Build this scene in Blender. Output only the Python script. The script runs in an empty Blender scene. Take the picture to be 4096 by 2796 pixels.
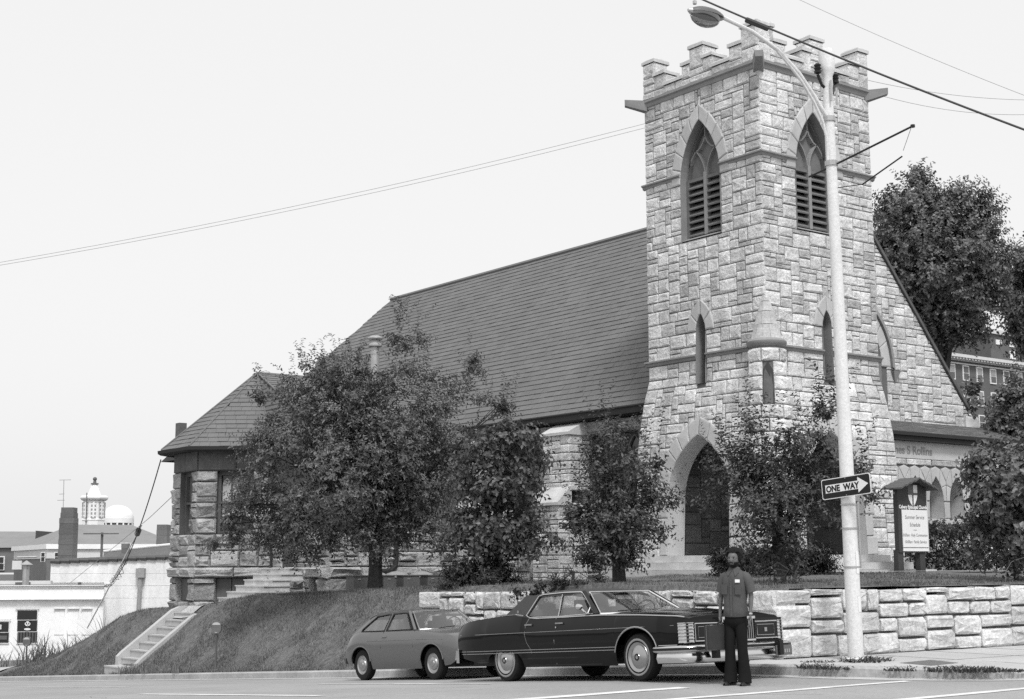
import bpy, bmesh, math, random
import numpy as np
from mathutils import Vector, Matrix

# ------------------------------------------------------------------ camera, sky, sun, exposure
SC = bpy.context.scene
COL = SC.collection
TH, PITCH, ROLL = 0.645221, 0.147633, -0.003640
F_ = Vector((math.sin(TH), math.cos(TH), 0)); R_ = Vector((math.cos(TH), -math.sin(TH), 0)); U_ = Vector((0, 0, 1))
fw = F_*math.cos(PITCH) + U_*math.sin(PITCH); up = -F_*math.sin(PITCH) + U_*math.cos(PITCH)
ax = R_*math.cos(ROLL) + up*math.sin(ROLL); au = -R_*math.sin(ROLL) + up*math.cos(ROLL)
cam_d = bpy.data.cameras.new('camera'); cam = bpy.data.objects.new('camera', cam_d); COL.objects.link(cam)
cam.matrix_world = Matrix(((ax.x, au.x, -fw.x, 0), (ax.y, au.y, -fw.y, 0), (ax.z, au.z, -fw.z, 1.75), (0, 0, 0, 1)))
cam_d.sensor_width = 36; cam_d.sensor_fit = 'HORIZONTAL'; cam_d.lens = 51.206
cam_d.clip_start = 0.1; cam_d.clip_end = 3000
SC.camera = cam

W = bpy.data.worlds.new('World'); SC.world = W; W.use_nodes = True
nt = W.node_tree; nt.nodes.clear()
SUN_EL, SUN_AZ = math.radians(56), math.atan2(-0.42, -0.88)     # high hazy sun behind the camera, to the right
sky = nt.nodes.new('ShaderNodeTexSky'); sky.sky_type = 'NISHITA'; sky.sun_disc = False
sky.sun_elevation = SUN_EL; sky.sun_rotation = SUN_AZ; sky.dust_density = 6.0
bw = nt.nodes.new('ShaderNodeRGBToBW')                         # black and white film: the sky has no colour
m1 = nt.nodes.new('ShaderNodeMath'); m1.operation = 'MULTIPLY_ADD'; m1.inputs[1].default_value = 0.22; m1.inputs[2].default_value = 4.12
bg = nt.nodes.new('ShaderNodeBackground'); bg.inputs[1].default_value = 0.12
wo = nt.nodes.new('ShaderNodeOutputWorld')
nt.links.new(sky.outputs[0], bw.inputs[0]); nt.links.new(bw.outputs[0], m1.inputs[0]); nt.links.new(m1.outputs[0], bg.inputs[0]); nt.links.new(bg.outputs[0], wo.inputs[0])

sl = bpy.data.lights.new('sun', 'SUN'); sl.energy = 1.5; sl.angle = math.radians(12); sl.color = (1, 1, 1)
so = bpy.data.objects.new('sun', sl); COL.objects.link(so)
sd = Vector((math.cos(SUN_EL)*math.sin(SUN_AZ), math.cos(SUN_EL)*math.cos(SUN_AZ), math.sin(SUN_EL)))
so.rotation_euler = sd.to_track_quat('Z', 'Y').to_euler(); so.location = (0, -20, 60)

SC.view_settings.view_transform = 'Standard'; SC.view_settings.look = 'None'
SC.view_settings.exposure = 0.72; SC.view_settings.gamma = 1.0
SC.view_settings.use_curve_mapping = False
SC.render.engine = 'CYCLES'; SC.cycles.max_bounces = 6; SC.cycles.transparent_max_bounces = 12
SC.cycles.use_denoising = False
RNG = random.Random(7)

# ------------------------------------------------------------------ helpers
INV = {}
def tag(o, label=None, cat=None, group=None, kind=None):
    if label: o['label'] = label
    if cat: o['category'] = cat
    if group: o['group'] = group
    if kind: o['kind'] = kind
    return o
def thing(name, label, cat, loc=(0, 0, 0), group=None, rot=None):
    o = bpy.data.objects.new(name, None); COL.objects.link(o); o.location = loc
    o.empty_display_size = 0.2
    if rot: o.rotation_euler = rot
    INV[o.name] = Matrix.Translation(Vector(loc)).inverted()
    return tag(o, label, cat, group)
class MB:
    """collects geometry for ONE mesh"""
    def __init__(s): s.v = []; s.f = []
    def add(s, vs, fs):
        o = len(s.v); s.v += [tuple(p) for p in vs]; s.f += [tuple(i+o for i in f) for f in fs]; return s
    def box(s, x0, x1, y0, y1, z0, z1):
        return s.add([(x0,y0,z0),(x1,y0,z0),(x1,y1,z0),(x0,y1,z0),(x0,y0,z1),(x1,y0,z1),(x1,y1,z1),(x0,y1,z1)],
                     [(3,2,1,0),(4,5,6,7),(0,1,5,4),(1,2,6,5),(2,3,7,6),(3,0,4,7)])
    def obox(s, c, a, b, d, ha, hb, hd):
        """box with centre c, unit axes a b d and half sizes"""
        c, a, b, d = Vector(c), Vector(a), Vector(b), Vector(d)
        P = [c + a*ha*i + b*hb*j + d*hd*k for k in (-1, 1) for i, j in ((-1,-1),(1,-1),(1,1),(-1,1))]
        return s.add(P, [(3,2,1,0),(4,5,6,7),(0,1,5,4),(1,2,6,5),(2,3,7,6),(3,0,4,7)])
    def bar(s, p, q, wx, wy, upv=(0, 0, 1)):
        p, q = Vector(p), Vector(q); d = (q-p); L = d.length; d.normalize()
        a = d.cross(Vector(upv)); 
        if a.length < 1e-4: a = d.cross(Vector((1, 0, 0)))
        a.normalize(); b = a.cross(d)
        return s.obox((p+q)/2, d, a, b, L/2, wx/2, wy/2)
    def tube(s, path, rad, n=8, cap=True):
        path = [Vector(p) for p in path]; m = len(path)
        rr = rad if isinstance(rad, (list, tuple)) else [rad]*m
        rings = []; a0 = None
        for i, p in enumerate(path):
            d = (path[min(i+1, m-1)] - path[max(i-1, 0)]).normalized()
            if a0 is None:
                a0 = d.cross(Vector((0, 0, 1)))
                if a0.length < 0.05: a0 = d.cross(Vector((0, 1, 0)))
            a = (a0 - d*a0.dot(d)).normalized(); b = d.cross(a); a0 = a
            rings.append([p + (a*math.cos(t) + b*math.sin(t))*rr[i] for t in [2*math.pi*k/n for k in range(n)]])
        vs = [v for r in rings for v in r]; fs = []
        for i in range(m-1):
            for k in range(n):
                fs.append((i*n+k, i*n+(k+1) % n, (i+1)*n+(k+1) % n, (i+1)*n+k))
        if cap: fs.append(tuple(range(n))[::-1]); fs.append(tuple((m-1)*n+k for k in range(n)))
        return s.add(vs, fs)
    def lathe(s, prof, c=(0, 0, 0), n=16, axis='z', a0=0, a1=2*math.pi):
        """prof: (r, h) pairs turned round an axis through c"""
        full = abs(a1-a0-2*math.pi) < 1e-6; m = n if full else n+1; vs = []
        for r, h in prof:
            for k in range(m):
                t = a0 + (a1-a0)*k/n; x, y = r*math.cos(t), r*math.sin(t)
                vs.append((c[0]+x, c[1]+y, c[2]+h) if axis == 'z' else (c[0]+h, c[1]+x, c[2]+y) if axis == 'x' else (c[0]+x, c[1]+h, c[2]+y))
        fs = []
        for i in range(len(prof)-1):
            for k in range(n):
                k2 = (k+1) % m
                fs.append((i*m+k, i*m+k2, (i+1)*m+k2, (i+1)*m+k))
        return s.add(vs, fs)
    def grid(s, P):
        """P: list of rows of points"""
        n = len(P[0]); fs = []
        for i in range(len(P)-1):
            for j in range(n-1): fs.append((i*n+j, i*n+j+1, (i+1)*n+j+1, (i+1)*n+j))
        return s.add([p for r in P for p in r], fs)
    def prism(s, poly, z0, z1):
        n = len(poly); vs = [(x, y, z0) for x, y in poly] + [(x, y, z1) for x, y in poly]
        return s.add(vs, [tuple(range(n))[::-1], tuple(range(n, 2*n))] + [(i, (i+1) % n, n+(i+1) % n, n+i) for i in range(n)])
    def mapped(s, fn):
        o = MB(); o.v = [tuple(fn(*p)) for p in s.v]; o.f = s.f; return o
def mesh(name, mb, mat=None, smooth=False, sharp=None):
    me = bpy.data.meshes.new(name); me.from_pydata(mb.v, [], mb.f)
    if mat: me.materials.append(mat)
    if smooth:
        me.shade_smooth()
        if sharp: me.set_sharp_from_angle(angle=math.radians(sharp))
    return me
def obj(name, mb, mat=None, parent=None, smooth=False, sharp=35, kind=None, loc=None):
    o = bpy.data.objects.new(name, mesh(name, mb, mat, smooth, sharp)); COL.objects.link(o)
    if parent:
        o.parent = parent
        if parent.name in INV: o.matrix_parent_inverse = INV[parent.name]
    if kind: o['kind'] = kind
    if loc: o.location = loc
    return o
def struct(name, mb, mat, smooth=False): return obj(name, mb, mat, None, smooth, 40, 'structure')
def copy_tree(o, parent=None):
    c = o.copy(); COL.objects.link(c)
    if parent: c.parent = parent
    for ch in [k for k in bpy.data.objects if k.parent == o]: copy_tree(ch, c)
    return c
def nparr_mesh(name, V, Fq, mat, parent=None, kind=None):
    """fast mesh from numpy: V (n,3), Fq (m,k)"""
    me = bpy.data.meshes.new(name); k = Fq.shape[1]
    me.vertices.add(len(V)); me.vertices.foreach_set('co', V.astype(np.float32).ravel())
    me.loops.add(Fq.size); me.loops.foreach_set('vertex_index', Fq.astype(np.int32).ravel())
    me.polygons.add(len(Fq)); me.polygons.foreach_set('loop_start', np.arange(0, Fq.size, k, dtype=np.int32))
    me.update(calc_edges=True); me.materials.append(mat)
    o = bpy.data.objects.new(name, me); COL.objects.link(o)
    if parent:
        o.parent = parent
        if parent.name in INV: o.matrix_parent_inverse = INV[parent.name]
    if kind: o['kind'] = kind
    return o

# ------------------------------------------------------------------ materials (greys: the film is black and white)
def mat(name, v, rough=0.85, n1=None, n2=None, bump=None, rand=0.0, metal=0.0, coat=0.0, spec=0.3, local=False, stretch=None, streak=0.0):
    """v base grey; n1/n2 = (scale, amount) mottling; bump = (scale, strength, distance); rand = per piece variation"""
    m = bpy.data.materials.new(name); m.use_nodes = True; t = m.node_tree; N = t.nodes; L = t.links
    p = N['Principled BSDF']; p.inputs['Roughness'].default_value = rough; p.inputs['Metallic'].default_value = metal
    p.inputs['Specular IOR Level'].default_value = spec; p.inputs['Coat Weight'].default_value = coat; p.inputs['Coat Roughness'].default_value = 0.04
    if local: src = N.new('ShaderNodeTexCoord').outputs['Object']
    else: src = N.new('ShaderNodeNewGeometry').outputs['Position']
    if stretch:
        mp = N.new('ShaderNodeMapping'); mp.inputs['Scale'].default_value = stretch; L.new(src, mp.inputs[0]); src = mp.outputs[0]
    val = None
    def mul(a, b):
        q = N.new('ShaderNodeMath'); q.operation = 'MULTIPLY'; L.new(a, q.inputs[0])
        if isinstance(b, float): q.inputs[1].default_value = b
        else: L.new(b, q.inputs[1])
        return q.outputs[0]
    def rng(out, amt):
        q = N.new('ShaderNodeMapRange'); q.inputs[1].default_value = 0; q.inputs[2].default_value = 1
        q.inputs[3].default_value = 1-amt; q.inputs[4].default_value = 1+amt; L.new(out, q.inputs[0]); return q.outputs[0]
    for i, nn in enumerate((n1, n2)):
        if not nn: continue
        x = N.new('ShaderNodeTexNoise'); x.inputs['Scale'].default_value = nn[0]; x.inputs['Detail'].default_value = 6; x.inputs['Roughness'].default_value = 0.65
        L.new(src, x.inputs['Vector'])
        c = N.new('ShaderNodeMapRange'); c.inputs[1].default_value = 0.28; c.inputs[2].default_value = 0.72; L.new(x.outputs[0], c.inputs[0])
        r = rng(c.outputs[0], nn[1]); val = r if val is None else mul(val, r)
    if streak:                                                  # soot and water runs: noise drawn out vertically
        mp = N.new('ShaderNodeMapping'); mp.inputs['Scale'].default_value = (1.5, 1.5, 0.22); L.new(src, mp.inputs[0])
        x = N.new('ShaderNodeTexNoise'); x.inputs['Scale'].default_value = 1.3; x.inputs['Detail'].default_value = 5; L.new(mp.outputs[0], x.inputs['Vector'])
        c = N.new('ShaderNodeMapRange'); c.inputs[1].default_value = 0.35; c.inputs[2].default_value = 0.65; c.inputs[3].default_value = 1-streak; c.inputs[4].default_value = 1+streak*.6; L.new(x.outputs[0], c.inputs[0])
        val = c.outputs[0] if val is None else mul(val, c.outputs[0])
    if rand:
        g = N.new('ShaderNodeNewGeometry'); r = rng(g.outputs['Random Per Island'], rand)
        if True:
            oi = N.new('ShaderNodeObjectInfo'); r2 = rng(oi.outputs['Random'], rand*0.5); r = mul(r, r2)
        val = r if val is None else mul(val, r)
    if val is not None: L.new(mul(val, float(v)), p.inputs['Base Color'])
    else: p.inputs['Base Color'].default_value = (v, v, v, 1)
    if bump:
        x = N.new('ShaderNodeTexNoise'); x.inputs['Scale'].default_value = bump[0]; x.inputs['Detail'].default_value = 8; x.inputs['Roughness'].default_value = 0.6
        L.new(src, x.inputs['Vector'])
        b = N.new('ShaderNodeBump'); b.inputs['Strength'].default_value = bump[1]; b.inputs['Distance'].default_value = bump[2]
        L.new(x.outputs[0], b.inputs['Height']); L.new(b.outputs[0], p.inputs['Normal'])
    return m
def glass_mat(name, tint=0.7, refl=0.12):
    m = bpy.data.materials.new(name); m.use_nodes = True; t = m.node_tree; N = t.nodes; L = t.links; N.clear()
    o = N.new('ShaderNodeOutputMaterial'); mx = N.new('ShaderNodeMixShader'); tr = N.new('ShaderNodeBsdfTransparent'); gl = N.new('ShaderNodeBsdfGlossy')
    tr.inputs[0].default_value = (tint, tint, tint, 1); gl.inputs['Roughness'].default_value = 0.02; gl.inputs[0].default_value = (0.9, 0.9, 0.9, 1)
    fr = N.new('ShaderNodeFresnel'); ge = N.new('ShaderNodeNewGeometry'); io = N.new('ShaderNodeMapRange'); io.inputs[3].default_value = 1.5; io.inputs[4].default_value = 1/1.5
    L.new(ge.outputs['Backfacing'], io.inputs[0]); L.new(io.outputs[0], fr.inputs[0])    # thin pane: same reflection from both sides
    a = N.new('ShaderNodeMath'); a.operation = 'ADD'; a.inputs[1].default_value = refl; L.new(fr.outputs[0], a.inputs[0]); L.new(a.outputs[0], mx.inputs[0])
    L.new(tr.outputs[0], mx.inputs[1]); L.new(gl.outputs[0], mx.inputs[2]); L.new(mx.outputs[0], o.inputs[0])
    return m
def leaf_mat(name, v, rand=0.35, trans=0.3):
    m = bpy.data.materials.new(name); m.use_nodes = True; t = m.node_tree; N = t.nodes; L = t.links
    p = N['Principled BSDF']; p.inputs['Roughness'].default_value = 0.45; p.inputs['Specular IOR Level'].default_value = 0.4
    g = N.new('ShaderNodeNewGeometry'); q = N.new('ShaderNodeMapRange'); q.inputs[3].default_value = v*(1-rand); q.inputs[4].default_value = v*(1+rand)
    L.new(g.outputs['Random Per Island'], q.inputs[0]); L.new(q.outputs[0], p.inputs['Base Color'])
    tl = N.new('ShaderNodeBsdfTranslucent'); L.new(q.outputs[0], tl.inputs[0])
    mx = N.new('ShaderNodeMixShader'); mx.inputs[0].default_value = trans
    L.new(p.outputs[0], mx.inputs[1]); L.new(tl.outputs[0], mx.inputs[2]); L.new(mx.outputs[0], N['Material Output'].inputs[0])
    return m
M = dict(
    stone=mat('granite rock face', 0.59, 0.9, (4.2, 0.24), (24, 0.30), (11, 0.85, 0.05), rand=0.22, streak=0.16),
    cone=mat('turret cap stone', 0.40, 0.9, (3, 0.2), (24, 0.2), (14, 0.6, 0.03), rand=0.1),
    dressed=mat('dressed granite', 0.47, 0.85, (1.5, 0.10), (30, 0.10), (40, 0.25, 0.006), rand=0.10),
    limestone=mat('weathered cap stone', 0.50, 0.85, (2.5, 0.18), (22, 0.12), (30, 0.2, 0.006), rand=0.06),
    mortar=mat('dark mortar', 0.12, 0.95, (4, 0.15), (40, 0.2)),
    rubble=mat('brown sandstone rock face', 0.36, 0.95, (2.0, 0.28), (24, 0.30), (9, 0.9, 0.07), rand=0.28),
    retain=mat('pale retaining wall stone', 0.56, 0.9, (1.1, 0.22), (15, 0.32), (9, 0.8, 0.05), rand=0.18, streak=0.14),
    wallmortar=mat('raked mortar', 0.13, 0.95, (6, 0.2)),
    stringc=mat('moulded string course', 0.24, 0.8, (2, 0.12), (40, 0.1)),
    shingle=mat('asphalt shingle', 0.152, 0.95, (0.5, 0.10), (60, 0.30), rand=0.06),
    under=mat('roof felt', 0.05, 0.95),
    gutter=mat('dark painted gutter', 0.035, 0.8, (2, 0.1), spec=0.15),
    frieze=mat('dark coping and eave shade', 0.10, 0.85, (2.5, 0.25), (20, 0.15)),  # frieze tone holds the eave's shadow in its colour; gable coping shares it
    louver=mat('weathered louver board', 0.15, 0.8, (3, 0.15), (40, 0.12)),
    frame=mat('brown window frame', 0.10, 0.7, (4, 0.12)),
    door=mat('stained wood door', 0.07, 0.6, (3, 0.2)),
    dark=mat('dark void', 0.01, 0.95),
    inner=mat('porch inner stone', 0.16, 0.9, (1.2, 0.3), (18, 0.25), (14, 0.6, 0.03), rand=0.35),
    concrete=mat('weathered concrete', 0.42, 0.9, (0.8, 0.14), (30, 0.12), (40, 0.2, 0.005)),
    curb=mat('curb concrete', 0.36, 0.9, (0.9, 0.2), (14, 0.2), (30, 0.25, 0.006)),
    walk=mat('sidewalk concrete', 0.42, 0.9, (0.45, 0.12), (16, 0.10), (50, 0.2, 0.004)),
    road=mat('worn asphalt', 0.285, 0.9, (0.45, 0.16), (30, 0.16), (70, 0.25, 0.004), stretch=(1, 0.55, 1)),
    paint=mat('road paint', 0.62, 0.7, (2.2, 0.25), (30, 0.10)),
    lawn=mat('mown lawn', 0.135, 0.95, (1.3, 0.30), (8, 0.45), (18, 0.9, 0.05), stretch=(1, 1.6, 1)),
    blade=leaf_mat('grass blade', 0.15, 0.6, 0.3),
    weed=leaf_mat('dry weed', 0.20, 0.4, 0.3),
    ground=mat('far ground', 0.10, 0.95, (0.05, 0.3)),
    leafA=leaf_mat('crab apple leaf', 0.14, 0.55), leafB=leaf_mat('maple leaf', 0.115, 0.5), leafC=leaf_mat('pear leaf', 0.095, 0.6),
    leafD=leaf_mat('far crown leaf', 0.14, 0.5, 0.2), leafE=leaf_mat('yew needle', 0.030, 0.5, 0.1), leafF=leaf_mat('hedge leaf', 0.05, 0.5, 0.2),
    bark=mat('bark', 0.055, 0.95, (6, 0.3), (30, 0.3), (20, 0.8, 0.03)),
    sedan=mat('dark sedan paint', 0.006, 0.08, spec=0.24), vinyl=mat('vinyl roof', 0.035, 0.6, (80, 0.2), spec=0.4),
    hatch=mat('mid grey car paint', 0.115, 0.18, spec=0.5), tyre=mat('tyre rubber', 0.013, 0.85),
    whitewall=mat('whitewall band', 0.26, 0.7), chrome=mat('chrome', 0.66, 0.14, metal=1.0), steel=mat('brushed wheel cover', 0.42, 0.28, metal=1.0),
    black=mat('black trim', 0.012, 0.5), seat=mat('vinyl seat', 0.10, 0.6), lens=mat('amber lens', 0.45, 0.3, coat=0.5), redlens=mat('tail lens', 0.06, 0.25, coat=0.6),
    glass=glass_mat('car glass', 0.82, 0.10), pane=mat('dark window pane', 0.02, 0.08, spec=0.6), bulb=glass_mat('lamp bowl', 0.35, 0.15),
    blind=mat('pale window blind', 0.45, 0.8), galv=mat('galvanised steel', 0.42, 0.45, (5, 0.12), metal=0.5),
    pole=mat('aluminium paint pole', 0.68, 0.55, (1.5, 0.07), (26, 0.14), (36, 0.4, 0.006)), insul=mat('dark insulator', 0.02, 0.3),
    wire=mat('cable sheath', 0.05, 0.7), wirepale=mat('pale wire', 0.30, 0.6), white=mat('white paint', 0.80, 0.6, (1.2, 0.05)), signwhite=mat('sign white', 0.78, 0.5), signblack=mat('sign black', 0.012, 0.5),
    signdark=mat('dark sign board', 0.045, 0.6, (3, 0.15)), paper=mat('paper', 0.75, 0.8), grey=mat('grey enamel', 0.12, 0.5, (3, 0.15)),
    whitewash=mat('whitewashed masonry', 0.90, 0.9, (0.6, 0.06), (9, 0.05), streak=0.05), render=mat('grey white render', 0.76, 0.9, (0.35, 0.10), (6, 0.10), streak=0.10),
    brick=mat('dark red brick', 0.12, 0.9, (0.6, 0.15), (12, 0.2), rand=0.15), farroof=mat('far roof', 0.22, 0.95, (0.6, 0.1), (14, 0.1)), farbrick=mat('far brick wall', 0.16, 0.9, (0.5, 0.12), (10, 0.12)),
    pale=mat('pale trim', 0.62, 0.8, (1.2, 0.06)), metalbox=mat('painted metal box', 0.12, 0.6, (3, 0.15)), zinc=mat('zinc lid', 0.30, 0.6, (6, 0.15)),
    skin=mat('brown skin', 0.125, 0.5, (20, 0.1), local=True), hair=mat('black hair', 0.008, 0.9, (60, 0.4), bump=(90, 1.0, 0.02), local=True), shirt=mat('grey shirt cloth', 0.075, 0.85, (7, 0.14), bump=(9, 0.35, 0.02), local=True),
    trousers=mat('dark trousers cloth', 0.012, 0.9, (7, 0.15), bump=(8, 0.3, 0.02), local=True, spec=0.1), shoe=mat('dark leather', 0.015, 0.45), case=mat('briefcase leather', 0.03, 0.5, (8, 0.15)),
)
# ------------------------------------------------------------------ ground, road, kerb, lawn
def sstep(a, b, x):
    t = min(1, max(0, (x-a)/(b-a))); return t*t*(3-2*t)
def lerp(a, b, t): return a+(b-a)*t
def interp(tab, x):
    if x <= tab[0][0]: return tab[0][1]
    for (x0, y0), (x1, y1) in zip(tab, tab[1:]):
        if x <= x1: return y0+(y1-y0)*(x-x0)/(x1-x0)
    return tab[-1][1]
def zcurb(Y):                    # top of the kerb; the street drops away to the left
    d = Y-15.0
    return 0.325 - 0.0625*(math.sqrt(d*d+1.0)+d)/2 + 0.03
def zroad(Y): return zcurb(Y) - 0.155
TT = [(15.8, 1.39), (20, 1.43), (25.7, 1.30), (33, 1.08), (37, 0.96), (41, 0.56), (44.5, 0.42), (47, 0.05), (50, -0.50), (53, -1.15), (57, -1.9), (63, -2.5), (75, -2.75), (130, -2.9)]
def noise2(x, y): return math.sin(x*1.7+math.sin(y*1.3)*1.3)*math.sin(y*1.1+x*0.4) + 0.5*math.sin(x*3.9-y*2.7)
def zterr(X, Y):
    t = interp(TT, Y)
    if Y < 36: t += 0.22*sstep(17.5, 25.5, X)*sstep(16.5, 24, Y)*(1-sstep(30, 36, Y))
    c = zcurb(Y)+0.015
    if t < c: t = c
    wb = 2.5 if Y < 46 else lerp(2.5, 5.5, min(1, (Y-46)/12))
    u = min(1, max(0, (X-16.3)/wb))
    u = 1.12*u - 0.12*u**5 if u < 1 else 1.0
    u = min(1, u)
    bank = c + (t-c)*(u*u*0.35+u*0.65)
    if Y < 25.7 and X > 16.95:
        k = sstep(23.0, 25.7, Y) if X < 20 else 0
        z = lerp(t, bank, k)
    else: z = bank
    return z
def build_ground():
    xs = sorted(set([-90,-60,-40,-25,-15] + [x for x in range(-10, 22, 2)] + [30,45,90])); ys = sorted(set([-60,-30,-10,0,5,8] + [9+0.5*i for i in range(16)] + [18,22,27,33,40,50,60,75,100,140]))
    b = MB(); b.grid([[(x, y, zroad(y)) for x in xs] for y in ys]); struct('road', b, M['road'], True)
    b = MB(); b.box(-1500, 1500, -700, 2500, -9.4, -9.0); struct('ground', b, M['ground'])
    # lawn: terrace behind the wall, then the bank that runs down to the kerb and falls away to the left
    xa = [16.93+0.35*i for i in range(14)] + [22, 23, 24.5, 26, 28, 31, 34, 38, 44, 52, 64, 90]
    ya = [15.8+0.45*i for i in range(22)] + [25.7]
    rng = random.Random(3)
    def row(y, xs): return [(x, y, zterr(x, y)+0.03*noise2(x*1.1, y*1.2)*(0.2 if x < 16.5 or y < 16.6 else 1)+(rng.uniform(-.022, .022)*(y > 17) if x > 16.5 else (-.05 if x < 16.2 else .01))) for x in xs]
    b = MB(); b.grid([row(y, xa) for y in ya]); struct('lawn', b, M['lawn'], True)
    xb = [16.12+0.27*i for i in range(20)] + [22, 23, 24.5, 26, 28, 31, 34, 38, 44, 52, 64, 90]
    yb = [25.7+0.5*i for i in range(50)] + [51, 52, 53.5, 55, 57, 59, 61, 64, 68, 73, 80, 90, 105, 130]
    b = MB(); b.grid([row(y, xb) for y in yb]); struct('grass_bank', b, M['lawn'], True)
    # kerb line with its rounded corner
    KL = [(16.0, 120), (16.0, 75), (16.0, 60), (16.0, 50)] + [(16.0, y) for y in range(48, 15, -2)] + [(16.0, 15.2), (16.08, 14.7), (16.25, 14.1), (16.55, 13.5), (16.95, 12.95), (17.45, 12.5), (18.1, 12.1), (19.0, 11.8), (20.2, 11.65), (24, 11.6), (34, 11.6), (60, 11.6)]
    b = MB(); rows = []
    for i, (x, y) in enumerate(KL):
        p0 = Vector(KL[max(i-1, 0)]+(0,)); p1 = Vector(KL[min(i+1, len(KL)-1)]+(0,)); d = (p1-p0).normalized(); nrm = Vector((-d.y, d.x, 0))   # towards the lawn side
        z = zcurb(max(y, 14.2)); wv = 0.012*math.sin(i*2.3)
        drop = 0.09*sstep(17.2, 18.6, x) if x > 17 else 0               # worn, nearly flush at the corner
        top = z-drop
        P = [(x-nrm.x*0.0, y-nrm.y*0.0, z-0.35), (x, y, top-0.03+wv*0.3), (x+nrm.x*0.03, y+nrm.y*0.03, top), (x+nrm.x*0.15, y+nrm.y*0.15, top+0.002), (x+nrm.x*0.15, y+nrm.y*0.15, z-0.35)]
        rows.append(P)
    b.grid(rows); struct('kerb', b, M['curb'])
    # gutter apron: a pale strip of concrete along the kerb
    b = MB(); rows = []
    for i, (x, y) in enumerate(KL):
        p0 = Vector(KL[max(i-1, 0)]+(0,)); p1 = Vector(KL[min(i+1, len(KL)-1)]+(0,)); d = (p1-p0).normalized(); nrm = Vector((-d.y, d.x, 0))
        rows.append([(x-nrm.x*0.42, y-nrm.y*0.42, zroad(y-nrm.y*0.42)+0.005), (x+nrm.x*0.02, y+nrm.y*0.02, zroad(y)+0.007)])
    b.grid(rows); struct('gutter_apron', b, M['walk'])
    # sidewalk: strip at the wall foot and the wide walk in front of the wall
    b = MB(); rows = []
    K2 = [k for k in KL if k[1] <= 26.0]
    for i, (x, y) in enumerate(K2):
        p0 = Vector(K2[max(i-1, 0)]+(0,)); p1 = Vector(K2[min(i+1, len(K2)-1)]+(0,)); d = (p1-p0).normalized(); nrm = Vector((-d.y, d.x, 0))
        a = Vector((x, y, 0)) + nrm*0.145
        if y > 16.3: e = (16.95, y)
        else:
            s = (i - [j for j, k in enumerate(K2) if k[1] <= 16.3][0])/max(1, len(K2)-1-[j for j, k in enumerate(K2) if k[1] <= 16.3][0])
            e = (16.95 if s == 0 else max(16.95, lerp(16.95, 60, s**2.2)), 16.0)
        n = 6; zz = zcurb(max(y, 14.2)) - (0.09*sstep(17.2, 18.6, x) if x > 17 else 0)
        rows.append([(lerp(a.x, e[0], k/n), lerp(a.y, e[1], k/n), lerp(zz-0.004, zcurb(max(e[1], 14.2)) if y > 16.3 else 0.325, min(1, k/2))) for k in range(n+1)])
    b.grid(rows); struct('sidewalk', b, M['walk'], True)
    # scored joints of the walk: shallow dark strips between slabs
    b = MB()
    for x in (18.9, 20.4, 21.9, 23.4): b.box(x, x+0.012, 12.3, 15.66, 0.3262, 0.3282)
    for y in (13.95,): b.box(17.2, 26, y, y+0.012, 0.3268, 0.3288)
    struct('walk_joints', b, M['mortar'])
    # painted lines
    def line(name, x0, x1, y0, y1, z=0.006, wob=0.02):
        b = MB(); n = 14; rows = []
        for i in range(n+1):
            x = lerp(x0, x1, i/n); e = wob*math.sin(i*1.9+x0)
            rows.append([(x, y0+e, zroad(y0)+z), (x, (y0+y1)/2, zroad((y0+y1)/2)+z), (x, y1+e*0.6, zroad(y1)+z)])
        b.grid(rows); return struct(name, b, M['paint'])
    line('crosswalk_line', 2.0, 16.35, 12.78, 12.93); line('crosswalk_line', 2.0, 17.6, 11.06, 11.22); line('stop_line', 2.0, 13.35, 13.94, 14.16)
    b = MB()
    def along(b, x0, x1, y0, y1, z=0.006):
        n = 10; b.grid([[(x0+0.01*math.sin(i*2), lerp(y0, y1, i/n), zroad(lerp(y0, y1, i/n))+z), (x1+0.012*math.sin(i*1.3), lerp(y0, y1, i/n), zroad(lerp(y0, y1, i/n))+z)] for i in range(n+1)])
    b = MB(); along(b, 13.15, 13.27, 19.6, 23.3); struct('lane_dash', b, M['paint'])
    b = MB(); along(b, 13.0, 13.1, 17.9, 20.6); struct('lane_dash', b, M['paint'])
    b = MB(); along(b, 12.1, 12.24, 29.5, 36.5); struct('lane_dash', b, M['paint'])
    b = MB(); along(b, 9.85, 10.05, 17.5, 23.5); struct('lane_dash', b, M['paint'])
    rr = random.Random(17); b = MB()
    for x, y, a, L in ((9.5, 16.5, .35, 5), (12.2, 17.2, 1.9, 3.5), (11.0, 13.2, .1, 4), (13.9, 12.2, 2.6, 2.5), (7.5, 21, 1.2, 6), (14.6, 26.5, 1.6, 7), (12.8, 33, 1.45, 9), (15.2, 17.5, 1.6, 4), (8.0, 14.5, -.3, 4)):
        n = 26; w = rr.uniform(.006, .014); P = []
        for i in range(n+1):
            P.append((x, y)); a += rr.gauss(0, .28); x += math.cos(a)*L/n; y += math.sin(a)*L/n; a *= .96
        b.grid([[(px, py, zroad(py)+.0035), (px+w, py+w*.6, zroad(py)+.0035)] for px, py in P])
    struct('road_cracks', b, M['mortar'])
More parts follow.
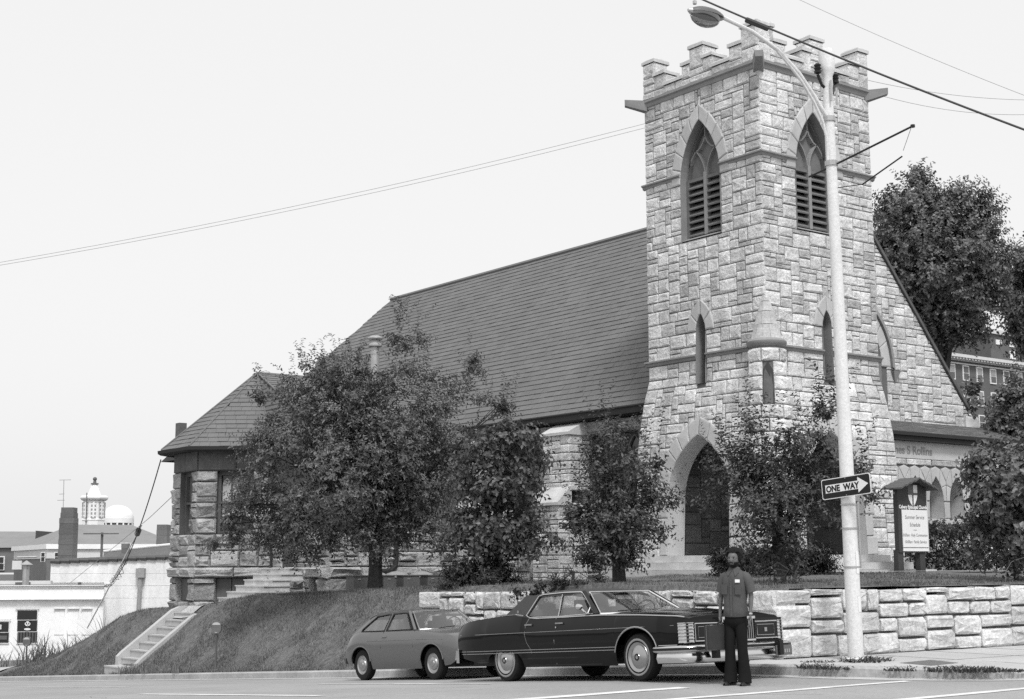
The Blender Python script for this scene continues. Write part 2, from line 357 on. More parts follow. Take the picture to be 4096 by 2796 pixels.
    # path ribbon at the far left, and the walk that joins the two stairs
    def ribbon(name, pts, w, m, dz=0.02):
        b = MB(); rows = []
        for i, (x, y) in enumerate(pts):
            p0 = Vector(pts[max(i-1, 0)]); p1 = Vector(pts[min(i+1, len(pts)-1)]); d = (p1-p0).normalized(); n = Vector((-d.y, d.x))
            rows.append([(x+n.x*s*w/2, y+n.y*s*w/2, max(zterr(x, y), zterr(x+n.x*s*w/2, y+n.y*s*w/2))+dz) for s in (-1, -0.5, 0, 0.5, 1)])
        b.grid(rows); return struct(name, b, m)
    ribbon('path', [(16.3, 52.6), (17.0, 53.6), (17.8, 54.8), (18.6, 56), (19.4, 57.2), (20.2, 58.4), (21, 59.6), (23, 62.5), (26, 67)], 1.3, M['walk'], 0.04)
    ribbon('path', [(18.25, 40.4), (18.7, 40.4), (19.2, 40.3), (19.6, 40.1), (20.0, 40.0)], 1.1, M['concrete'], 0.05)
    ribbon('path', [(25.5, 21.9), (27, 21.95), (28.5, 22), (30.5, 22.1), (33, 22.2), (36, 22.3)], 0.5, M['concrete'], 0.035)
build_ground()
def blades(name, n, region, h, m, seed, lean=0.4, mask=None, wd=0.008):
    r = np.random.default_rng(seed); P = []
    while len(P) < n:
        x, y = region(r)
        if mask and not mask(x, y): continue
        P.append((x, y, zterr(x, y)-0.01))
    P = np.array(P); a = r.uniform(0, 2*np.pi, n); hh = h*r.uniform(0.5, 1.4, n); l = lean*hh
    d = np.stack([np.cos(a), np.sin(a), np.zeros(n)], 1); tdir = r.uniform(0, 2*np.pi, n)
    V = np.empty((n, 3, 3)); V[:, 0] = P - d*wd; V[:, 1] = P + d*wd
    V[:, 2] = P + np.stack([np.cos(tdir)*l, np.sin(tdir)*l, hh], 1)
    return nparr_mesh(name, V.reshape(-1, 3), np.arange(3*n).reshape(n, 3), m, None, 'stuff')
def clump(x, y): return noise2(x*0.9, y*0.7)+noise2(x*2.3+5, y*2.1) > -0.55 or random.random() < 0.3
blades('grass', 70000, lambda r: (16.2+5.2*r.random()**1.3, 25.8+25*r.random()), 0.075, M['blade'], 1, mask=lambda x, y: clump(x, y) and not (16.35 < x < 18.4 and 39.5 < y < 41.3))
blades('grass', 22000, lambda r: (17.2+10*r.random(), 16.0+9.6*r.random()), 0.05, M['blade'], 2, mask=clump)
def weeds(name, pts, n, h, m, seed, spread=0.25, zf=None, wd=0.006, lean=0.7):
    """arching narrow blades around each point"""
    r = np.random.default_rng(seed); V = []; Fq = []
    for (px, py, k, hs) in pts:
        for i in range(int(n*k)):
            a = r.uniform(0, 6.283); rr = spread*math.sqrt(r.random())*k; x = px+rr*math.cos(a); y = py+rr*math.sin(a)
            z = (zf or zterr)(x, y)-0.01; H = h*hs*r.uniform(0.4, 1.15); t = r.uniform(0, 6.283); l = lean*H*r.uniform(0.2, 1)
            dx, dy = math.cos(t), math.sin(t); o = len(V); w = wd*r.uniform(0.7, 1.5)
            for f, ww in ((0, 1), (0.45, 0.9), (0.8, 0.6), (1.0, 0.1)):
                cx = x+dx*l*f*f; cy = y+dy*l*f*f; cz = z+H*(f-0.25*f*f*lean)
                V += [(cx-dy*w*ww, cy+dx*w*ww, cz), (cx+dy*w*ww, cy-dx*w*ww, cz)]
            for j in range(3): Fq.append((o+2*j, o+2*j+1, o+2*j+3, o+2*j+2))
    return nparr_mesh(name, np.array(V), np.array(Fq), m, None, 'stuff')
weeds('weeds', [(16.15, 14.3, 1.0, 0.8), (16.25, 14.0, 0.8, 0.6), (17.35, 14.5, 1.2, 1.2), (17.75, 14.6, 1.1, 1.1), (16.9, 14.9, 1.0, 0.7), (17.1, 12.75, 1.2, 0.8), (17.3, 12.55, 1.3, 0.9), (17.5, 12.4, 1.0, 0.7), (17.8, 12.2, 0.7, 0.4), (16.75, 13.3, 0.9, 0.7)],
      150, 0.13, M['leafF'], 5, 0.27, zf=lambda x, y: 0.305, lean=1.5, wd=.009)
weeds('weeds', [(16.0, 38.4, 1.0, 1), (16.02, 37.6, 0.7, 0.8), (16.0, 35.6, 0.6, 1.0), (16.1, 39.2, 0.8, 0.9)], 60, 0.35, M['blade'], 6, 0.25)
# tall weeds against the white building
weeds('weeds', [(21+0.55*i+RNG.uniform(-.3, .3), 62.5-0.42*i+RNG.uniform(-.8, .8), RNG.uniform(.8, 1.5), RNG.uniform(.5, 1.35)) for i in range(12)] + [(24.6, 58.5, 1.2, 0.9), (25.2, 58.2, 1.0, 1.2), (25.8, 57.6, 1.0, 0.8)], 70, 1.9, M['weed'], 8, 0.8, wd=0.02, lean=0.8)
# concrete stair cut into the bank
def street_stair():
    t = thing('concrete_stair', 'pale concrete garden stair with sloping side walls cut into the grass bank', 'stair', (17.4, 40.4, -0.3))
    X0, Z0, N = 16.73, -0.80, 7
    for i in range(-1, N):
        b = MB(); x = X0+0.262*i if i >= 0 else 16.22; z = Z0+0.208*i
        b.box(x, X0+0.262*(i+1)+0.02, 39.84+0.002*i, 40.96-0.002*i, z-0.5, z-.036); b.box(x-0.02, X0+0.262*(i+1)-.002, 39.845+0.002*i, 40.955-0.002*i, z-0.035, z); obj('step', b, M['concrete'], t)
    for y0, y1, dz in ((40.97, 41.17, 0.0), (39.62, 39.82, -.15)):
        b = MB(); pr = [(16.62, -1.45), (16.62, -0.78+dz), (16.74, -0.66+dz), (18.28, 0.52+dz), (18.5, 0.60+dz), (19.0, 0.62+dz), (19.0, -0.2), (17.6, -1.2)]
        n = len(pr); vs = [(x, y0, z) for x, z in pr]+[(x, y1, z) for x, z in pr]
        b.add(vs, [tuple(range(n)), tuple(range(2*n-1, n-1, -1))]+[(i, n+i, n+(i+1) % n, (i+1) % n) for i in range(n)]); obj('side_wall', b, M['concrete'], t)
street_stair()
# dark utility cover in the sidewalk
t = thing('utility_cover', 'square dark metal cover set flat into the pale sidewalk', 'cover', (17.9, 13.65, 0.33))
b = MB(); q = [(17.55, 13.93), (17.36, 13.24), (18.2, 13.40), (18.44, 14.07)]; b.prism(q, 0.3275, 0.336); obj('plate', b, M['metalbox'], t)
b = MB(); c = (17.89, 13.66); b.prism([(c[0]+(x-c[0])*1.06, c[1]+(y-c[1])*1.06) for x, y in q], 0.3245, 0.331); obj('rim', b, M['concrete'], t)
# ------------------------------------------------------------------ masonry tools
TX, TY = 26.29, 24.52           # the tower's front corner
def fl(z):                      # the tower's foot flares out
    return interp([(0, 0.36), (2, 0.32), (5, 0.22), (6.0, 0.11), (6.6, 0.0), (20, 0)], z)
def F_left(s, z, n): f = fl(z); return (TX-n-f, TY+s+f*(2*s/4.25-1), z)
def F_right(s, z, n): f = fl(z); return (TX+s+f*(2*s/4.2-1), TY-n-f, z)
def frame(o, d, out):           # flat wall: origin, direction of s, outward direction
    o, d, out = Vector(o), Vector(d), Vector(out)
    return lambda s, z, n: (o.x+d.x*s+out.x*n, o.y+d.y*s+out.y*n, o.z+z)
def mirrored(F):
    a = Vector(F(1, 3, 0)); b = Vector(F(1.1, 3, 0)); c = Vector(F(1, 3.1, 0)); d = Vector(F(1, 3, 0.1))
    return (b-a).cross(c-a).dot(d-a) < 0
def put(F, mb):
    o = MB(); o.v = [F(*p) for p in mb.v]; o.f = [f[::-1] for f in mb.f] if mirrored(F) else mb.f; return o
def pillow(poly, e, b, rng, rough=1.0, inset=0.0115, back=-0.03):
    """one stone: polygon in the wall plane (counter-clockwise), rock face bulging out of it"""
    P = []
    n = len(poly)
    for i in range(n):
        a, c = poly[i], poly[(i+1) % n]; L = math.hypot(c[0]-a[0], c[1]-a[1]); P.append(a)
        if L > 0.26: 
            t = rng.uniform(.38, .62); P.append((lerp(a[0], c[0], t), lerp(a[1], c[1], t)))
    x0 = min(p[0] for p in poly); x1 = max(p[0] for p in poly); y0 = min(p[1] for p in poly); y1 = max(p[1] for p in poly)
    cx, cy = (x0+x1)/2, (y0+y1)/2; w, h = max(x1-x0, .02), max(y1-y0, .02); m = len(P)
    def ring(ins, nf, jit=0):
        fx, fy = max(0.15, 1-2*ins/w), max(0.15, 1-2*ins/h)
        return [(cx+(p[0]-cx)*fx+rng.uniform(-jit, jit), cy+(p[1]-cy)*fy+rng.uniform(-jit, jit), nf(p)) for p in P]
    tilt = rng.uniform(-.5, .5); tz = rng.uniform(-.2, .9)
    def nb(k):
        return lambda p: e + b*k*max(0.15, 1+rough*(rng.uniform(-.35, .35)+tilt*(p[0]-cx)/w+tz*(p[1]-cy)/h))
    j = 0.004*rough
    lowb = lambda p: nb(0.95 if p[1] < cy else 0.62)(p)
    V = ring(inset*0.7, lambda p: back) + ring(inset, lambda p: e*rng.uniform(.75, 1.05), j) + ring(inset+min(0.035, 0.10*min(w, h)), lowb, min(0.012, .05*min(w, h))*rough)
    V2 = ring(0.24*min(w, h), nb(0.95), 0.06*min(w, h)*rough); V += V2
    V.append((cx+rng.uniform(-.1, .1)*w*rough, cy+rng.uniform(-.1, .1)*h*rough, e+b*rng.uniform(.7, 1.1)))
    f = []
    for r in range(3):
        for i in range(m): f.append((r*m+i, r*m+(i+1) % m, (r+1)*m+(i+1) % m, (r+1)*m+i))
    f += [(3*m+i, 3*m+(i+1) % m, 4*m) for i in range(m)]
    o = MB(); o.v = V; o.f = f; return o
def rect(s0, s1, z0, z1): return [(s0, z0), (s1, z0), (s1, z1), (s0, z1)]
def ashlar(s0, s1, z0, z1, us, uz, wopt, hopt, blocked, rng):
    """random-coursed squared rubble: rectangles filling [s0,s1]x[z0,z1]"""
    nc, nr = max(1, round((s1-s0)/us)), max(1, round((z1-z0)/uz)); us, uz = (s1-s0)/nc, (z1-z0)/nr
    occ = [[bool(blocked and blocked(s0+(c+.5)*us, z0+(r+.5)*uz)) for c in range(nc)] for r in range(nr)]; out = []
    for r in range(nr):
        c = 0
        while c < nc:
            if occ[r][c]: c += 1; continue
            h = rng.choices([k for k, _ in hopt], [q for _, q in hopt])[0]; w = rng.choices([k for k, _ in wopt], [q for _, q in wopt])[0]
            w = max(min(w, 6), h+1)
            cw = 0
            while cw < w and c+cw < nc and not occ[r][c+cw]: cw += 1
            if c+cw < nc and not occ[r][c+cw] and (c+cw+1 >= nc or occ[r][c+cw+1]): cw += 1     # no slivers
            hh = 0
            while hh < h and r+hh < nr and not any(occ[r+hh][c+k] for k in range(cw)): hh += 1
            if hh == h and r+hh == nr-1 and not any(occ[r+hh][c+k] for k in range(cw)) and h < 3: hh += 1
            for a in range(hh):
                for k in range(cw): occ[r+a][c+k] = True
            out.append((s0+c*us, s0+(c+cw)*us, z0+r*uz, z0+(r+hh)*uz)); c += cw
    return out
def arch(a, zs, za, n=8, c=0.0):
    """pointed arch from right spring over the apex to the left spring"""
    h = za-zs; r = (a*a+h*h)/(2*a); ang = math.asin(min(1, h/r)); P = []
    for i in range(n+1):
        t = ang*i/n; P.append((c+a-r+r*math.cos(t), zs+r*math.sin(t)))
    return P + [(2*c-x, z) for x, z in P[-2::-1]]
def arch_in(a, z0, zs, za, c=0.0):
    h = za-zs; r = (a*a+h*h)/(2*a)
    def f(s, z):
        d = abs(s-c)
        if z < z0 or z > za or d > a: return False
        return z <= zs or math.hypot(d-(a-r), z-zs) <= r
    return f
def opening(a, z0, zs, za, c=0.0, n=8): return [(c-a, z0), (c+a, z0)] + arch(a, zs, za, n, c)
def wall_face(outer, holes, cuts, F, rev=0.0, revm=None):
    """mortar backing with true openings; triangulated, cut at levels so that it follows a flare"""
    bm = bmesh.new(); E = []
    for loop in [outer]+holes:
        vs = [bm.verts.new((s, 0, z)) for s, z in loop]
        for i in range(len(vs)): E.append(bm.edges.new((vs[i], vs[(i+1) % len(vs)])))
    bmesh.ops.triangle_fill(bm, use_beauty=True, use_dissolve=False, edges=E)
    for z in cuts: bmesh.ops.bisect_plane(bm, geom=bm.verts[:]+bm.edges[:]+bm.faces[:], plane_co=(0, 0, z), plane_no=(0, 0, 1))
    bm.verts.index_update(); o = MB(); o.v = [F(v.co.x, v.co.z, 0) for v in bm.verts]; o.f = [tuple(v.index for v in f.verts) for f in bm.faces]
    bm.free(); return o
def reveal(loop, n0, n1, F, closed=False):
    b = MB(); m = len(loop); vs = [F(s, z, n0) for s, z in loop]+[F(s, z, n1) for s, z in loop]
    b.add(vs, [(i, (i+1) % m, m+(i+1) % m, m+i) for i in range(m if closed else m-1)]); return b
def voussoirs(inner, outer, k):
    """split the ring between two arch curves into k stones a side (lists of matching points)"""
    n = len(inner)-1; out = []
    for j in range(k):
        i0, i1 = round(n*j/k), round(n*(j+1)/k)
        P = [inner[i] for i in range(i0, i1+1)] + [outer[i] for i in range(i1, i0-1, -1)]
        if sum(P[i][0]*P[(i+1) % len(P)][1]-P[(i+1) % len(P)][0]*P[i][1] for i in range(len(P))) < 0: P = P[::-1]
        out.append(P)
    return out
def ringpillow(poly, e, b, rng, back=-0.03): return pillow(poly, e, b, rng, 0.35, 0.010, back)

# ------------------------------------------------------------------ the church
CH = thing('church', 'grey granite church with a battlemented corner tower, steep shingled nave and polygonal end bay', 'church', (TX, TY, 1.6))
STONES = []                     # (apparent size, mesh builder, material)
def stone(F, mb, m, area=None):
    p = put(F, mb); c = Vector((0, 0, 0))
    for v in p.v: c += Vector(v)
    c /= len(p.v); STONES.append((area if area else 0.1, p, m, c))
def part(name, mb, m, smooth=False, kind=None): return obj(name, mb, m, CH, smooth, 35, kind)
def lay(F, rects, rng, m='stone', e=0.03, b=0.03, rough=1.0, q0=None, q1=None, clip=None, extra=None, size=1.0):
    for s0, s1, z0, z1 in rects:
        a, c = s0, s1
        if q0 is not None and abs(s0-q0) < 0.01: a = s0-e*.9
        if q1 is not None and abs(s1-q1) < 0.01: c = s1+e*.9
        P = rect(a, c, z0, z1)
        if clip:
            P = clip(P)
            if len(P) < 3: continue
        big = min(1.35, 0.55+0.9*min(s1-s0, z1-z0)/0.3)
        stone(F, pillow(P, e, b*big*rng.uniform(.5, 1.5), rng, rough), M[m], (s1-s0)*(z1-z0)*size)
WOPT = [(2, 2), (3, 4), (4, 5), (5, 5), (6, 3), (7, 2)]; HOPT = [(1, 2.2), (2, 4), (3, 3.4)]
rng = random.Random(11)
cuts = [2+0.4*i for i in range(13)]
belf = dict(a=0.73, z0=10.2, zs=11.75, za=13.38); slit = dict(a=0.165, z0=6.38, zs=7.75, za=8.19); dr = dict(a=0.97, z0=2.0, zs=3.5, za=5.05)
def tower_face(F, Wd, cb, cs, cd, side):
    holes = [opening(**belf, c=cb, n=10), opening(**slit, c=cs, n=4), opening(dr['a'], 1.45, dr['zs'], dr['za'], cd, 10)]
    holes[2] = [(cd-dr['a'], 2.0), (cd+dr['a'], 2.0)] + arch(dr['a'], dr['zs'], dr['za'], 10, cd)
    ob = part('tower_wall', wall_face(rect(0, Wd, 1.0, 14.7), holes, cuts, F), M['mortar'])
    inb = [arch_in(0.73+0.22, 10.1, 11.75, 13.38+0.26, cb), arch_in(0.165+0.27, 6.30, 7.72, 8.19+.31, cs), arch_in(0.97+0.22, 1.4, 3.5, 5.05+0.25, cd)]
    jb = [lambda s, z: abs(s-cb) < 0.72 and 10.25 < z < 11.8, lambda s, z: abs(s-cs) < 0.18 and 6.3 < z < 7.8]
    def blk(s, z):
        if z > 11.75 and inb[0](s, z): return True
        if z > 7.7 and inb[1](s, z): return True
        if inb[2](s, z): return True
        if jb[0](s, z) or jb[1](s, z): return True
        return False
    R = []
    # squared stones are trimmed to the jambs: lay left and right of each opening separately
    def seg(z0, z1, cuts_):
        xs = [0]+[v for c, a in cuts_ for v in (c-a, c+a)]+[Wd]
        for i in range(0, len(xs), 2): R.extend(ashlar(xs[i], xs[i+1], z0, z1, 0.104, 0.122, WOPT, HOPT, blk, rng))
    seg(1.45, 6.38, [(cd, 0.0)] if False else []); seg(6.38, 7.75, [(cs, 0.165)]); seg(7.75, 10.18, []); seg(10.18, 11.75, [(cb, 0.73)]); seg(11.75, 14.26, [])
    lay(F, R, rng, 'stone', 0.022, 0.014, 1.1, 0, Wd)
    # belfry surround, slit surround, door surround
    def ringset(a, zs, za, t, c, k, n, m='dressed', e=0.055, b=0.010):
        i = arch(a, zs, za, n, c); o = arch(a+t, zs, za+t*1.15, n, c)
        half = len(i)//2
        for P in voussoirs(i[:half+1], o[:half+1], k) + voussoirs(i[half:], o[half:], k): stone(F, ringpillow(P, e, b, rng), M[m], 0.13)
    ringset(0.73, 11.75, 13.38, 0.36, cb, 5, 10); ringset(0.165, 7.75, 8.19, 0.33, cs, 2, 6); ringset(0.97, 3.5, 5.05, 0.40, cd, 6, 12)
    for sd_ in (-1, 1):                                            # dressed jamb stones of the doorway
        z = 2.0
        while z < 3.45:
            h = min(rng.uniform(.38, .55), 3.5-z); a0 = cd+sd_*dr['a']; a1 = a0+sd_*rng.uniform(.25, .5)
            stone(F, ringpillow(rect(min(a0, a1), max(a0, a1), z, z+h), 0.06, 0.006, rng), M['dressed'], 0.2); z += h
    # window reveals and sill
    part('belfry_reveal', reveal(holes[0][1:]+holes[0][:1], 0.05, -0.42, F), M['stringc'])
    b = put(F, MB().add([(cb-.73, 10.2, .05), (cb+.73, 10.2, .05), (cb+.73, 10.42, -.4), (cb-.73, 10.42, -.4)], [(0, 1, 2, 3)])); part('belfry_sill', b, M['stringc'])
    part('slit_reveal', reveal(holes[1], 0.05, -0.4, F, True), M['stringc'])
    part('slit_pane', put(F, MB().add([(cs-.2, 6.3, -.32), (cs+.2, 6.3, -.32), (cs+.2, 8.3, -.32), (cs-.2, 8.3, -.32)], [(0, 1, 2, 3)])), M['pane'])
    for sx in (-1, 1): part('slit_frame', put(F, MB().box(cs+sx*.135-.03, cs+sx*.135+.03, 6.38, 7.95, -.30, -.18)), M['frame'])
    part('door_reveal', reveal(holes[2][1:]+holes[2][:1], 0.06, -0.55, F), M['dressed'])
    # belfry: frame, mullion, tracery, louvers
    def nn(mb): return put(F, mb)
    zl = 11.86
    back = MB(); poly = opening(0.70, 10.3, 11.75, 13.32, cb, 10); back.add([(s, z, -.40) for s, z in poly], [tuple(range(len(poly)))]); part('belfry_void', nn(back), M['dark'])
    up_ = [(cb-0.70, zl), (cb+0.70, zl)] + [p for p in arch(0.70, 11.75, 13.32, 10, cb) if p[1] > zl]
    b = MB(); b.add([(s, z, -.27) for s, z in up_], [tuple(range(len(up_)))]); part('tracery_panel', nn(b), M['louver'])
    def rib(path, w=0.05, d0=-.27, d1=-.17):
        b = MB()
        for (s0, z0), (s1, z1) in zip(path, path[1:]):
            dx, dz = s1-s0, z1-z0; L = math.hypot(dx, dz) or 1; nx, nz = -dz/L*w/2, dx/L*w/2
            b.add([(s0-nx, z0-nz, d0), (s1-nx, z1-nz, d0), (s1+nx, z1+nz, d0), (s0+nx, z0+nz, d0), (s0-nx*.4, z0-nz*.4, d1), (s1-nx*.4, z1-nz*.4, d1), (s1+nx*.4, z1+nz*.4, d1), (s0+nx*.4, z0+nz*.4, d1)],
                  [(4, 5, 6, 7), (0, 1, 5, 4), (2, 3, 7, 6)])
        return nn(b)
    for k in (-1, 1): part('tracery_rib', rib(arch(0.33, 11.86, 12.62, 7, cb+k*.35), 0.07), M['stringc'])
    for k in (-1, 1): part('tracery_rib', rib([(cb+k*.36, 12.60), (cb+k*.22, 12.66), (cb+k*.08, 12.80), (cb, 12.96)], 0.09), M['stringc'])
    part('tracery_rib', rib([(cb, 12.96), (cb, 13.3)], 0.06), M['stringc'])
    part('tracery_rib', rib([(cb+.64*math.cos(t)*1.0, 11.80+1.45*math.sin(t)) for t in [math.pi*i/14 for i in range(1, 7)]], 0.06) if False else rib(arch(0.66, 11.75, 13.26, 9, cb), 0.08), M['frame'])
    part('mullion', nn(MB().box(cb-.055, cb+.055, 10.32, 12.0, -.30, -.14)), M['stringc'])
    part('louver_head', nn(MB().box(cb-.7, cb+.7, zl-.05, zl+.03, -.30, -.17)), M['louver'])
    for sx in (-1, 1):
        part('jamb_frame', nn(MB().box(cb+sx*.68-.05, cb+sx*.68+.05, 10.3, 11.9, -.36, -.16)), M['louver'])
        n = 8
        for i in range(n):
            z = 10.36+i*(1.46/n); x0, x1 = sorted((cb+sx*.055, cb+sx*.63)); b = MB()
            b.add([(x0, z, -.14), (x1, z, -.14), (x1, z+.17, -.34), (x0, z+.17, -.34), (x0, z-.035, -.15), (x1, z-.035, -.15), (x1, z+.135, -.35), (x0, z+.135, -.35)],
                  [(0, 1, 2, 3), (4, 5, 1, 0), (7, 6, 5, 4), (3, 2, 6, 7), (0, 3, 7, 4), (1, 5, 6, 2)])
            part('louver_slat', nn(b), M['louver'])
    # string courses (broken by the openings) and cornice
    def moulding(name, s0, s1, z, h, p):
        b = MB(); pr = [(0, z), (p*.45, z+h*.15), (p*.6, z+h*.5), (p, z+h*.62), (p, z+h*.85), (0.02, z+h)]
        b.grid([[((-nn_ if s == s0 and s0 < 0 else s), zz, nn_) for s in (s0, s1)] for nn_, zz in pr]); s0 < 0 or b.add([(s0, zz, nn_) for nn_, zz in pr], [tuple(range(len(pr)))]); b.add([(s1, zz, nn_) for nn_, zz in pr], [tuple(range(len(pr)))])
        return part(name, put(F, b), M['stringc'])
    for s0, s1 in ((-0.001, cb-.74), (cb+.74+.0, Wd+.10)): moulding('string_course', s0, s1, 11.90, 0.16, 0.12)
    for s0, s1 in ((0.55, cs-.19), (cs+.19, Wd+.10)): moulding('string_course', s0, s1, 7.0, 0.17, 0.12)
    moulding('cornice', -0.001, Wd+.12, 14.18, 0.26, 0.13)
tower_face(F_left, 4.25, 2.14, 2.24, 2.18, 'L')
tower_face(F_right, 4.2, 1.95, 2.2, 1.95, 'R')
# plain rear walls of the tower, inner room with floor
b = MB(); b.box(TX+.03, TX+4.17, TY+4.0, TY+4.24, 1, 14.6); b.box(TX+3.95, TX+4.19, TY+.03, TY+4.0, 6.2, 14.6); part('tower_rear_wall', b, M['mortar'])
IX0, IX1, IY0, IY1 = TX+.62, TX+3.62, TY+.62, TY+3.68
b = MB(); b.add([(IX0, IY0, 2.0), (IX1, IY0, 2.0), (IX1, IY1, 2.0), (IX0, IY1, 2.0)], [(0, 1, 2, 3)]); b.box(TX-.25, TX+4.4, TY-.25, TY+4.4, 1.3, 1.985); part('porch_floor', b, M['dressed'])
b = MB(); b.add([(IX0-.5, IY0-.5, 5.6), (IX1, IY0-.5, 5.6), (IX1, IY1, 5.6), (IX0-.5, IY1, 5.6)], [(0, 1, 2, 3)]); part('porch_ceiling', b, M['door'])
Fi1 = frame((IX1, IY1, 0), (0, -1, 0), (-1, 0, 0)); Fi2 = frame((IX0, IY1, 0), (1, 0, 0), (0, -1, 0))
for Fi, L_ in ((Fi1, IY1-IY0+.4), (Fi2, IX1-IX0)):
    part('porch_inner_wall', put(Fi, MB().add([(-.2, 1.9, -.01), (L_+.2, 1.9, -.01), (L_+.2, 5.7, -.01), (-.2, 5.7, -.01)], [(0, 1, 2, 3)])), M['mortar'])
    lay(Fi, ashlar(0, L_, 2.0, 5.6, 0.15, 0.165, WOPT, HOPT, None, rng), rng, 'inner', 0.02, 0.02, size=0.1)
b = MB(); b.box(IX1-.12, IX1-.03, TY+.75, TY+1.75, 2.0, 4.1); part('inner_door', b, M['door'])
# battlements
def block(F, s0, s1, z0, z1, d=0.45, cope=True, low=14.40):
    b = put(F, MB().box(s0+.02, s1-.02, z0, z1, -d, -.0)); part('merlon', b, M['mortar'])
    lay(F, ashlar(s0, s1, z0, z1, 0.14, .20, [(2, 3), (3, 3), (4, 1)], [(1, 3), (2, 2)], None, rng), rng, 'stone', 0.035, 0.022, 0.9, s0, s1)
    for Fs, L_ in ((lambda s, z, n: F(s0-n, z, -s), d), (lambda s, z, n: F(s1+n, z, -s), d)):
        lay(Fs, [(0.0, L_, z0, (z0+z1)/2), (0.0, L_, (z0+z1)/2, z1)] if z1-z0 > .4 else [(0.0, L_, z0, z1)], rng, 'stone', 0.015, 0.015, 0.7)
    if cope:
        c = pillow(rect(s0-.06, s1+.06, -d-.07, .09), 0.09, 0.035, rng, 0.5, 0.012, -0.005)
        c.v = [(s, z1+n, z) for s, z, n in c.v]; c.f = [f[::-1] for f in c.f]
        part('coping_stone', put(F, c), M['limestone'])
PAR = [(0.0, .52, 15.38), (.54, .96, 15.0), (.98, 1.60, 14.66), (1.62, 1.92, 15.0), (1.94, 2.42, 15.38), (2.44, 2.72, 15.0), (2.74, 3.42, 14.66), (3.44, 3.82, 15.02)]
FB = frame((TX, TY+4.25, 0), (1, 0, 0), (0, 1, 0)); FR = frame((TX+4.2, TY, 0), (0, 1, 0), (1, 0, 0))
for F, Wd, first in ((F_left, 4.25, 0), (F_right, 4.2, 1)):
    for i, (s0, s1, z1) in enumerate(PAR):
        if i == 0 and first: s0 = 0.46
        block(F, s0, s1, 14.42, z1)
    block(F, 3.84, Wd, 14.42, 15.45)
for F, Wd in ((FB, 4.2), (FR, 4.25)):
    for s0, s1, z1 in PAR[1:] + [(3.84, Wd-.47, 15.45)]:
        b = put(F, MB().box(s0, s1, 14.3, z1+.1, -.42, 0)); part('merlon', b, M['dressed'])
# water spouts at the corners
def spout(p, d, name='water_spout'):
    d = Vector(d).normalized(); p = Vector(p); a = Vector((-d.y, d.x, 0)); b = MB(); q = p+d*.62
    P = [p-a*.13+U_*-.30, p+a*.13+U_*-.30, p+a*.15+U_*.0, p-a*.15, q-a*.09+U_*-.10, q+a*.09+U_*-.10, q+a*.11+U_*.06, q-a*.11+U_*.06]
    b.add(P, [(0, 1, 5, 4), (1, 2, 6, 5), (2, 3, 7, 6), (3, 0, 4, 7), (4, 5, 6, 7)]); part(name, b, M['stringc'])
spout((TX+.03, TY+.03, 14.4), (-1, -1, 0)); spout((TX+.03, TY+4.2, 14.4), (-1, .9, 0)); spout((TX+4.15, TY+.05, 14.4), (1, -.9, 0))
# round stair turret on the front corner: shaft, ring, stone cone
TC = (TX+.05, TY+.05); TR = 0.42
A0, A1 = math.pi*0.80, math.pi*1.70
def F_tur(s, z, n):
    r = TR+n+0.55*fl(z); t = A0+s/TR; return (TC[0]+r*math.cos(t), TC[1]+r*math.sin(t), z)
arcL = (A1-A0)*TR
b = MB(); b.lathe([(TR+.16, 1.4), (TR+.17, 2), (TR+.12, 5), (TR+.06, 6), (TR, 6.6), (TR, 7.1)], (TC[0], TC[1], 0), 20); part('turret_core', b, M['mortar'], True)
sm = math.pi*1.25-A0
tb = lambda s, z: abs(s-sm*TR) < 0.12 and 5.55 < z < 6.7
for z0, z1, xs in ((1.6, 5.6, [0, arcL]), (5.6, 6.66, [0, sm*TR-.115, sm*TR+.115, arcL]), (6.66, 7.0, [0, arcL])):
    for i in range(0, len(xs), 2): lay(F_tur, ashlar(xs[i], xs[i+1], z0, z1, .15, .17, [(2, 3), (3, 4), (4, 2)], [(1, 1), (2, 4)], None, rng), rng, 'stone', 0.03, 0.025, 0.9)
b = MB(); P = [(sm*TR-.115, 5.6), (sm*TR+.115, 5.6), (sm*TR+.115, 6.45), (sm*TR, 6.66), (sm*TR-.115, 6.45)]
b.add([F_tur(s, z, .004) for s, z in P], [(0, 1, 2, 3, 4)]); part('turret_slit', b, M['pane'])
b = MB(); b.lathe([(TR-.02, 7.03), (TR+.035, 7.07), (TR+.075, 7.13), (TR+.075, 7.18), (TR+.01, 7.24), (TR-.03, 7.25)], (TC[0], TC[1], 0), 24); part('turret_ring', b, M['stringc'], True)
CONE = [(0.40, 7.24), (0.30, 7.60), (0.205, 7.94), (0.12, 8.20), (0.06, 8.40)]
for (r0, z0), (r1, z1) in zip(CONE, CONE[1:]):
    k = 5 if r0 > .3 else 3
    for i in range(k):
        a = math.pi*0.85+i*(math.pi*0.8)/k; c = a+(math.pi*0.8)/k-.012; b = MB()
        b.grid([[(TC[0]+(r)*math.cos(t), TC[1]+(r)*math.sin(t), z) for t in (a, (a+c)/2, c)] for r, z in ((r0, z0+.008), (r0-.01, z0+.02), (r1+.012, z1-.012), (r1-.01, z1-.004))]); part('cone_stone', b, M['cone'], True)
# door steps on both tower faces
for F, c, in ((F_left, 2.25), (F_right, 1.95)):
    for k, (z0, z1, hw, p) in enumerate(((1.82, 1.995, 1.30, .45), (1.64, 1.815, 1.62, .85), (1.2, 1.635, 1.95, 1.25))):
        b = put(F, MB().box(c-hw, c+hw, z0, z1, -.3, p)); part('step', b, M['limestone'])
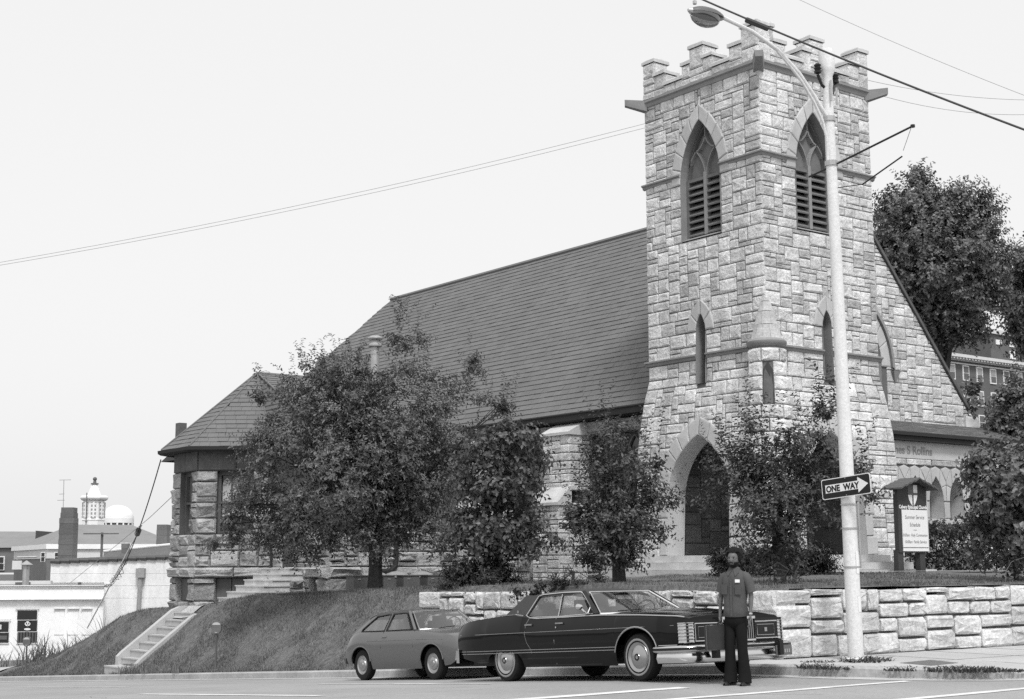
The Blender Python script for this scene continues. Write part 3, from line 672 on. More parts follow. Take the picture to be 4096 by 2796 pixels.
# ------------------------------------------------------------------ nave
NX, EX, EZ, RX, RZ = 27.3, 26.95, 6.15, 32.95, 13.09
YF, YR, YH = 27.8, 52.4, 57.6
m_ = (RZ-EZ)/(RX-EX)
SHING = []
def shingled(E0, E1, T0, T1, rows, wid, seed, th=0.027):
    r = random.Random(seed); E0, E1, T0, T1 = map(Vector, (E0, E1, T0, T1)); nrm = (E1-E0).cross(((T0+T1)/2-(E0+E1)/2)).normalized()
    if nrm.z < 0: nrm = -nrm
    for j in range(rows):
        t0, t1 = j/rows, (j+1.12)/rows; t1 = min(t1, 1)
        a0, a1 = E0.lerp(T0, t0), E1.lerp(T1, t0); b0, b1 = E0.lerp(T0, t1), E1.lerp(T1, t1)
        L = (a1-a0).length; d = (a1-a0).normalized() if L > 1e-3 else (E1-E0).normalized()
        upv = ((T0+T1)/2-(E0+E1)/2); upv = (upv-d*upv.dot(d)).normalized(); H = (b0-a0).dot(upv)
        lo, hi = 0, L; bl = (b0-a0).dot(d); bh = (b1-a0).dot(d); x = -wid*((j*0.5) % 1)-r.uniform(0, .06)
        while x < L:
            w = wid*r.uniform(.9, 1.1); s0, s1 = max(x, 0), min(x+w-.006, L); x += w
            if s1-s0 < .03: continue
            u0, u1 = min(max(s0, bl), bh), min(max(s1, bl), bh); dz = r.uniform(-.004, .004); k = th*r.uniform(.8, 1.25)
            p = [a0+d*s0+nrm*(k+dz), a0+d*s1+nrm*(k+dz*.5), a0+d*u1+upv*H+nrm*.006, a0+d*u0+upv*H+nrm*.006, a0+d*s0-nrm*.004, a0+d*s1-nrm*.004]
            if u1-u0 < 1e-4: continue
            mb = MB(); mb.v = [tuple(q) for q in p]; mb.f = [(0, 1, 2, 3), (4, 5, 1, 0), (4, 0, 3), (5, 2, 1)]
            c = (p[0]+p[2])/2; SHING.append(((s1-s0)*H/max(1, (c-cam.location).length_squared), mb, c))
shingled((EX, YF+.02, EZ), (EX, YH, EZ), (RX, YF+.02, RZ), (RX, YR, RZ), 39, 0.36, 5)
b = MB(); b.add([(EX, YF, EZ-.02), (EX, YH, EZ-.02), (RX, YR, RZ-.02), (RX, YF, RZ-.02), (2*RX-EX, YF, EZ-.02), (2*RX-EX, YH, EZ-.02)], [(0, 1, 2, 3), (3, 2, 5, 4), (1, 5, 2)]); part('nave_roof', b, M['under'])
b = MB(); b.tube([(RX, YF, RZ+.02), (RX, YR, RZ+.02)], .09, 6); part('ridge_cap', b, M['shingle'])
b = MB(); b.add([(EX-.12, 28.95, EZ-.02), (EX-.12, YH, EZ-.02), (EX+.02, YH, EZ+.02), (EX+.02, 28.95, EZ+.02), (EX-.12, 28.95, EZ-.2), (EX-.12, YH, EZ-.2), (EX+.0, 28.95, EZ-.24), (EX, YH, EZ-.24), (NX+.1, 28.95, EZ-.26), (NX+.1, YH, EZ-.26)],
                [(0, 1, 2, 3), (4, 5, 1, 0), (6, 7, 5, 4), (8, 9, 7, 6)]); part('gutter', b, M['gutter'])
b = MB(); b.tube([(EX-.1, 28.95, EZ-.01), (EX-.1, YH, EZ-.01)], .045, 6); part('gutter_lip', b, M['gutter'])
rng = random.Random(23)
F_nave = frame((NX, 29.0, 0), (0, 1, 0), (-1, 0, 0))
wins = [(1.35, 3.65), (5.75, 8.05)]
def nwin(s0, s1): return rect(s0, s1, 3.45, 5.52)
part('nave_wall', wall_face(rect(-.6, 9.3, .8, 6.1), [nwin(*w) for w in wins], [], F_nave), M['mortar'])
b = MB(); b.box(NX+.02, NX+.4, 38.3, YH, .3, 6.05); b.box(NX, 2*RX-NX, YH-.4, YH, .3, 6.05); part('rear_wall', b, M['mortar'])
R = ashlar(0, 9.2, 1.0, 3.45, .16, .19, WOPT, HOPT, None, rng)
for a, c in ((0, 1.35), (3.65, 5.75), (8.05, 9.2)): R += ashlar(a, c, 3.45, 5.52, .16, .19, WOPT, HOPT, None, rng)
lay(F_nave, R, rng, 'rubble', 0.03, 0.06, 1.2, size=.5)
for a, c in ((0, 1.2), (1.2, 3.8), (3.8, 5.6), (5.6, 8.2), (8.2, 9.2)): stone(F_nave, pillow(rect(a, c, 5.52, 5.92), .05, .12, rng, 1.3), M['rubble'], .5)
def bigwin(F, s0, s1, z0, z1, cols):
    b = put(F, MB().add([(s0, z0, -.22), (s1, z0, -.22), (s1, z1, -.22), (s0, z1, -.22)], [(0, 1, 2, 3)])); w = part('window', b, M['frame'])
    part('window_reveal', reveal(rect(s0, s1, z0, z1), .04, -.24, F, True), M['rubble'])
    part('window_sill', put(F, MB().box(s0-.1, s1+.1, z0-.14, z0, -.2, .12)), M['limestone'])
    cw = (s1-s0)/cols
    for i in range(cols):
        c = s0+(i+.5)*cw; P = opening(cw*.36, z0+.12, z1-.65, z1-.12, c, 5)
        g = put(F, MB().add([(s, z, -.215) for s, z in P], [tuple(range(len(P)))])); q = obj('pane', g, M['pane'], w)
        b = MB()
        for (x0, y0), (x1, y1) in zip(P, P[1:]+P[:1]):
            b.add([F(x0, y0, -.215), F(x1, y1, -.215), F(x1, y1, -.15), F(x0, y0, -.15)], [(0, 1, 2, 3)]); 
            b.add([F(c+(x0-c)*1.12, y0+(.03 if y0 > z1-.6 else 0), -.15), F(c+(x1-c)*1.12, y1+(.03 if y1 > z1-.6 else 0), -.15), F(x1, y1, -.15), F(x0, y0, -.15)], [(0, 1, 2, 3)])
        obj('moulding', b, M['louver'], w)
    for i in range(1, cols): obj('mullion', put(F, MB().box(s0+i*cw-.04, s0+i*cw+.04, z0, z1, -.22, -.10)), M['frame'], w)
for w in wins: bigwin(F_nave, w[0], w[1], 3.45, 5.52, 3)
def buttress(y0, y1):
    X1, X2 = 26.55, 26.15
    for xf, z0, z1 in ((X1, 3.9, 5.6), (X2, .8, 3.55)):
        b = MB(); b.box(xf+.01, NX+.05, y0+.01, y1-.01, z0, z1); part('buttress', b, M['mortar'])
        for F, L_ in ((frame((xf, y0, 0), (0, 1, 0), (-1, 0, 0)), y1-y0), (frame((xf, y0, 0), (1, 0, 0), (0, -1, 0)), NX-xf)):
            lay(F, ashlar(0, L_, z0, z1, .13, .125, [(2, 2), (3, 3), (4, 3), (6, 2)], [(1, 3), (2, 4)], None, rng), rng, 'stone', .012, .010, .7, 0, L_, size=.6)
    for xa, xb, za, zb_ in ((X1-.08, NX-.02, 5.56, 6.0), (X2-.1, X1+.02, 3.52, 4.05)):
        b = MB(); pr = [(xa, za-.05), (xa, za+.03), (xb, zb_), (xb, za-.05)]; n = 4; e = .07
        b.add([(x, y0-e, z) for x, z in pr]+[(x, y1+e, z) for x, z in pr], [(0, 1, 2, 3), (7, 6, 5, 4)]+[(i, 4+i, 4+(i+1) % 4, (i+1) % 4) for i in range(4)]); part('weathering_slab', b, M['limestone'])
buttress(32.55, 33.75); buttress(36.55, 37.55)
# gable front right of the tower
F_gab = frame((TX, YF, 0), (1, 0, 0), (0, -1, 0))
gx0, gx1 = 3.9, 12.75
def rake(s): return RZ+.22 - m_*abs(TX+s-RX)
gout = [(gx0, 1.2), (gx1, 1.2), (gx1, 6.25), (12.45, rake(12.45)), (RX-TX, rake(RX-TX)), (gx0, rake(gx0))]
def clip_half(P, f):            # keep f(p) <= 0
    o = []
    for i in range(len(P)):
        a, c = P[i], P[(i+1) % len(P)]; fa, fc = f(a), f(c)
        if fa <= 0: o.append(a)
        if (fa < 0) != (fc < 0) and fa != fc: t = fa/(fa-fc); o.append((lerp(a[0], c[0], t), lerp(a[1], c[1], t)))
    return o
gc, ga = 7.85, 0.55
hole = opening(ga, 5.9, 7.6, 8.95, gc, 8)
part('gable_wall', wall_face(gout, [hole], [], F_gab), M['mortar'])
gin = arch_in(ga+.22, 5.9, 7.6, 9.2, gc)
R = ashlar(gx0, gx1, 4.6, 12.9, .108, .122, WOPT, HOPT, lambda s, z: gin(s, z) or z > rake(s)+.1 or (z > 6.3 and s > 12.5), rng)
lay(F_gab, R, rng, 'stone', .022, .014, clip=lambda P: clip_half(P, lambda p: p[1]-rake(p[0])+.04), size=.7)
i_, o_ = arch(ga, 7.6, 8.95, 8, gc), arch(ga+.42, 7.6, 9.42, 8, gc)
for P in voussoirs(i_[:9], o_[:9], 3)+voussoirs(i_[8:], o_[8:], 3): stone(F_gab, ringpillow(P, .05, .01, rng), M['dressed'], .2)
o2 = arch(ga+.56, 7.55, 9.60, 8, gc); b = MB()
for (a0, a1), (c0, c1) in zip(zip(o_, o_[1:]), zip(o2, o2[1:])): b.add([(*a0, .13), (*a1, .13), (*c1, .10), (*c0, .10), (*c1, 0), (*c0, 0), (*a1, 0), (*a0, 0)], [(0, 1, 2, 3), (3, 2, 4, 5), (0, 7, 6, 1)])
part('hood_mould', put(F_gab, b), M['stringc'])
part('hood_stop', put(F_gab, MB().add([(gc+.97, 7.5, 0), (gc+1.3, 7.5, 0), (gc+1.12, 7.1, 0), (gc+.97, 7.5, .16), (gc+1.3, 7.5, .16), (gc+1.12, 7.15, .06)], [(3, 4, 5), (0, 2, 5, 3), (1, 4, 5, 2), (0, 3, 4, 1)])), M['stringc'])
part('gable_window_reveal', reveal(hole, .03, -.35, F_gab, True), M['dressed']); part('gable_window_pane', put(F_gab, MB().add([(s, z, -.34) for s, z in hole], [tuple(range(len(hole)))])), M['pane'])
b = MB()
for s0, s1 in ((4.4, RX-TX), (RX-TX, 12.5)):
    z0, z1 = rake(s0), rake(s1); b.add([F_gab(s, z+d, n) for s, z in ((s0, z0), (s1, z1)) for d in (-.02, .12) for n in (.10, -.35)], [(0, 1, 3, 2), (4, 6, 7, 5), (0, 4, 5, 1), (2, 3, 7, 6), (0, 2, 6, 4), (1, 5, 7, 3)])
part('raking_coping', b, M['frieze']); stone(F_gab, pillow(rect(12.3, 13.0, 5.95, 6.35), .1, .03, rng, .5), M['limestone'], .4)
# porch in front of the gable
PY = 26.3; F_por = frame((TX, PY, 0), (1, 0, 0), (0, -1, 0))
lc = [5.0+.937*k for k in range(9)]
lan = [opening(.325, 3.06, 3.55, 4.27, c, 6) for c in lc]
part('porch_wall', wall_face(rect(4.0, 13.4, 1.2, 5.2), lan, [], F_por), M['mortar'])
lay(F_por, ashlar(4.0, 13.4, 1.45, 2.86, .16, .17, WOPT, HOPT, None, rng), rng, 'stone', .03, .03, size=.4)
stone(F_por, ringpillow(rect(4.0, 9.0, 2.86, 3.06), .08, .006, rng), M['dressed'], .6); stone(F_por, ringpillow(rect(9.0, 13.4, 2.86, 3.06), .08, .006, rng), M['dressed'], .6)
for k, c in enumerate(lc):
    part('lancet_reveal', reveal(lan[k], .03, -.5, F_por, True), M['dressed'])
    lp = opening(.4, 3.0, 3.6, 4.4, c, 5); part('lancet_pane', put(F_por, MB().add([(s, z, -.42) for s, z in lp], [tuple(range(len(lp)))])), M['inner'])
    A = arch(.325, 3.55, 4.27, 6, c); h = len(A)//2
    # arch stones cut in zig-zag blocks
    for sx in (-1, 1):
        a1 = A[:h+1] if sx == 1 else A[h:][::-1]
        P = [a1[0]]+[(c+sx*.465, 3.55), (c+sx*.465, 4.02)]+[a1[3]]+a1[2:0:-1]; Q = [a1[3], (c+sx*.465, 4.02), (c+sx*.465, 4.12), (c+sx*.22, 4.48), a1[4]]
        for T in (P, Q):
            if sum(T[i][0]*T[(i+1) % len(T)][1]-T[(i+1) % len(T)][0]*T[i][1] for i in range(len(T))) < 0: T = T[::-1]
            stone(F_por, ringpillow(T, .035, .004, rng), M['dressed'], .1)
    T = [A[h], A[h-2], (c+.22, 4.48), (c, 4.56), (c-.22, 4.48), A[h+2]]
    if sum(T[i][0]*T[(i+1) % len(T)][1]-T[(i+1) % len(T)][0]*T[i][1] for i in range(len(T))) < 0: T = T[::-1]
    stone(F_por, ringpillow(T, .035, .004, rng), M['dressed'], .1)
    stone(F_por, ringpillow([(c+.4685, 4.13), (c+.7, 4.48), (c+.4685, 4.56), (c+.237, 4.48)], .035, .004, rng), M['dressed'], .08)
    if k < 8: stone(F_por, ringpillow(rect(c+.335, c+.602, 3.06, 3.54), .04, .004, rng), M['dressed'], .12)
for k in range(8): stone(F_por, pillow(rect(4.0+k*1.15, 5.13+k*1.15, 4.55, 4.74), .03, .02, rng), M['stone'], .15)
b = put(F_por, MB().box(4.0, 13.4, 4.74, 5.22, -.02, .05)); part('inscription_band', b, M['dressed'])
b = MB(); b.add([F_por(4.2, 5.42, .24), F_por(13.6, 5.42, .24), F_por(13.6, 6.0, -1.5), F_por(4.2, 6.0, -1.5)], [(0, 1, 2, 3)]); part('porch_roof', b, M['under'])
shingled(F_por(4.2, 5.43, .24), F_por(13.6, 5.43, .24), F_por(4.2, 6.01, -1.49), F_por(13.6, 6.01, -1.49), 9, .36, 8)
b = put(F_por, MB().box(4.2, 13.6, 5.22, 5.44, .0, .25)); part('porch_fascia', b, M['gutter']); b = put(F_por, MB().box(4.2, 13.6, 5.36, 5.46, .25, .32)); part('porch_gutter', b, M['gutter'])
# ------------------------------------------------------------------ end wing with its polygonal bay
rng = random.Random(41)
P0, P1, P2, P3, P4 = (19.7, 44.35), (19.7, 42.6), (21.6, 41.12), (21.6, 37.6), (26.6, 37.6)
def wallframe(a, c):
    d = Vector((c[0]-a[0], c[1]-a[1], 0)); L = d.length; d.normalize(); n = Vector((d.y, -d.x, 0))
    if n.dot(Vector((-a[0], -a[1], 0))) < 0 and False: n = -n
    return frame((a[0], a[1], 0), d, n), L
WB = [(2, 1), (3, 2), (4, 4), (5, 4), (6, 3), (8, 2)]; HB = [(1, 1.5), (2, 4), (3, 2)]
def rubble_wall(a, c, win, low, zb, extra_doors=()):
    F, L = wallframe(a, c)
    holes = []
    for (s0, s1, z0, z1) in win+low: holes.append(rect(s0, s1, z0, z1))
    part('bay_wall', wall_face(rect(0, L, -.6, 5.45), holes, [], F), M['mortar'])
    def lay_band(z0, z1, ops, us=.155, uz=.16):
        cuts_ = sorted(v for o in ops for v in (o[0], o[1])); xs = [0]+cuts_+[L]
        for i in range(0, len(xs), 2):
            if xs[i+1]-xs[i] > .08: lay(F, ashlar(xs[i], xs[i+1], z0, z1, us, uz, WB, HB, None, rng), rng, 'rubble', .04, .056, 1.1, 0, L, size=.55)
    wz = win[0][2:] if win else (2.8, 2.8)
    if low: 
        lz0, lz1 = low[0][2], low[0][3]; lay_band(zb, lz0, []); lay_band(lz0, lz1, low); 
        if lz1 < 1.43: lay_band(lz1, 1.43, [])
    else: lay_band(zb, 1.43, [])
    n = max(1, round(L/1.1)); 
    for i in range(n): 
        if not any(o[2] < 1.5 and o[3] > 1.8 and o[0] < L*(i+.5)/n < o[1] for o in win): stone(F, pillow(rect(L*i/n-(.05 if i == 0 else 0), L*(i+1)/n+(.05 if i == n-1 else 0), 1.43, 1.75), .10, .10, rng, 1.0), M['rubble'], .35)
    lay_band(1.75, wz[0], [o for o in win if o[2] < 1.9])
    if win: lay_band(wz[0], wz[1], win)
    k = max(1, round(L/1.0))
    for i in range(k): part('shaded_frieze_stone', put(F, pillow(rect(L*i/k, L*(i+1)/k, 4.75, 5.42), .05, .02, rng, .4)), M['frieze'])  # dark band below the eave: shadow put into the stone colour
    for (s0, s1, z0, z1) in low:
        part('basement_window', put(F, MB().add([(s0, z0, -.2), (s1, z0, -.2), (s1, z1, -.2), (s0, z1, -.2)], [(0, 1, 2, 3)])), M['frame'])
        part('basement_reveal', reveal(rect(s0, s1, z0, z1), .06, -.22, F, True), M['rubble'])
        k = 2 if s1-s0 > .8 else 1
        for i in range(1, k+1): part('basement_board', put(F, MB().box(s0+(s1-s0)*(i-1)/k+.02, s0+(s1-s0)*i/k-.01, z0+.02, z1-.02, -.19, -.12)), M['metalbox'])
    return F, L
def sash(F, s0, s1, z0, z1, lights):
    w = part('window', put(F, MB().add([(s0, z0, -.25), (s1, z0, -.25), (s1, z1, -.25), (s0, z1, -.25)], [(0, 1, 2, 3)])), M['pane'])
    part('window_reveal', reveal(rect(s0, s1, z0, z1), .05, -.26, F, True), M['frame'])
    for a, c in ((s0, s0+.09), (s1-.09, s1)): obj('stile', put(F, MB().box(a, c, z0, z1, -.25, -.12)), M['frame'], w)
    zm = z0+(z1-z0)*.5
    for a, c in ((z0, z0+.10), (zm-.035, zm+.035), (z1-.12, z1)): obj('rail', put(F, MB().box(s0+.09, s1-.09, a, c, -.24, -.13)), M['frame'], w)
    if lights == 1:
        for a, c in ((z0+.10, zm-.035), (zm+.035, z1-.12)): obj('blind', put(F, MB().add([(s0+.09, a, -.23), (s1-.09, a, -.23), (s1-.09, c, -.23), (s0+.09, c, -.23)], [(0, 1, 2, 3)])), M['grey'] if a < zm-.1 else M['metalbox'], w)
    else:
        cw = (s1-s0-.18)/lights
        for i in range(lights):
            c = s0+.09+(i+.5)*cw
            P = opening(cw*.42, zm+.04, z1-.42, z1-.2, c, 5); obj('blind', put(F, MB().add([(s, z, -.23) for s, z in P], [tuple(range(len(P)))])), M['blind'], w)
            P = opening(cw*.42, z0+.55, zm-.06, zm-.055, c, 2); obj('blind', put(F, MB().add([(s, z, -.23) for s, z in P], [tuple(range(len(P)))])), M['blind'], w)
            if i: obj('muntin', put(F, MB().box(c-cw/2-.02, c-cw/2+.02, z0+.1, z1-.12, -.235, -.19)), M['frame'], w)
# visible faces: A (-X), B (diagonal), door wall (-X), front wall (-Y)
FA, LA = rubble_wall(P0, P1, [(.55, 1.49, 2.78, 4.74)], [(.45, 1.40, .70, 1.42)], -.2)
sash(FA, .55, 1.49, 2.78, 4.74, 1)
FBb, LB = rubble_wall(P1, P2, [(.62, 1.74, 2.78, 4.74)], [(.62, 1.60, .70, 1.42)], .0)
sash(FBb, .62, 1.74, 2.78, 4.74, 3)
FD, LD = rubble_wall(P2, P3, [(.72, 1.52, 1.72, 4.0)], [(2.42, 2.92, .95, 1.42)], .0)
dl = part('door', put(FD, MB().add([(.72, 1.72, -.2), (1.52, 1.72, -.2), (1.52, 4.0, -.2), (.72, 4.0, -.2)], [(0, 1, 2, 3)])), M['grey'])
for k in range(2):
    for j in range(2): obj('door_panel', put(FD, MB().box(.82+.34*k, 1.08+.34*k, 1.95+1.0*j, 2.75+1.0*j, -.2, -.175)), M['metalbox'], dl)
part('door_frame', reveal(rect(.72, 1.52, 1.72, 4.0), .05, -.22, FD, True), M['frame'])
b = MB(); b.tube([FD(.12, 1.5, .12), FD(.12, 5.4, .12)], .05, 8); part('downpipe', b, M['gutter'])
FW, LW = rubble_wall(P3, P4, [], [], .5)
b = MB(); b.tube([FW(2.2, 5.3, .14), FW(2.2, 1.95, .14), FW(2.15, 1.75, .17), FW(1.95, 1.62, .22), FW(1.6, 1.60, .24)], .085, 8); part('downpipe', b, M['gutter'])
stone(FD, pillow(rect(LD-.35, LD+.05, 1.40, 1.80), .14, .10, rng, .7), M['rubble'], .3)
b = MB(); b.prism([(19.72, 44.33), (21.6, 45.8), (21.6, 48.6), (29, 48.6), (29, 43), (22, 43)], -.8, 5.4); part('rear_wall', b, M['mortar'])
# wing roof: eaves, facets, shingles, gutter
AP = (22.0, 43.25, 8.08); RE = (28.7, 43.25, 8.08)
ev = [(19.28, 44.55, 5.48), (19.28, 42.42, 5.48), (21.32, 40.78, 5.48), (21.18, 37.2, 5.48), (27.2, 37.2, 5.48)]
evb = [(21.2, 45.8, 5.48), (21.2, 49, 5.48), (28.8, 49, 5.48)]
V3 = [tuple(p) for p in ev]+[AP, RE]+evb
b = MB(); b.add([(x, y, z-.02) for x, y, z in V3], [(0, 1, 5), (1, 2, 5), (2, 3, 5), (3, 4, 6, 5), (7, 0, 5), (8, 7, 5), (9, 8, 5, 6)]); part('wing_roof', b, M['under'])
for i, (a, c) in enumerate(((0, 1), (1, 2), (2, 3))): shingled(ev[a], ev[c], AP, AP, 17, .34, 60+i)
shingled(ev[3], ev[4], AP, RE, 26, .34, 66)
b = MB(); b.tube([AP, RE], .07, 6); part('ridge_cap', b, M['shingle'])
for q in (ev[0], ev[1], ev[2], ev[3]): b = MB(); b.tube([Vector(q)+U_*.03, Vector(AP)+U_*.03], .035, 5); part('hip_cap', b, M['shingle'])
b = MB(); out = [Vector(p) for p in [evb[0]]+ev]; rows = []
for i, p in enumerate(out):
    d0 = (out[i]-out[max(i-1, 0)]); d1 = (out[min(i+1, len(out)-1)]-out[i]); 
    n0 = Vector((d0.y, -d0.x, 0)) if d0.length else Vector((d1.y, -d1.x, 0)); n1 = Vector((d1.y, -d1.x, 0)) if d1.length else n0; n = (n0.normalized()+n1.normalized()).normalized()*1.05
    n = n if n.dot(Vector((-1, -1, 0))) > 0 else -n
    rows.append([p+n*.02+U_*.01, p+n*.11+U_*.0, p+n*.10-U_*.10, p+n*.02-U_*.15, p-n*.48-U_*.12])
b.grid(rows); part('gutter', b, M['gutter'])
b = MB(); b.box(20.35, 20.62, 45.6, 45.9, 5.0, 6.55); part('chimney', b, M['brick'])
# steps up to the wing door
for i, (z, x) in enumerate(((1.72, 21.02), (1.55, 20.74), (1.38, 20.46), (1.21, 20.18), (1.03, 19.90), (.86, 19.62), (.70, 19.36))):
    b = MB(); b.box(x, 21.55-.002*i, 38.95-.004*i, 40.75+.004*i, z-.40, z-.03); b.box(x-.025, 21.56-.002*i, 38.92-.004*i, 40.78+.004*i, z-.035, z); part('step', b, M['limestone'] if i < 5 else M['concrete'])
Fs = frame((19.6, 38.93, 0), (1, 0, 0), (0, -1, 0))
lay(Fs, [(s, s+.45, z, z+.26) for k, s in enumerate((.0, .47, .94, 1.41)) for z in [.3+.27*j for j in range(k+1)] if z+.26 < .62+.62*s], rng, 'rubble', .02, .06, 1.2, size=.4)
# metal flue on the wing roof
fx, fy = 23.85, 38.85
fb = MB(); fb.lathe([(.135, 5.9), (.135, 8.35), (.145, 8.36), (.145, 8.45), (.125, 8.46), (.125, 8.7)], (fx, fy, 0), 16); fl_ = part('flue', fb, M['galv'], True)
b = MB(); b.lathe([(.13, 8.66), (.215, 8.60), (.22, 8.64), (.16, 8.72), (.16, 8.80)], (fx, fy, 0), 18); obj('flue_collar', b, M['zinc'], fl_, True)
b = MB(); b.lathe([(0.0, 8.96), (.12, 8.95), (.235, 8.89), (.24, 8.86), (.20, 8.81), (.10, 8.80)], (fx, fy, 0), 18); obj('flue_cap', b, M['galv'], fl_, True)
# ------------------------------------------------------------------ masonry and shingles as pieces: the largest in view one by one
def visible_score(c):
    d = Vector(c)-cam.location; z = d.dot(fw)
    return z
S2 = []
for a, p, m, c in STONES:
    z = visible_score(c); sc = a/(z*z)
    S2.append((sc, p, m))
S2.sort(key=lambda t: -t[0])
for sc, p, m in S2[:300]: part('stone', p, m)
rest = {}
for sc, p, m in S2[300:]:
    r = rest.setdefault(m.name, (MB(), m)); r[0].add(p.v, p.f)
allb = MB(); mats = []; me = None
def joined(name, groups, kind='stuff'):
    """one mesh with a material slot for each kind of piece"""
    tot = MB(); idx = []; ms = []
    for mb, m in groups: tot.add(mb.v, mb.f); idx += [len(ms)]*len(mb.f); ms.append(m)
    o = part(name, tot, None, False, kind)
    for m in ms: o.data.materials.append(m)
    o.data.polygons.foreach_set('material_index', idx); return o
joined('stonework', list(rest.values()))
SHING.sort(key=lambda t: -t[0])
for a, p, c in SHING[:300]: part('shingle', p, M['shingle'])
tot = MB()
for a, p, c in SHING[300:]: tot.add(p.v, p.f)
joined('roof_shingling', [(tot, M['shingle'])])
# carved inscription and other lettering
def text(body, m, name, parent, origin, right, upv, size, depth=0.004, align='CENTER', shear=0, xs=1.0, space=1.0, bold=0):
    cu = bpy.data.curves.new(name, 'FONT'); cu.body = body; cu.size = size; cu.extrude = depth; cu.align_x = align; cu.shear = shear; cu.space_character = space; cu.offset = bold
    to = bpy.data.objects.new(name, cu); COL.objects.link(to); dg = bpy.context.evaluated_depsgraph_get(); me = bpy.data.meshes.new_from_object(to.evaluated_get(dg))
    bpy.data.objects.remove(to); bpy.data.curves.remove(cu)
    r, u = Vector(right).normalized(), Vector(upv).normalized(); n = r.cross(u); o_ = Vector(origin)
    for v in me.vertices: v.co = o_ + r*v.co.x*xs + u*v.co.y + n*v.co.z
    me.materials.clear(); me.materials.append(m)
    o = bpy.data.objects.new(name, me); COL.objects.link(o)
    if parent:
        o.parent = parent
        if parent.name in INV: o.matrix_parent_inverse = INV[parent.name]
    return o
text('In  Memory of James S Rollins', M['grey'] if False else M['stringc'], 'inscription', CH, F_por(4.6, 4.86, .052), (1, 0, 0), (0, 0, 1), .33, .004, 'LEFT', 0, .98, 1.02, .008)
# ------------------------------------------------------------------ retaining wall, stone by stone
rng = random.Random(77)
RW = thing('retaining_wall', 'low retaining wall of large pale rock-faced stones between lawn and sidewalk', 'wall', (16.9, 15.7, .3))
WX, WY = 16.85, 15.68
def ztop(Y): return interp([(15.6, 1.37), (19, 1.33), (25.6, 1.24)], Y)
F_w1 = frame((WX, WY, 0), (0, 1, 0), (-1, 0, 0)); F_w2 = frame((WX, WY, 0), (1, 0, 0), (0, -1, 0)); F_w3 = frame((WX, 25.6, 0), (1, 0, 0), (0, 1, 0))
b = MB(); b.box(WX+.03, WX+.42, WY+.03, 25.57, -1.2, 1.12); b.box(WX+.42, 62, WY+.03, WY+.42, -.3, 1.25)
for i in range(10): y0, y1 = lerp(WY+.03, 25.57, i/10), lerp(WY+.03, 25.57, (i+1)/10); b.box(WX+.032, WX+.418, y0, y1, 1.0, ztop(y1)-.06)
obj('core', b, M['wallmortar'], RW)
def wall_run(F, L, zt, zb, us, uz, wopt, hopt, e, bul, minh, c0=True):
    rects = ashlar(0, L, -0.0, 1.06, us, uz, wopt, hopt, None, rng)
    for s0, s1, h0, h1 in rects:
        s = (s0+s1)/2; top, bot = zt(s), zb(s); hh = top-bot
        if s0 > 14 and F is F_w2: continue
        z0, z1 = top-1.06+h0, top-1.06+h1
        if z1 < bot-.1: continue
        j = .016
        P = [(s0+rng.uniform(0, j), z0+rng.uniform(0, j)), (s1-rng.uniform(0, j), z0+rng.uniform(0, j)), (s1-rng.uniform(0, j), z1-rng.uniform(0, j)), (s0+rng.uniform(0, j), z1-rng.uniform(0, j)+(rng.uniform(-.02, .02) if h1 > 1.0 else 0))]
        if c0 and s0 < .01: P[0] = (s0-e, P[0][1]); P[3] = (s0-e, P[3][1])
        P4_ = list(P); O = []; w_, h_ = s1-s0, z1-z0                 # knocked-off corners
        for i in range(4):
            c_, pv, nx = P4_[i], P4_[i-1], P4_[(i+1) % 4]; k = rng.uniform(.02, .075 if rng.random() < .3 else .035)
            if c0 and s0 < .01 and i in (0, 3): O.append(c_); continue
            for q in (pv, nx): L_ = math.hypot(q[0]-c_[0], q[1]-c_[1]); O.append((c_[0]+(q[0]-c_[0])*k/L_, c_[1]+(q[1]-c_[1])*k/L_))
        PO = O
        p = pillow(PO, e, bul*rng.uniform(.6, 1.5), rng, 1.25, .013, -.10 if h1 < 1.0 else -.12)
        if h1 > 1.0:                                             # top stones have a top face reaching back over the core
            n0 = len(p.v); p.add([(P[3][0]+.01, P[3][1]-.012, e*.8), (P[2][0]-.01, P[2][1]-.012, e*.8), (P[2][0]-.01, P[2][1]-.02, -.40), (P[3][0]+.01, P[3][1]-.02, -.40), (P[2][0]-.01, z0, -.40), (P[3][0]+.01, z0, -.40), (P[2][0]-.01, z0, e*.5), (P[3][0]+.01, z0, e*.5)],
                           [(0, 1, 2, 3), (3, 2, 4, 5), (1, 6, 4, 2), (0, 3, 5, 7)])
        obj('stone', put(F, p), M['retain'], RW)
wall_run(F_w1, 25.6-WY, lambda s: ztop(WY+s), lambda s: zcurb(WY+s)-.05, .135, .112, [(2, 2), (3, 4), (4, 4), (5, 3), (6, 1)], [(1, 1), (2, 4), (3, 3)], .035, .026, .1)
wall_run(F_w2, 16, lambda s: 1.375+.008*math.sin(s*2.1), lambda s: .30, .15, .118, [(3, 2), (4, 4), (5, 4), (6, 3), (7, 1)], [(2, 3), (3, 4), (4, .8)], .04, .03, .1)
for s0, s1 in ((0.05, .22), (.23, .42)):
    for z0, z1 in ((-.3, .2), (.21, .55), (.56, .92), (.93, 1.23)): obj('stone', put(F_w3, pillow(rect(s0, s1, z0, z1), .03, .04, rng, 1.1, .014)), M['retain'], RW)
b = MB()
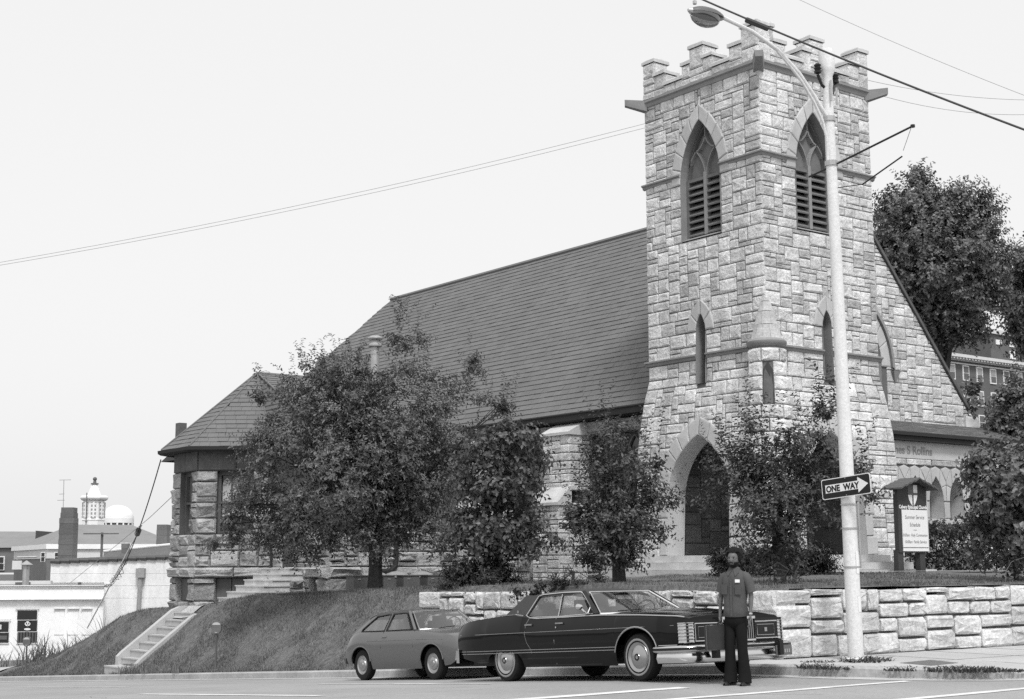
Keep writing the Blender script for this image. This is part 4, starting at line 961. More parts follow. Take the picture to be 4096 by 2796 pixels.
# ------------------------------------------------------------------ street lamp
def street_lamp():
    t = thing('street_lamp', 'tall pale metal street lamp with curved arm at the corner of the retaining wall', 'street lamp', (17.55, 14.75, .3))
    lean = lambda z: Vector((17.555-.019*(z-.3), 14.75+.0*z, z))
    rad = lambda z: .122-.0050*(z-.3)
    zs = [.25, .8, 2, 3.5, 5, 6.5, 8, 9.25]
    b = MB(); b.tube([lean(z) for z in zs], [rad(z) for z in zs], 18); p = obj('pole', b, M['pole'], t, True)
    b = MB(); b.lathe([(.16, 0), (.16, .05), (.13, .07)], (17.555, 14.75, .305), 16); obj('base_plate', b, M['pole'], t)
    top = lean(9.25)
    b = MB(); b.lathe([(.075, 9.2), (.085, 9.3), (.085, 9.42), (.12, 9.50), (.125, 9.56), (.125, 9.80), (.11, 9.86), (0, 9.88)], (top.x, top.y, 0), 16); obj('cap', b, M['pole'], t, True)
    arm = [(17.37, 14.75, 8.72), (17.22, 14.75, 8.86), (17.05, 14.75, 9.04), (16.72, 14.75, 9.34), (16.25, 14.75, 9.62), (15.7, 14.75, 9.79), (15.05, 14.75, 9.87)]
    b = MB(); b.tube(arm, [.036, .036, .036, .034, .033, .032, .032], 10); obj('arm', b, M['pole'], t, True)
    br = [(17.33, 14.75, 7.98), (17.335, 14.75, 8.35), (17.24, 14.75, 8.66), (17.06, 14.75, 8.93), (16.78, 14.75, 9.22), (16.45, 14.75, 9.47), (16.25, 14.75, 9.59)]
    b = MB(); b.tube(br, .022, 8); obj('arm_brace', b, M['pole'], t, True)
    for z in (8.0, 8.72): b = MB(); b.lathe([(rad(z)+.004, -.04), (rad(z)+.018, -.04), (rad(z)+.018, .04), (rad(z)+.004, .04)], tuple(lean(z)), 14); obj('clamp', b, M['galv'], t)
    # luminaire: metal hood with a glass bowl below
    c = Vector((14.73, 14.75, 9.80)); hs = MB()
    def sec(u): return .15*math.sqrt(max(0, 1-((u-.02)/.34)**2))
    rows = []
    for u in [-.33+.66*i/10 for i in range(11)]: rows.append([(c.x+u, c.y+max(.02, sec(u))*math.cos(a), c.z+.02+.12*max(.1, sec(u)/.15)*math.sin(a)) for a in [math.pi*k/8 for k in range(9)]])
    hs.grid(rows); h = obj('lamp_hood', hs, M['grey'], t, True)
    bo = MB(); rows = []
    for u in [-.29+.58*i/10 for i in range(11)]:
        w = .145*math.sqrt(max(.0, 1-(u/.295)**2)); rows.append([(c.x+u-.02, c.y+w*math.cos(a), c.z+.015-.185*math.sqrt(max(0, 1-((u+.02)/.31)**2))*math.sin(a)) for a in [math.pi*k/8 for k in range(9)]])
    bo.grid(rows); obj('lamp_bowl', bo, M['bulb'], t, True)
    b = MB(); b.tube([(15.06, 14.75, 9.86), (14.98, 14.75, 9.845)], [.045, .06], 10); b.tube([(14.42, 14.75, 9.82), (14.36, 14.75, 9.82)], [.05, .02], 8); obj('hood_fitting', b, M['galv'], t)
    b = MB(); b.lathe([(0, 0), (.03, .0), (.03, .05), (.01, .06), (0, .06)], (14.5, 14.75, 9.94), 8); obj('photocell', b, M['galv'], t)
    for dx, dy, z in ((-.20, .02, 9.52), (.17, -.02, 9.42)):
        b = MB(); b.lathe([(.02, -.09), (.055, -.08), (.06, -.05), (.04, -.03), (.062, .0), (.04, .02), (.06, .05), (.03, .08), (.0, .085)], (top.x+dx, top.y+dy, z), 10); i_ = obj('insulator', b, M['insul'], t, True)
        b = MB(); b.tube([(top.x, top.y, z-.32), (top.x+dx*.6, top.y+dy*.6, z-.26), (top.x+dx, top.y+dy, z-.1)], .025, 6); obj('bracket', b, M['insul'], t)
    for x, z0, z1 in ((-.05, 8.98, 9.32), (.08, 8.95, 9.22)): b = MB(); b.tube([(top.x+x, top.y-.11, z0), (top.x+x, top.y-.11, z1)], .018, 6); obj('conduit', b, M['galv'], t)
    # paper stickers
    for z0, z1, w in ((1.05, 1.28, .07), (1.62, 1.95, .045)):
        r_ = rad(1.4)+.004; b = MB(); a0 = math.atan2(-14.75, -17.55)+.95
        b.grid([[(lean(z).x+r_*math.cos(a0+k*.15), lean(z).y+r_*math.sin(a0+k*.15), z) for k in range(-2, 3)] for z in (z0, (z0+z1)/2, z1)]); obj('sticker', b, M['paper'], t)
    b = MB(); b.tube([lean(1.7)+Vector((.10, -.10, 0)), lean(2.7)+Vector((.10, -.10, 0))], .014, 6); obj('conduit', b, M['galv'], t)
    for z in (1.72, 2.3, 2.66): b = MB(); b.lathe([(rad(z)+.003, -.012), (rad(z)+.012, -.012), (rad(z)+.012, .012), (rad(z)+.003, .012)], tuple(lean(z)), 14); obj('strap', b, M['galv'], t)
    # thin bracket rods
    b = MB(); b.tube([lean(7.98)+Vector((-.02, .45, -.10)), lean(7.98)+Vector((0.02, -.1, 0)), lean(8.0)+Vector((.30, -1.35, .33))], .016, 6); b.lathe([(0, -.03), (.035, -.02), (.035, .02), (0, .03)], tuple(lean(8.0)+Vector((.30, -1.35, .33))), 8); obj('bracket_rod', b, M['insul'], t)
    e = lean(8.0)+Vector((.30, -1.33, .33)); b = MB(); b.tube([e, e+Vector((-.06, .13, -.36))], .004, 4); b.tube([e+Vector((-.05, .16, -.44)), lean(7.6)+Vector((.18, -.45, .0))], .012, 6); b.tube([lean(7.6)+Vector((.18, -.45, .0)), lean(7.6)], .008, 5); obj('bracket_rod', b, M['insul'], t)
    return lean
lean = street_lamp()
# one way sign, strapped to the pole, facing the side street
def one_way():
    c = Vector((17.36, 14.66, 2.925)); t = thing('one_way_sign', 'black and white arrow sign reading ONE WAY strapped to the lamp pole', 'sign', tuple(c))
    th = math.radians(4.3); r = Vector((0.0, -math.cos(th), math.sin(th))); u = Vector((0.0, math.sin(th), math.cos(th))); n = Vector((-1, 0, 0))
    def P(x, y, d=0): return c + r*x + u*y + n*d
    def rr(w, h, rad, k=4):
        o = []
        for sx, sy, a in ((1, -1, -90), (1, 1, 0), (-1, 1, 90), (-1, -1, 180)):
            for i in range(k+1): q = math.radians(a+90*i/k); o.append((sx*(w-rad)+rad*math.cos(q), sy*(h-rad)+rad*math.sin(q)))
        return o
    o = rr(.475, .155, .035); b = MB(); m = len(o); b.add([P(x, y, .0) for x, y in o]+[P(x, y, -.006) for x, y in o], [tuple(range(m)), tuple(range(2*m-1, m-1, -1))]+[(i, m+i, m+(i+1) % m, (i+1) % m) for i in range(m)]); obj('plate', b, M['signwhite'], t)
    o = rr(.462, .143, .03); b = MB(); b.add([P(x, y, .0015) for x, y in o], [tuple(range(len(o)))]); obj('black_field', b, M['signblack'], t)
    A = [(-.40, -.062), (.235, -.062), (.235, -.118), (.43, .0), (.235, .118), (.235, .062), (-.40, .062)]; b = MB(); b.add([P(x, y, .003) for x, y in A], [tuple(range(len(A)))]); obj('arrow', b, M['signwhite'], t)
    text('ONE  WAY', M['signblack'], 'lettering', t, P(-.385, -.046, .0042), r, u, .128, .0004, 'LEFT', 0, 1.0, 1.0, .006)
    for y in (-.128, .128): b = MB(); q = P(0, y, .003); b.lathe([(0, -.004), (.008, -.003), (.008, 0), (0, 0)], tuple(q), 8, 'x'); obj('bolt', b, M['galv'], t)
    b = MB(); b.tube([P(0, .08, -.006), P(0, .08, -.075)], .02, 6); b.tube([P(0, -.08, -.006), P(0, -.08, -.075)], .02, 6); obj('bracket', b, M['galv'], t)
one_way()
# parking meters
def meter(x, y, label, face=True):
    z = zcurb(y); t = thing('parking_meter', label, 'parking meter', (x, y, z), 'parking meters along the kerb'); 
    b = MB(); b.lathe([(.06, -.02), (.045, .06), (.028, .07), (.028, .93), (.04, .95)], (0, 0, 0), 10); o = obj('post', b, M['metalbox'], None, True); o.parent = t
    b = MB(); n = Vector((-.6, -.8, 0)); r = Vector((.8, -.6, 0))
    pr = [(-.07, .95), (.07, .95), (.12, 1.03), (.125, 1.17)] + [(.125*math.cos(a), 1.17+.075*math.sin(a)) for a in [math.pi*k/8 for k in range(1, 8)]] + [(-.125, 1.17), (-.12, 1.03)]
    vs = [r*a+U_*h+n*.055 for a, h in pr]+[r*a+U_*h-n*.055 for a, h in pr]; m = len(pr); b.add(vs, [tuple(range(m)), tuple(range(2*m-1, m-1, -1))]+[(i, m+i, m+(i+1) % m, (i+1) % m) for i in range(m)]); h = obj('head', b, M['metalbox']); h.parent = t
    b = MB(); b.add([r*a+U_*(q)+n*.058 for a, q in ((-.05, .985), (.05, .985), (.0, .955))], [(0, 1, 2)]); o = obj('coin_plate', b, M['galv']); o.parent = h
    b = MB(); pr = [(.10*math.cos(a), 1.16+.065*math.sin(a)) for a in [math.pi*k/8 for k in range(9)]]; b.add([r*a+U_*q+n*.058 for a, q in pr], [tuple(range(len(pr)))]); o = obj('dial_window', b, M['glass'] if False else M['lens']); o.parent = h
meter(16.33, 34.0, 'dark headed parking meter in front of the grass bank, right of the concrete stair'); meter(16.33, 47.9, 'dark headed parking meter at the far left in front of tall weeds')
# church notice board
def notice():
    t = thing('notice_board', 'dark church notice board with shield, little pitched roof and white schedule panel on two posts', 'notice board', (29.0, 22.5, 1.48))
    x0, x1, y = 28.46, 29.56, 22.5
    for x in (28.54, 29.36): b = MB(); b.box(x-.10, x+.10, y+.0, y+.14, 1.3, 2.1); obj('post', b, M['signdark'], t)
    b = MB(); b.box(x0, x1, y-.03, y+.10, 2.04, 3.56); b.prism([(x0, y-.03), (x1, y-.03), (x1, y+.1), (x0, y+.1)], 3.56, 3.57); obj('board', b, M['signdark'], t)
    b = MB(); b.add([(x0, y-.03, 3.57), (x1, y-.03, 3.57), (29.02, y-.03, 3.76), (x0, y+.1, 3.57), (x1, y+.1, 3.57), (29.02, y+.1, 3.76)], [(0, 1, 2), (5, 4, 3)]); obj('gable_board', b, M['signdark'], t)
    b = MB(); b.box(x0+.13, x1-.02, y-.045, y-.03, 2.07, 3.06); obj('panel', b, M['paper'], t)
    b = MB(); b.box(x0+.12, x1-.01, y-.05, y-.045, 2.15, 2.165); obj('panel_rail', b, M['grey'], t)
    b = MB(); b.box(x1, x1+.03, y-.03, y+.1, 2.04, 3.5); obj('edge_strip', b, M['pale'], t)
    for sx in (-1, 1):                                           # two little roof slopes of overlapping boards
        for k in range(4):
            a0, a1 = k/4, (k+1.15)/4; xa, xb = 29.02+sx*.68*a0, 29.02+sx*.68*a1; za, zb = 3.80-.27*a0, 3.80-.27*a1-.0
            b = MB(); q = [(xa, za), (xb, zb-.02), (xb, zb+.02), (xa, za+.035)]; b.add([(x, y-.28, z+.012*k) for x, z in q]+[(x, y+.32, z+.012*k) for x, z in q], [(0, 1, 2, 3), (7, 6, 5, 4), (0, 4, 5, 1), (1, 5, 6, 2), (2, 6, 7, 3), (3, 7, 4, 0)]); obj('roof_board', b, M['farroof'] if False else M['frame'], t)
    # shield with a cross
    S = [(28.86, 3.66), (28.86, 3.42)] + [(28.86+.19*math.sin(math.pi/2*k/6)*.98, 3.42-.36*(1-math.cos(math.pi/2*k/6))) for k in range(1, 6)] + [(29.05, 3.06+.10)]
    S = [(28.86, 3.66), (28.86, 3.42), (28.89, 3.32), (28.95, 3.22), (29.04, 3.12), (29.13, 3.22), (29.19, 3.32), (29.22, 3.42), (29.22, 3.66)]
    b = MB(); b.add([(x, y-.033, z) for x, z in S], [tuple(range(len(S)))]); s_ = obj('shield', b, M['signwhite'], t)
    b = MB(); b.box(29.015, 29.065, y-.038, y-.0335, 3.14, 3.66); b.box(28.86, 29.22, y-.0385, y-.034, 3.42, 3.47); obj('cross', b, M['grey'], s_)
    b = MB(); b.add([(x, y-.035, z) for x, z in ((28.86, 3.47), (29.01, 3.47), (29.01, 3.66), (28.86, 3.66))], [(0, 1, 2, 3)]); obj('canton', b, M['grey'], s_)
    R_x, R_u = (1, 0, 0), (0, 0, 1)
    text('Calvary Episcopal Church', M['signwhite'], 'lettering', t, (29.03, y-.032, 3.09), R_x, R_u, .115, .001, 'CENTER', 0, .88, 1, .004)
    for tx, z, sz in (('Summer Service', 2.84, .13), ('Schedule', 2.66, .13), ('8:00am  Holy Communion', 2.42, .10), ('10:00am  Family Service', 2.26, .10)): text(tx, M['grey'], 'lettering', t, (29.06, y-.047, z), R_x, R_u, sz, .0005, 'CENTER', .1, .86)
    b = MB(); b.box(29.0, 29.12, y-.048, y-.0465, 2.57, 2.58); obj('dash', b, M['grey'], t)
notice()
# bins by the wing wall
def bin_box(x0, x1, label):
    y = 36.45; z = zterr((x0+x1)/2, y); t = thing('storage_bin', label, 'bin', ((x0+x1)/2, y, z), 'bins against the church wing')
    b = MB(); b.box(x0, x1, y, y+.45, z-.05, z+.50); obj('body', b, M['metalbox'], t); b = MB(); b.box(x0-.02, x1+.02, y-.02, y+.47, z+.50, z+.53); obj('lid', b, M['metalbox'], t)
    b = MB(); b.box(x0+.12, x0+.22, y-.012, y-.002, z+.40, z+.43); obj('plate', b, M['zinc'], t)
bin_box(21.75, 22.28, 'grey metal bin left of the dark tree trunk'); bin_box(22.75, 23.12, 'narrow metal bin just right of the tree trunk'); bin_box(23.43, 23.98, 'dark metal bin between the tree trunk and the rightmost bin'); bin_box(24.28, 24.87, 'dark metal bin furthest right, beside the yew bush')
for x, l in ((22.85, 'round can with domed lid behind the narrow bin next to the trunk'), (23.62, 'round can with domed lid, middle of the three'), (24.5, 'round can with domed lid, nearest the yew bush')):
    y = 37.12; z = zterr(x, y); t = thing('round_can', l, 'can', (x, y, z), 'domed cans behind the bins')
    b = MB(); b.lathe([(.33, -.05), (.35, .50)], (x, y, z), 18); obj('body', b, M['metalbox'], t, True); b = MB(); b.lathe([(.37, .48), (.37, .54), (.30, .60), (.15, .65), (0, .67)], (x, y, z), 18); obj('lid', b, M['zinc'], t, True)
# ------------------------------------------------------------------ overhead wires
def wire(label, a, c, sag, r, m, extra=None, name='overhead_wire', cat='wire'):
    a, c = Vector(a), Vector(c); b = MB(); n = 24; P = [a.lerp(c, i/n) - U_*sag*4*(i/n)*(1-i/n) for i in range(n+1)]
    b.tube(P, r, 5); o = obj(name, b, m); tag(o, label, cat); return P
def ray(x, y, D):                # a point at depth D
    d = fw + ax*((x-1161.5)/3304.3) - au*((y-793)/3304.3); return cam.location + d*D
# ------------------------------------------------------------------ trees and shrubs
def leaf_cloud(name, shoots, m, parent, seed, L=0.085, Wd=0.035, per=16, droop=0.0, fold=0.35, jit=0.5):
    """shoots: (p, direction, length); leaves alternate along every shoot"""
    r = np.random.default_rng(seed); P = []; D = []; A = []
    for p, d, l in shoots:
        n = max(3, int(per*l/0.5)); t = (np.arange(n)+r.uniform(0, 1, n))/n; d = np.array(d)/np.linalg.norm(d)
        bend = np.array([r.normal(0, .12), r.normal(0, .12), -droop])
        q = np.array(p)[None]+d[None]*(t*l)[:, None]+bend[None]*(t**2*l)[:, None]
        P.append(q); D.append(np.repeat(d[None], n, 0)); A.append(r.uniform(0, 6.283)+np.arange(n)*2.4)
    P = np.concatenate(P); D = np.concatenate(D); A = np.concatenate(A); n = len(P)
    ref = np.where(np.abs(D[:, 2:3]) > .9, np.array([[1., 0, 0]]), np.array([[0, 0, 1.]])); X = np.cross(D, ref); X /= np.linalg.norm(X, axis=1)[:, None]; Y = np.cross(D, X)
    rad = X*np.cos(A)[:, None]+Y*np.sin(A)[:, None]
    ld = D*r.uniform(.25, .8, (n, 1))+rad*r.uniform(.6, 1.1, (n, 1))+r.normal(0, jit*.4, (n, 3)); ld[:, 2] -= droop*.7+.12
    ld /= np.linalg.norm(ld, axis=1)[:, None]
    nz = np.cross(ld, np.cross(D+r.normal(0, jit*.5, (n, 3)), ld)); nz /= np.linalg.norm(nz, axis=1)[:, None]+1e-9
    sd = np.cross(ld, nz); s = r.uniform(.6, 1.25, (n, 1)); l = L*s; w = Wd*s
    V = np.empty((n, 4, 3)); V[:, 0] = P; V[:, 1] = P+ld*l*.45+sd*w+nz*w*fold; V[:, 2] = P+ld*l-nz*l*.18; V[:, 3] = P+ld*l*.45-sd*w+nz*w*fold
    F = np.arange(4*n).reshape(n, 4); F = np.concatenate([F[:, [0, 1, 2]], F[:, [0, 2, 3]]])
    return nparr_mesh(name, V.reshape(-1, 3), F, m, parent)
def in_any(p, lobes, k=1.0):
    for c, r in lobes:
        if sum(((p[i]-c[i])/(r[i]*k))**2 for i in range(3)) < 1: return True
    return False
def tree(name, label, cat, base, lobes, nsh, m, seed, L, Wd, trunk_r, trunk_h, per=14, droop=0.05, upw=0.5, slen=.55, spikes=0, group=None, shell=.55, limbs=10, stems=1, cl=22, tight=(.22, .40), bark='bark'):
    r = random.Random(seed); t = thing(name, label, cat, base, group); B = Vector(base)
    tot = sum(q[0]*q[1]*q[2] for _, q in lobes); sh = []
    # clumps: leaf shoots gather round the ends of branchlets
    clumps = []
    for c, q in lobes:
        k = max(2, int(nsh/cl*q[0]*q[1]*q[2]/tot))
        for _ in range(k):
            d = Vector((r.gauss(0, 1), r.gauss(0, 1), r.gauss(0, 1))).normalized(); f = r.uniform(shell, 1.0)
            clumps.append((Vector((c[0]+d.x*q[0]*f, c[1]+d.y*q[1]*f, c[2]+d.z*q[2]*f)), d, min(q)*r.uniform(*tight)))
    per_c = max(4, nsh//max(1, len(clumps)))
    for p, d, R in clumps:
        for _ in range(per_c):
            e = Vector((r.gauss(0, 1), r.gauss(0, 1), r.gauss(0, .8)))*R*.62; o = p+e
            if o.z < B.z+(.15 if trunk_h > .5 else -.05): continue
            dd = (d*.7+e.normalized()*.5+Vector((r.gauss(0, .4), r.gauss(0, .4), r.gauss(0, .4)))+Vector((0, 0, upw))); sh.append((o, dd, slen*r.uniform(.4, 1.0)))
    for i in range(spikes):                                       # long upright shoots over the crown
        c, q = r.choice(lobes); a = r.uniform(0, 6.283); f = r.uniform(.1, .85)
        o = Vector((c[0]+math.cos(a)*q[0]*f, c[1]+math.sin(a)*q[1]*f, c[2]+q[2]*math.sqrt(max(0, 1-f*f))*.8)); sh.append((o, Vector((r.gauss(0, .18)+.25*math.cos(a)*f, r.gauss(0, .18)+.25*math.sin(a)*f, 1)), slen*r.uniform(1.2, 2.6)))
    leaf_cloud('crown', sh, m, t, seed, L, Wd, per, droop)
    b = MB(); top = B+Vector((0, 0, trunk_h))
    for s in range(stems):
        o = Vector((r.uniform(-.08, .08), r.uniform(-.08, .08), 0))*(s > 0)
        path = [B+o+Vector((0, 0, -.15)), B+o+Vector((r.uniform(-.02, .02), r.uniform(-.02, .02), trunk_h*.35)), top+o*1.5+Vector((r.uniform(-.08, .08), r.uniform(-.08, .08), 0))]
        b.tube(path, [trunk_r*1.25, trunk_r, trunk_r*.8], 9)
    obj('trunk', b, M[bark], t, True)
    b = MB()
    for p, d, R in r.sample(clumps, min(limbs, len(clumps))):
        m1 = top.lerp(p, .45)+Vector((r.uniform(-.15, .15), r.uniform(-.15, .15), r.uniform(.05, .35))); b.tube([top-U_*r.uniform(0, trunk_h*.25), m1, p], [trunk_r*.55, trunk_r*.28, trunk_r*.07], 5)
        for _ in range(2): e = p+Vector((r.gauss(0, R), r.gauss(0, R), r.gauss(0, R))); b.tube([m1.lerp(p, r.uniform(.3, .8)), e], [trunk_r*.14, trunk_r*.04], 4)
    obj('limbs', b, M[bark], t, True); return t
def P3d(x, y, D): q = ray(x, y, D); return (q.x, q.y, q.z)
def base_at(x, D):
    q = ray(x, 1300, D); return (q.x, q.y, zterr(q.x, q.y))
s = lambda px, D: px*D/3304.3
def lob(x, y, D, rx, ry, rd=None): 
    c = P3d(x, y, D); return (c, (s(rx, D), s(rd or rx, D), s(ry, D)))
# wide crab apple in front of the wing
D = 37.5
tree('crab_apple_tree', 'broad bushy tree with small leaves hiding the church wing, its dark trunk by the bins', 'tree', base_at(853, D),
     [lob(790, 1080, D, 235, 130), lob(640, 1145, D, 130, 85), lob(575, 1195, D, 72, 52), lob(700, 1215, D, 130, 48), lob(950, 1130, D, 120, 100), lob(960, 1205, D, 105, 48), lob(830, 1215, D, 110, 40), lob(900, 955, D, 150, 120), lob(760, 925, D, 120, 115), lob(1005, 960, D, 80, 60), lob(930, 810, D, 34, 85), lob(905, 765, D, 14, 35), lob(705, 895, D, 68, 80), lob(640, 1010, D, 75, 75), lob(800, 865, D, 80, 60), lob(1100, 930, D, 72, 26), lob(600, 925, D, 48, 34), lob(1062, 840, D, 20, 62), lob(520, 1225, D, 30, 26), lob(1150, 940, D, 30, 18)],
     9600, M['leafA'], 101, .098, .024, .155, 1.7, per=13, droop=.28, upw=.25, slen=.5, spikes=110, limbs=34, stems=2, cl=30, tight=(.15, .34), shell=.35)
D = 33.5
tree('maple_tree', 'small maple with broad pale leaves standing between the crab apple and the church buttress', 'tree', base_at(1130, D),
     [lob(1130, 1150, D, 85, 85), lob(1150, 1040, D, 72, 75), lob(1110, 1210, D, 85, 45), lob(1190, 1215, D, 62, 30), lob(1170, 985, D, 45, 30), lob(1090, 1080, D, 50, 70)], 2100, M['leafB'], 102, .125, .045, .07, 1.3, per=9, droop=.5, upw=.0, slen=.4, limbs=12)
D = 28.2
tree('pear_tree', 'young upright tree with pointed shoots on the lawn, left of the church door', 'tree', base_at(1405, D),
     [lob(1400, 1180, D, 105, 100), lob(1400, 1070, D, 80, 90), lob(1330, 1200, D, 62, 60), lob(1480, 1190, D, 62, 60), lob(1395, 1270, D, 75, 55), lob(1350, 1262, D, 45, 35), lob(1490, 1060, D, 38, 55), lob(1380, 1000, D, 40, 45), lob(1300, 1190, D, 32, 25)], 1450, M['leafC'], 103, .085, .024, .06, 1.0, per=13, droop=.06, upw=.55, slen=.42, spikes=60, limbs=16, stems=3, shell=.2, cl=24, tight=(.16, .32))
D = 26.3
tree('pear_tree', 'young tree with pointed shoots on the lawn in front of the tower, behind the man', 'tree', base_at(1775, D),
     [lob(1775, 1150, D, 120, 110), lob(1770, 1040, D, 110, 80), lob(1670, 1110, D, 68, 75), lob(1865, 1120, D, 75, 95), lob(1780, 1250, D, 75, 70), lob(1700, 1000, D, 45, 45), lob(1850, 1010, D, 50, 55), lob(1880, 960, D, 25, 40), lob(1640, 1060, D, 30, 25), lob(1960, 1090, D, 25, 40)], 1700, M['leafC'], 104, .085, .024, .065, 1.0, per=13, droop=.06, upw=.55, slen=.42, spikes=90, limbs=16, stems=3, shell=.2, cl=24, tight=(.16, .32))
D = 29
tree('street_tree', 'dark leafy tree filling the right edge beside the hedge, thin pale trunk', 'tree', base_at(2306, D),
     [lob(2290, 1140, D, 95, 120), lob(2235, 1100, D, 40, 50), lob(2350, 1100, D, 120, 150), lob(2290, 1230, D, 80, 60), lob(2225, 1060, D, 20, 25)], 1500, M['leafD'], 105, .12, .042, .05, 1.1, per=11, droop=.25, upw=.2, slen=.5, limbs=10, shell=.3)
D = 46
tree('street_tree', 'very dark round tree at the right edge behind the porch roof', 'tree', base_at(2330, D),
     [lob(2310, 960, D, 62, 90), lob(2290, 1010, D, 45, 50), lob(2355, 935, D, 66, 80), lob(2215, 910, D, 22, 30), lob(2330, 1080, D, 70, 60)], 1900, M['leafD'], 106, .14, .05, .12, 3, per=11, droop=.1, upw=.2, slen=.6, limbs=8, shell=.3)
D = 58
tree('oak_tree', 'large dark tree with an airy crown rising behind the church gable', 'tree', base_at(2150, D),
     [lob(2110, 610, D, 140, 140), lob(2060, 520, D, 85, 90), lob(2170, 510, D, 80, 80), lob(2215, 630, D, 70, 90), lob(2080, 720, D, 90, 70), lob(2190, 710, D, 75, 55), lob(2010, 620, D, 45, 110), lob(2065, 435, D, 45, 40), lob(2145, 440, D, 40, 40), lob(2170, 755, D, 50, 25), lob(2250, 560, D, 30, 40)],
     9500, M['leafD'], 107, .15, .05, .35, 9, per=9, droop=.05, upw=.25, slen=.9, spikes=0, limbs=44, shell=.3, cl=26, tight=(.12, .26))
D = 66
tree('oak_tree', 'tall dark tree cut by the right edge beyond the brick building', 'tree', base_at(2370, D),
     [lob(2340, 650, D, 45, 90), lob(2400, 740, D, 70, 70)], 2400, M['leafD'], 108, .20, .065, .3, 8, per=9, slen=1.0, limbs=8)
def shrub(label, name, D, blobs, n, m, seed, L, Wd, per=14, slen=.3, upw=.5, x=None, droop=0.0):
    return tree(name, label, 'bush', base_at(x or blobs[0][0], D), [lob(*b_[:2], D, *b_[2:]) for b_ in blobs], n, M[m], seed, L, Wd, .03, .25, per, droop, upw, slen, limbs=6, shell=.3)
shrub('spreading dark yew bush behind the left end of the retaining wall', 'yew_bush', 33, [(1080, 1322, 80, 26), (1040, 1318, 45, 26), (1135, 1312, 42, 24)], 1300, 'leafE', 201, .07, .014, 30, .36, .6)
shrub('dark low juniper bush behind the head of the man', 'juniper_bush', 31.5, [(1660, 1278, 52, 26), (1635, 1285, 26, 24)], 800, 'leafE', 202, .07, .014, 30, .30, .4)
shrub('dark rounded juniper bush at the foot of the tower, left of the lamp pole', 'juniper_bush', 31, [(1830, 1280, 65, 26), (1760, 1275, 60, 30), (1870, 1270, 35, 22)], 1200, 'leafE', 203, .07, .014, 30, .30, .4)
shrub('thin leafy sucker shoots at the foot of the young tree in front of the tower', 'low_bush', 25.6, [(1800, 1318, 70, 12), (1720, 1312, 35, 12)], 36, 'leafC', 204, .07, .022, 10, .45, .4)
shrub('low creeping juniper along the wall top, above the dark sedan', 'creeping_bush', 27, [(1300, 1332, 150, 9, 40), (1250, 1338, 60, 8)], 420, 'leafE', 205, .07, .013, 20, .3, .2)
shrub('ivy spilling over the wall top behind the rear window of the sedan', 'ivy', 26.2, [(1195, 1352, 26, 14), (1225, 1345, 30, 8)], 70, 'leafE', 206, .06, .03, 16, .25, .0)
# clipped hedge under the porch windows
t = thing('hedge', 'dense clipped hedge along the porch wall behind the notice board', 'hedge', (32.4, 25.3, 1.6)); r = random.Random(31); sh = []
for i in range(1500):
    u = r.random(); x = lerp(29.8, 36.6, u); y = r.uniform(24.5, 25.9); z = r.uniform(1.5, 2.72+.12*math.sin(x*3)); fa = r.random()
    if fa < .55: y = 24.5+r.uniform(-.05, .08)
    elif fa < .85: z = 2.7+.08*math.sin(x*3)+r.uniform(-.1, .05)
    sh.append((Vector((x, y, z)), Vector((r.gauss(0, .5), r.gauss(-.4, .5), r.gauss(.5, .5))), .22))
leaf_cloud('foliage', sh, M['leafF'], t, 32, .07, .03, 26); b = MB()
for i in range(12): x = 30.1+.55*i; b.tube([(x, 25.2, 1.4), (x+.05, 25.15, 2.3)], [.03, .012], 5)
obj('stems', b, M['bark'], t)
# dry bent stalk in the lawn
b = MB(); b.tube([(24.95, 17.2, 1.36), (24.93, 17.15, 1.62), (25.05, 17.1, 1.80), (25.3, 17.0, 1.88), (25.6, 16.95, 1.88)], .008, 5); o = obj('bent_stalk', b, M['wirepale']); tag(o, 'thin pale stalk arching out of the lawn behind the right part of the wall', 'stalk')
# ------------------------------------------------------------------ wires
def rw(x, y, D): return ray(x, y, D)
wire('thick dark cable crossing in front of the tower top down to the right edge', rw(1380, -98, 25), rw(2480, 352, 19), .10, .016, M['wire'])
b = MB(); b.tube([rw(1693, 45, 23.2), rw(1742, 65, 23.0)], .045, 8); o = obj('cable_splice', b, M['wire']); tag(o, 'dark splice sleeve on the thick cable above the battlements', 'splice')
wire('thin faint wire high in the right corner of the sky', rw(1700, -55, 40), rw(2480, 275, 36), .15, .007, M['wirepale'])
for k, (yl, yr, lab) in enumerate(((588, 281, 'upper of the two thin wires running left from the tower across the sky'), (594, 291, 'lower of the two thin wires running left from the tower across the sky'))):
    wire(lab, rw(-250, yl+48, 60), rw(1620, yr-42, 60), .5, .010, M['wirepale'])
for k, (y0, y1, lab) in enumerate(((165, 235, 'upper thin wire sagging right of the tower top'), (185, 258, 'lower thin wire sagging right of the tower top'))):
    wire(lab, rw(1900, y0, 45), rw(2480, y1-12, 45), .35+.2*k, .008, M['wirepale'])
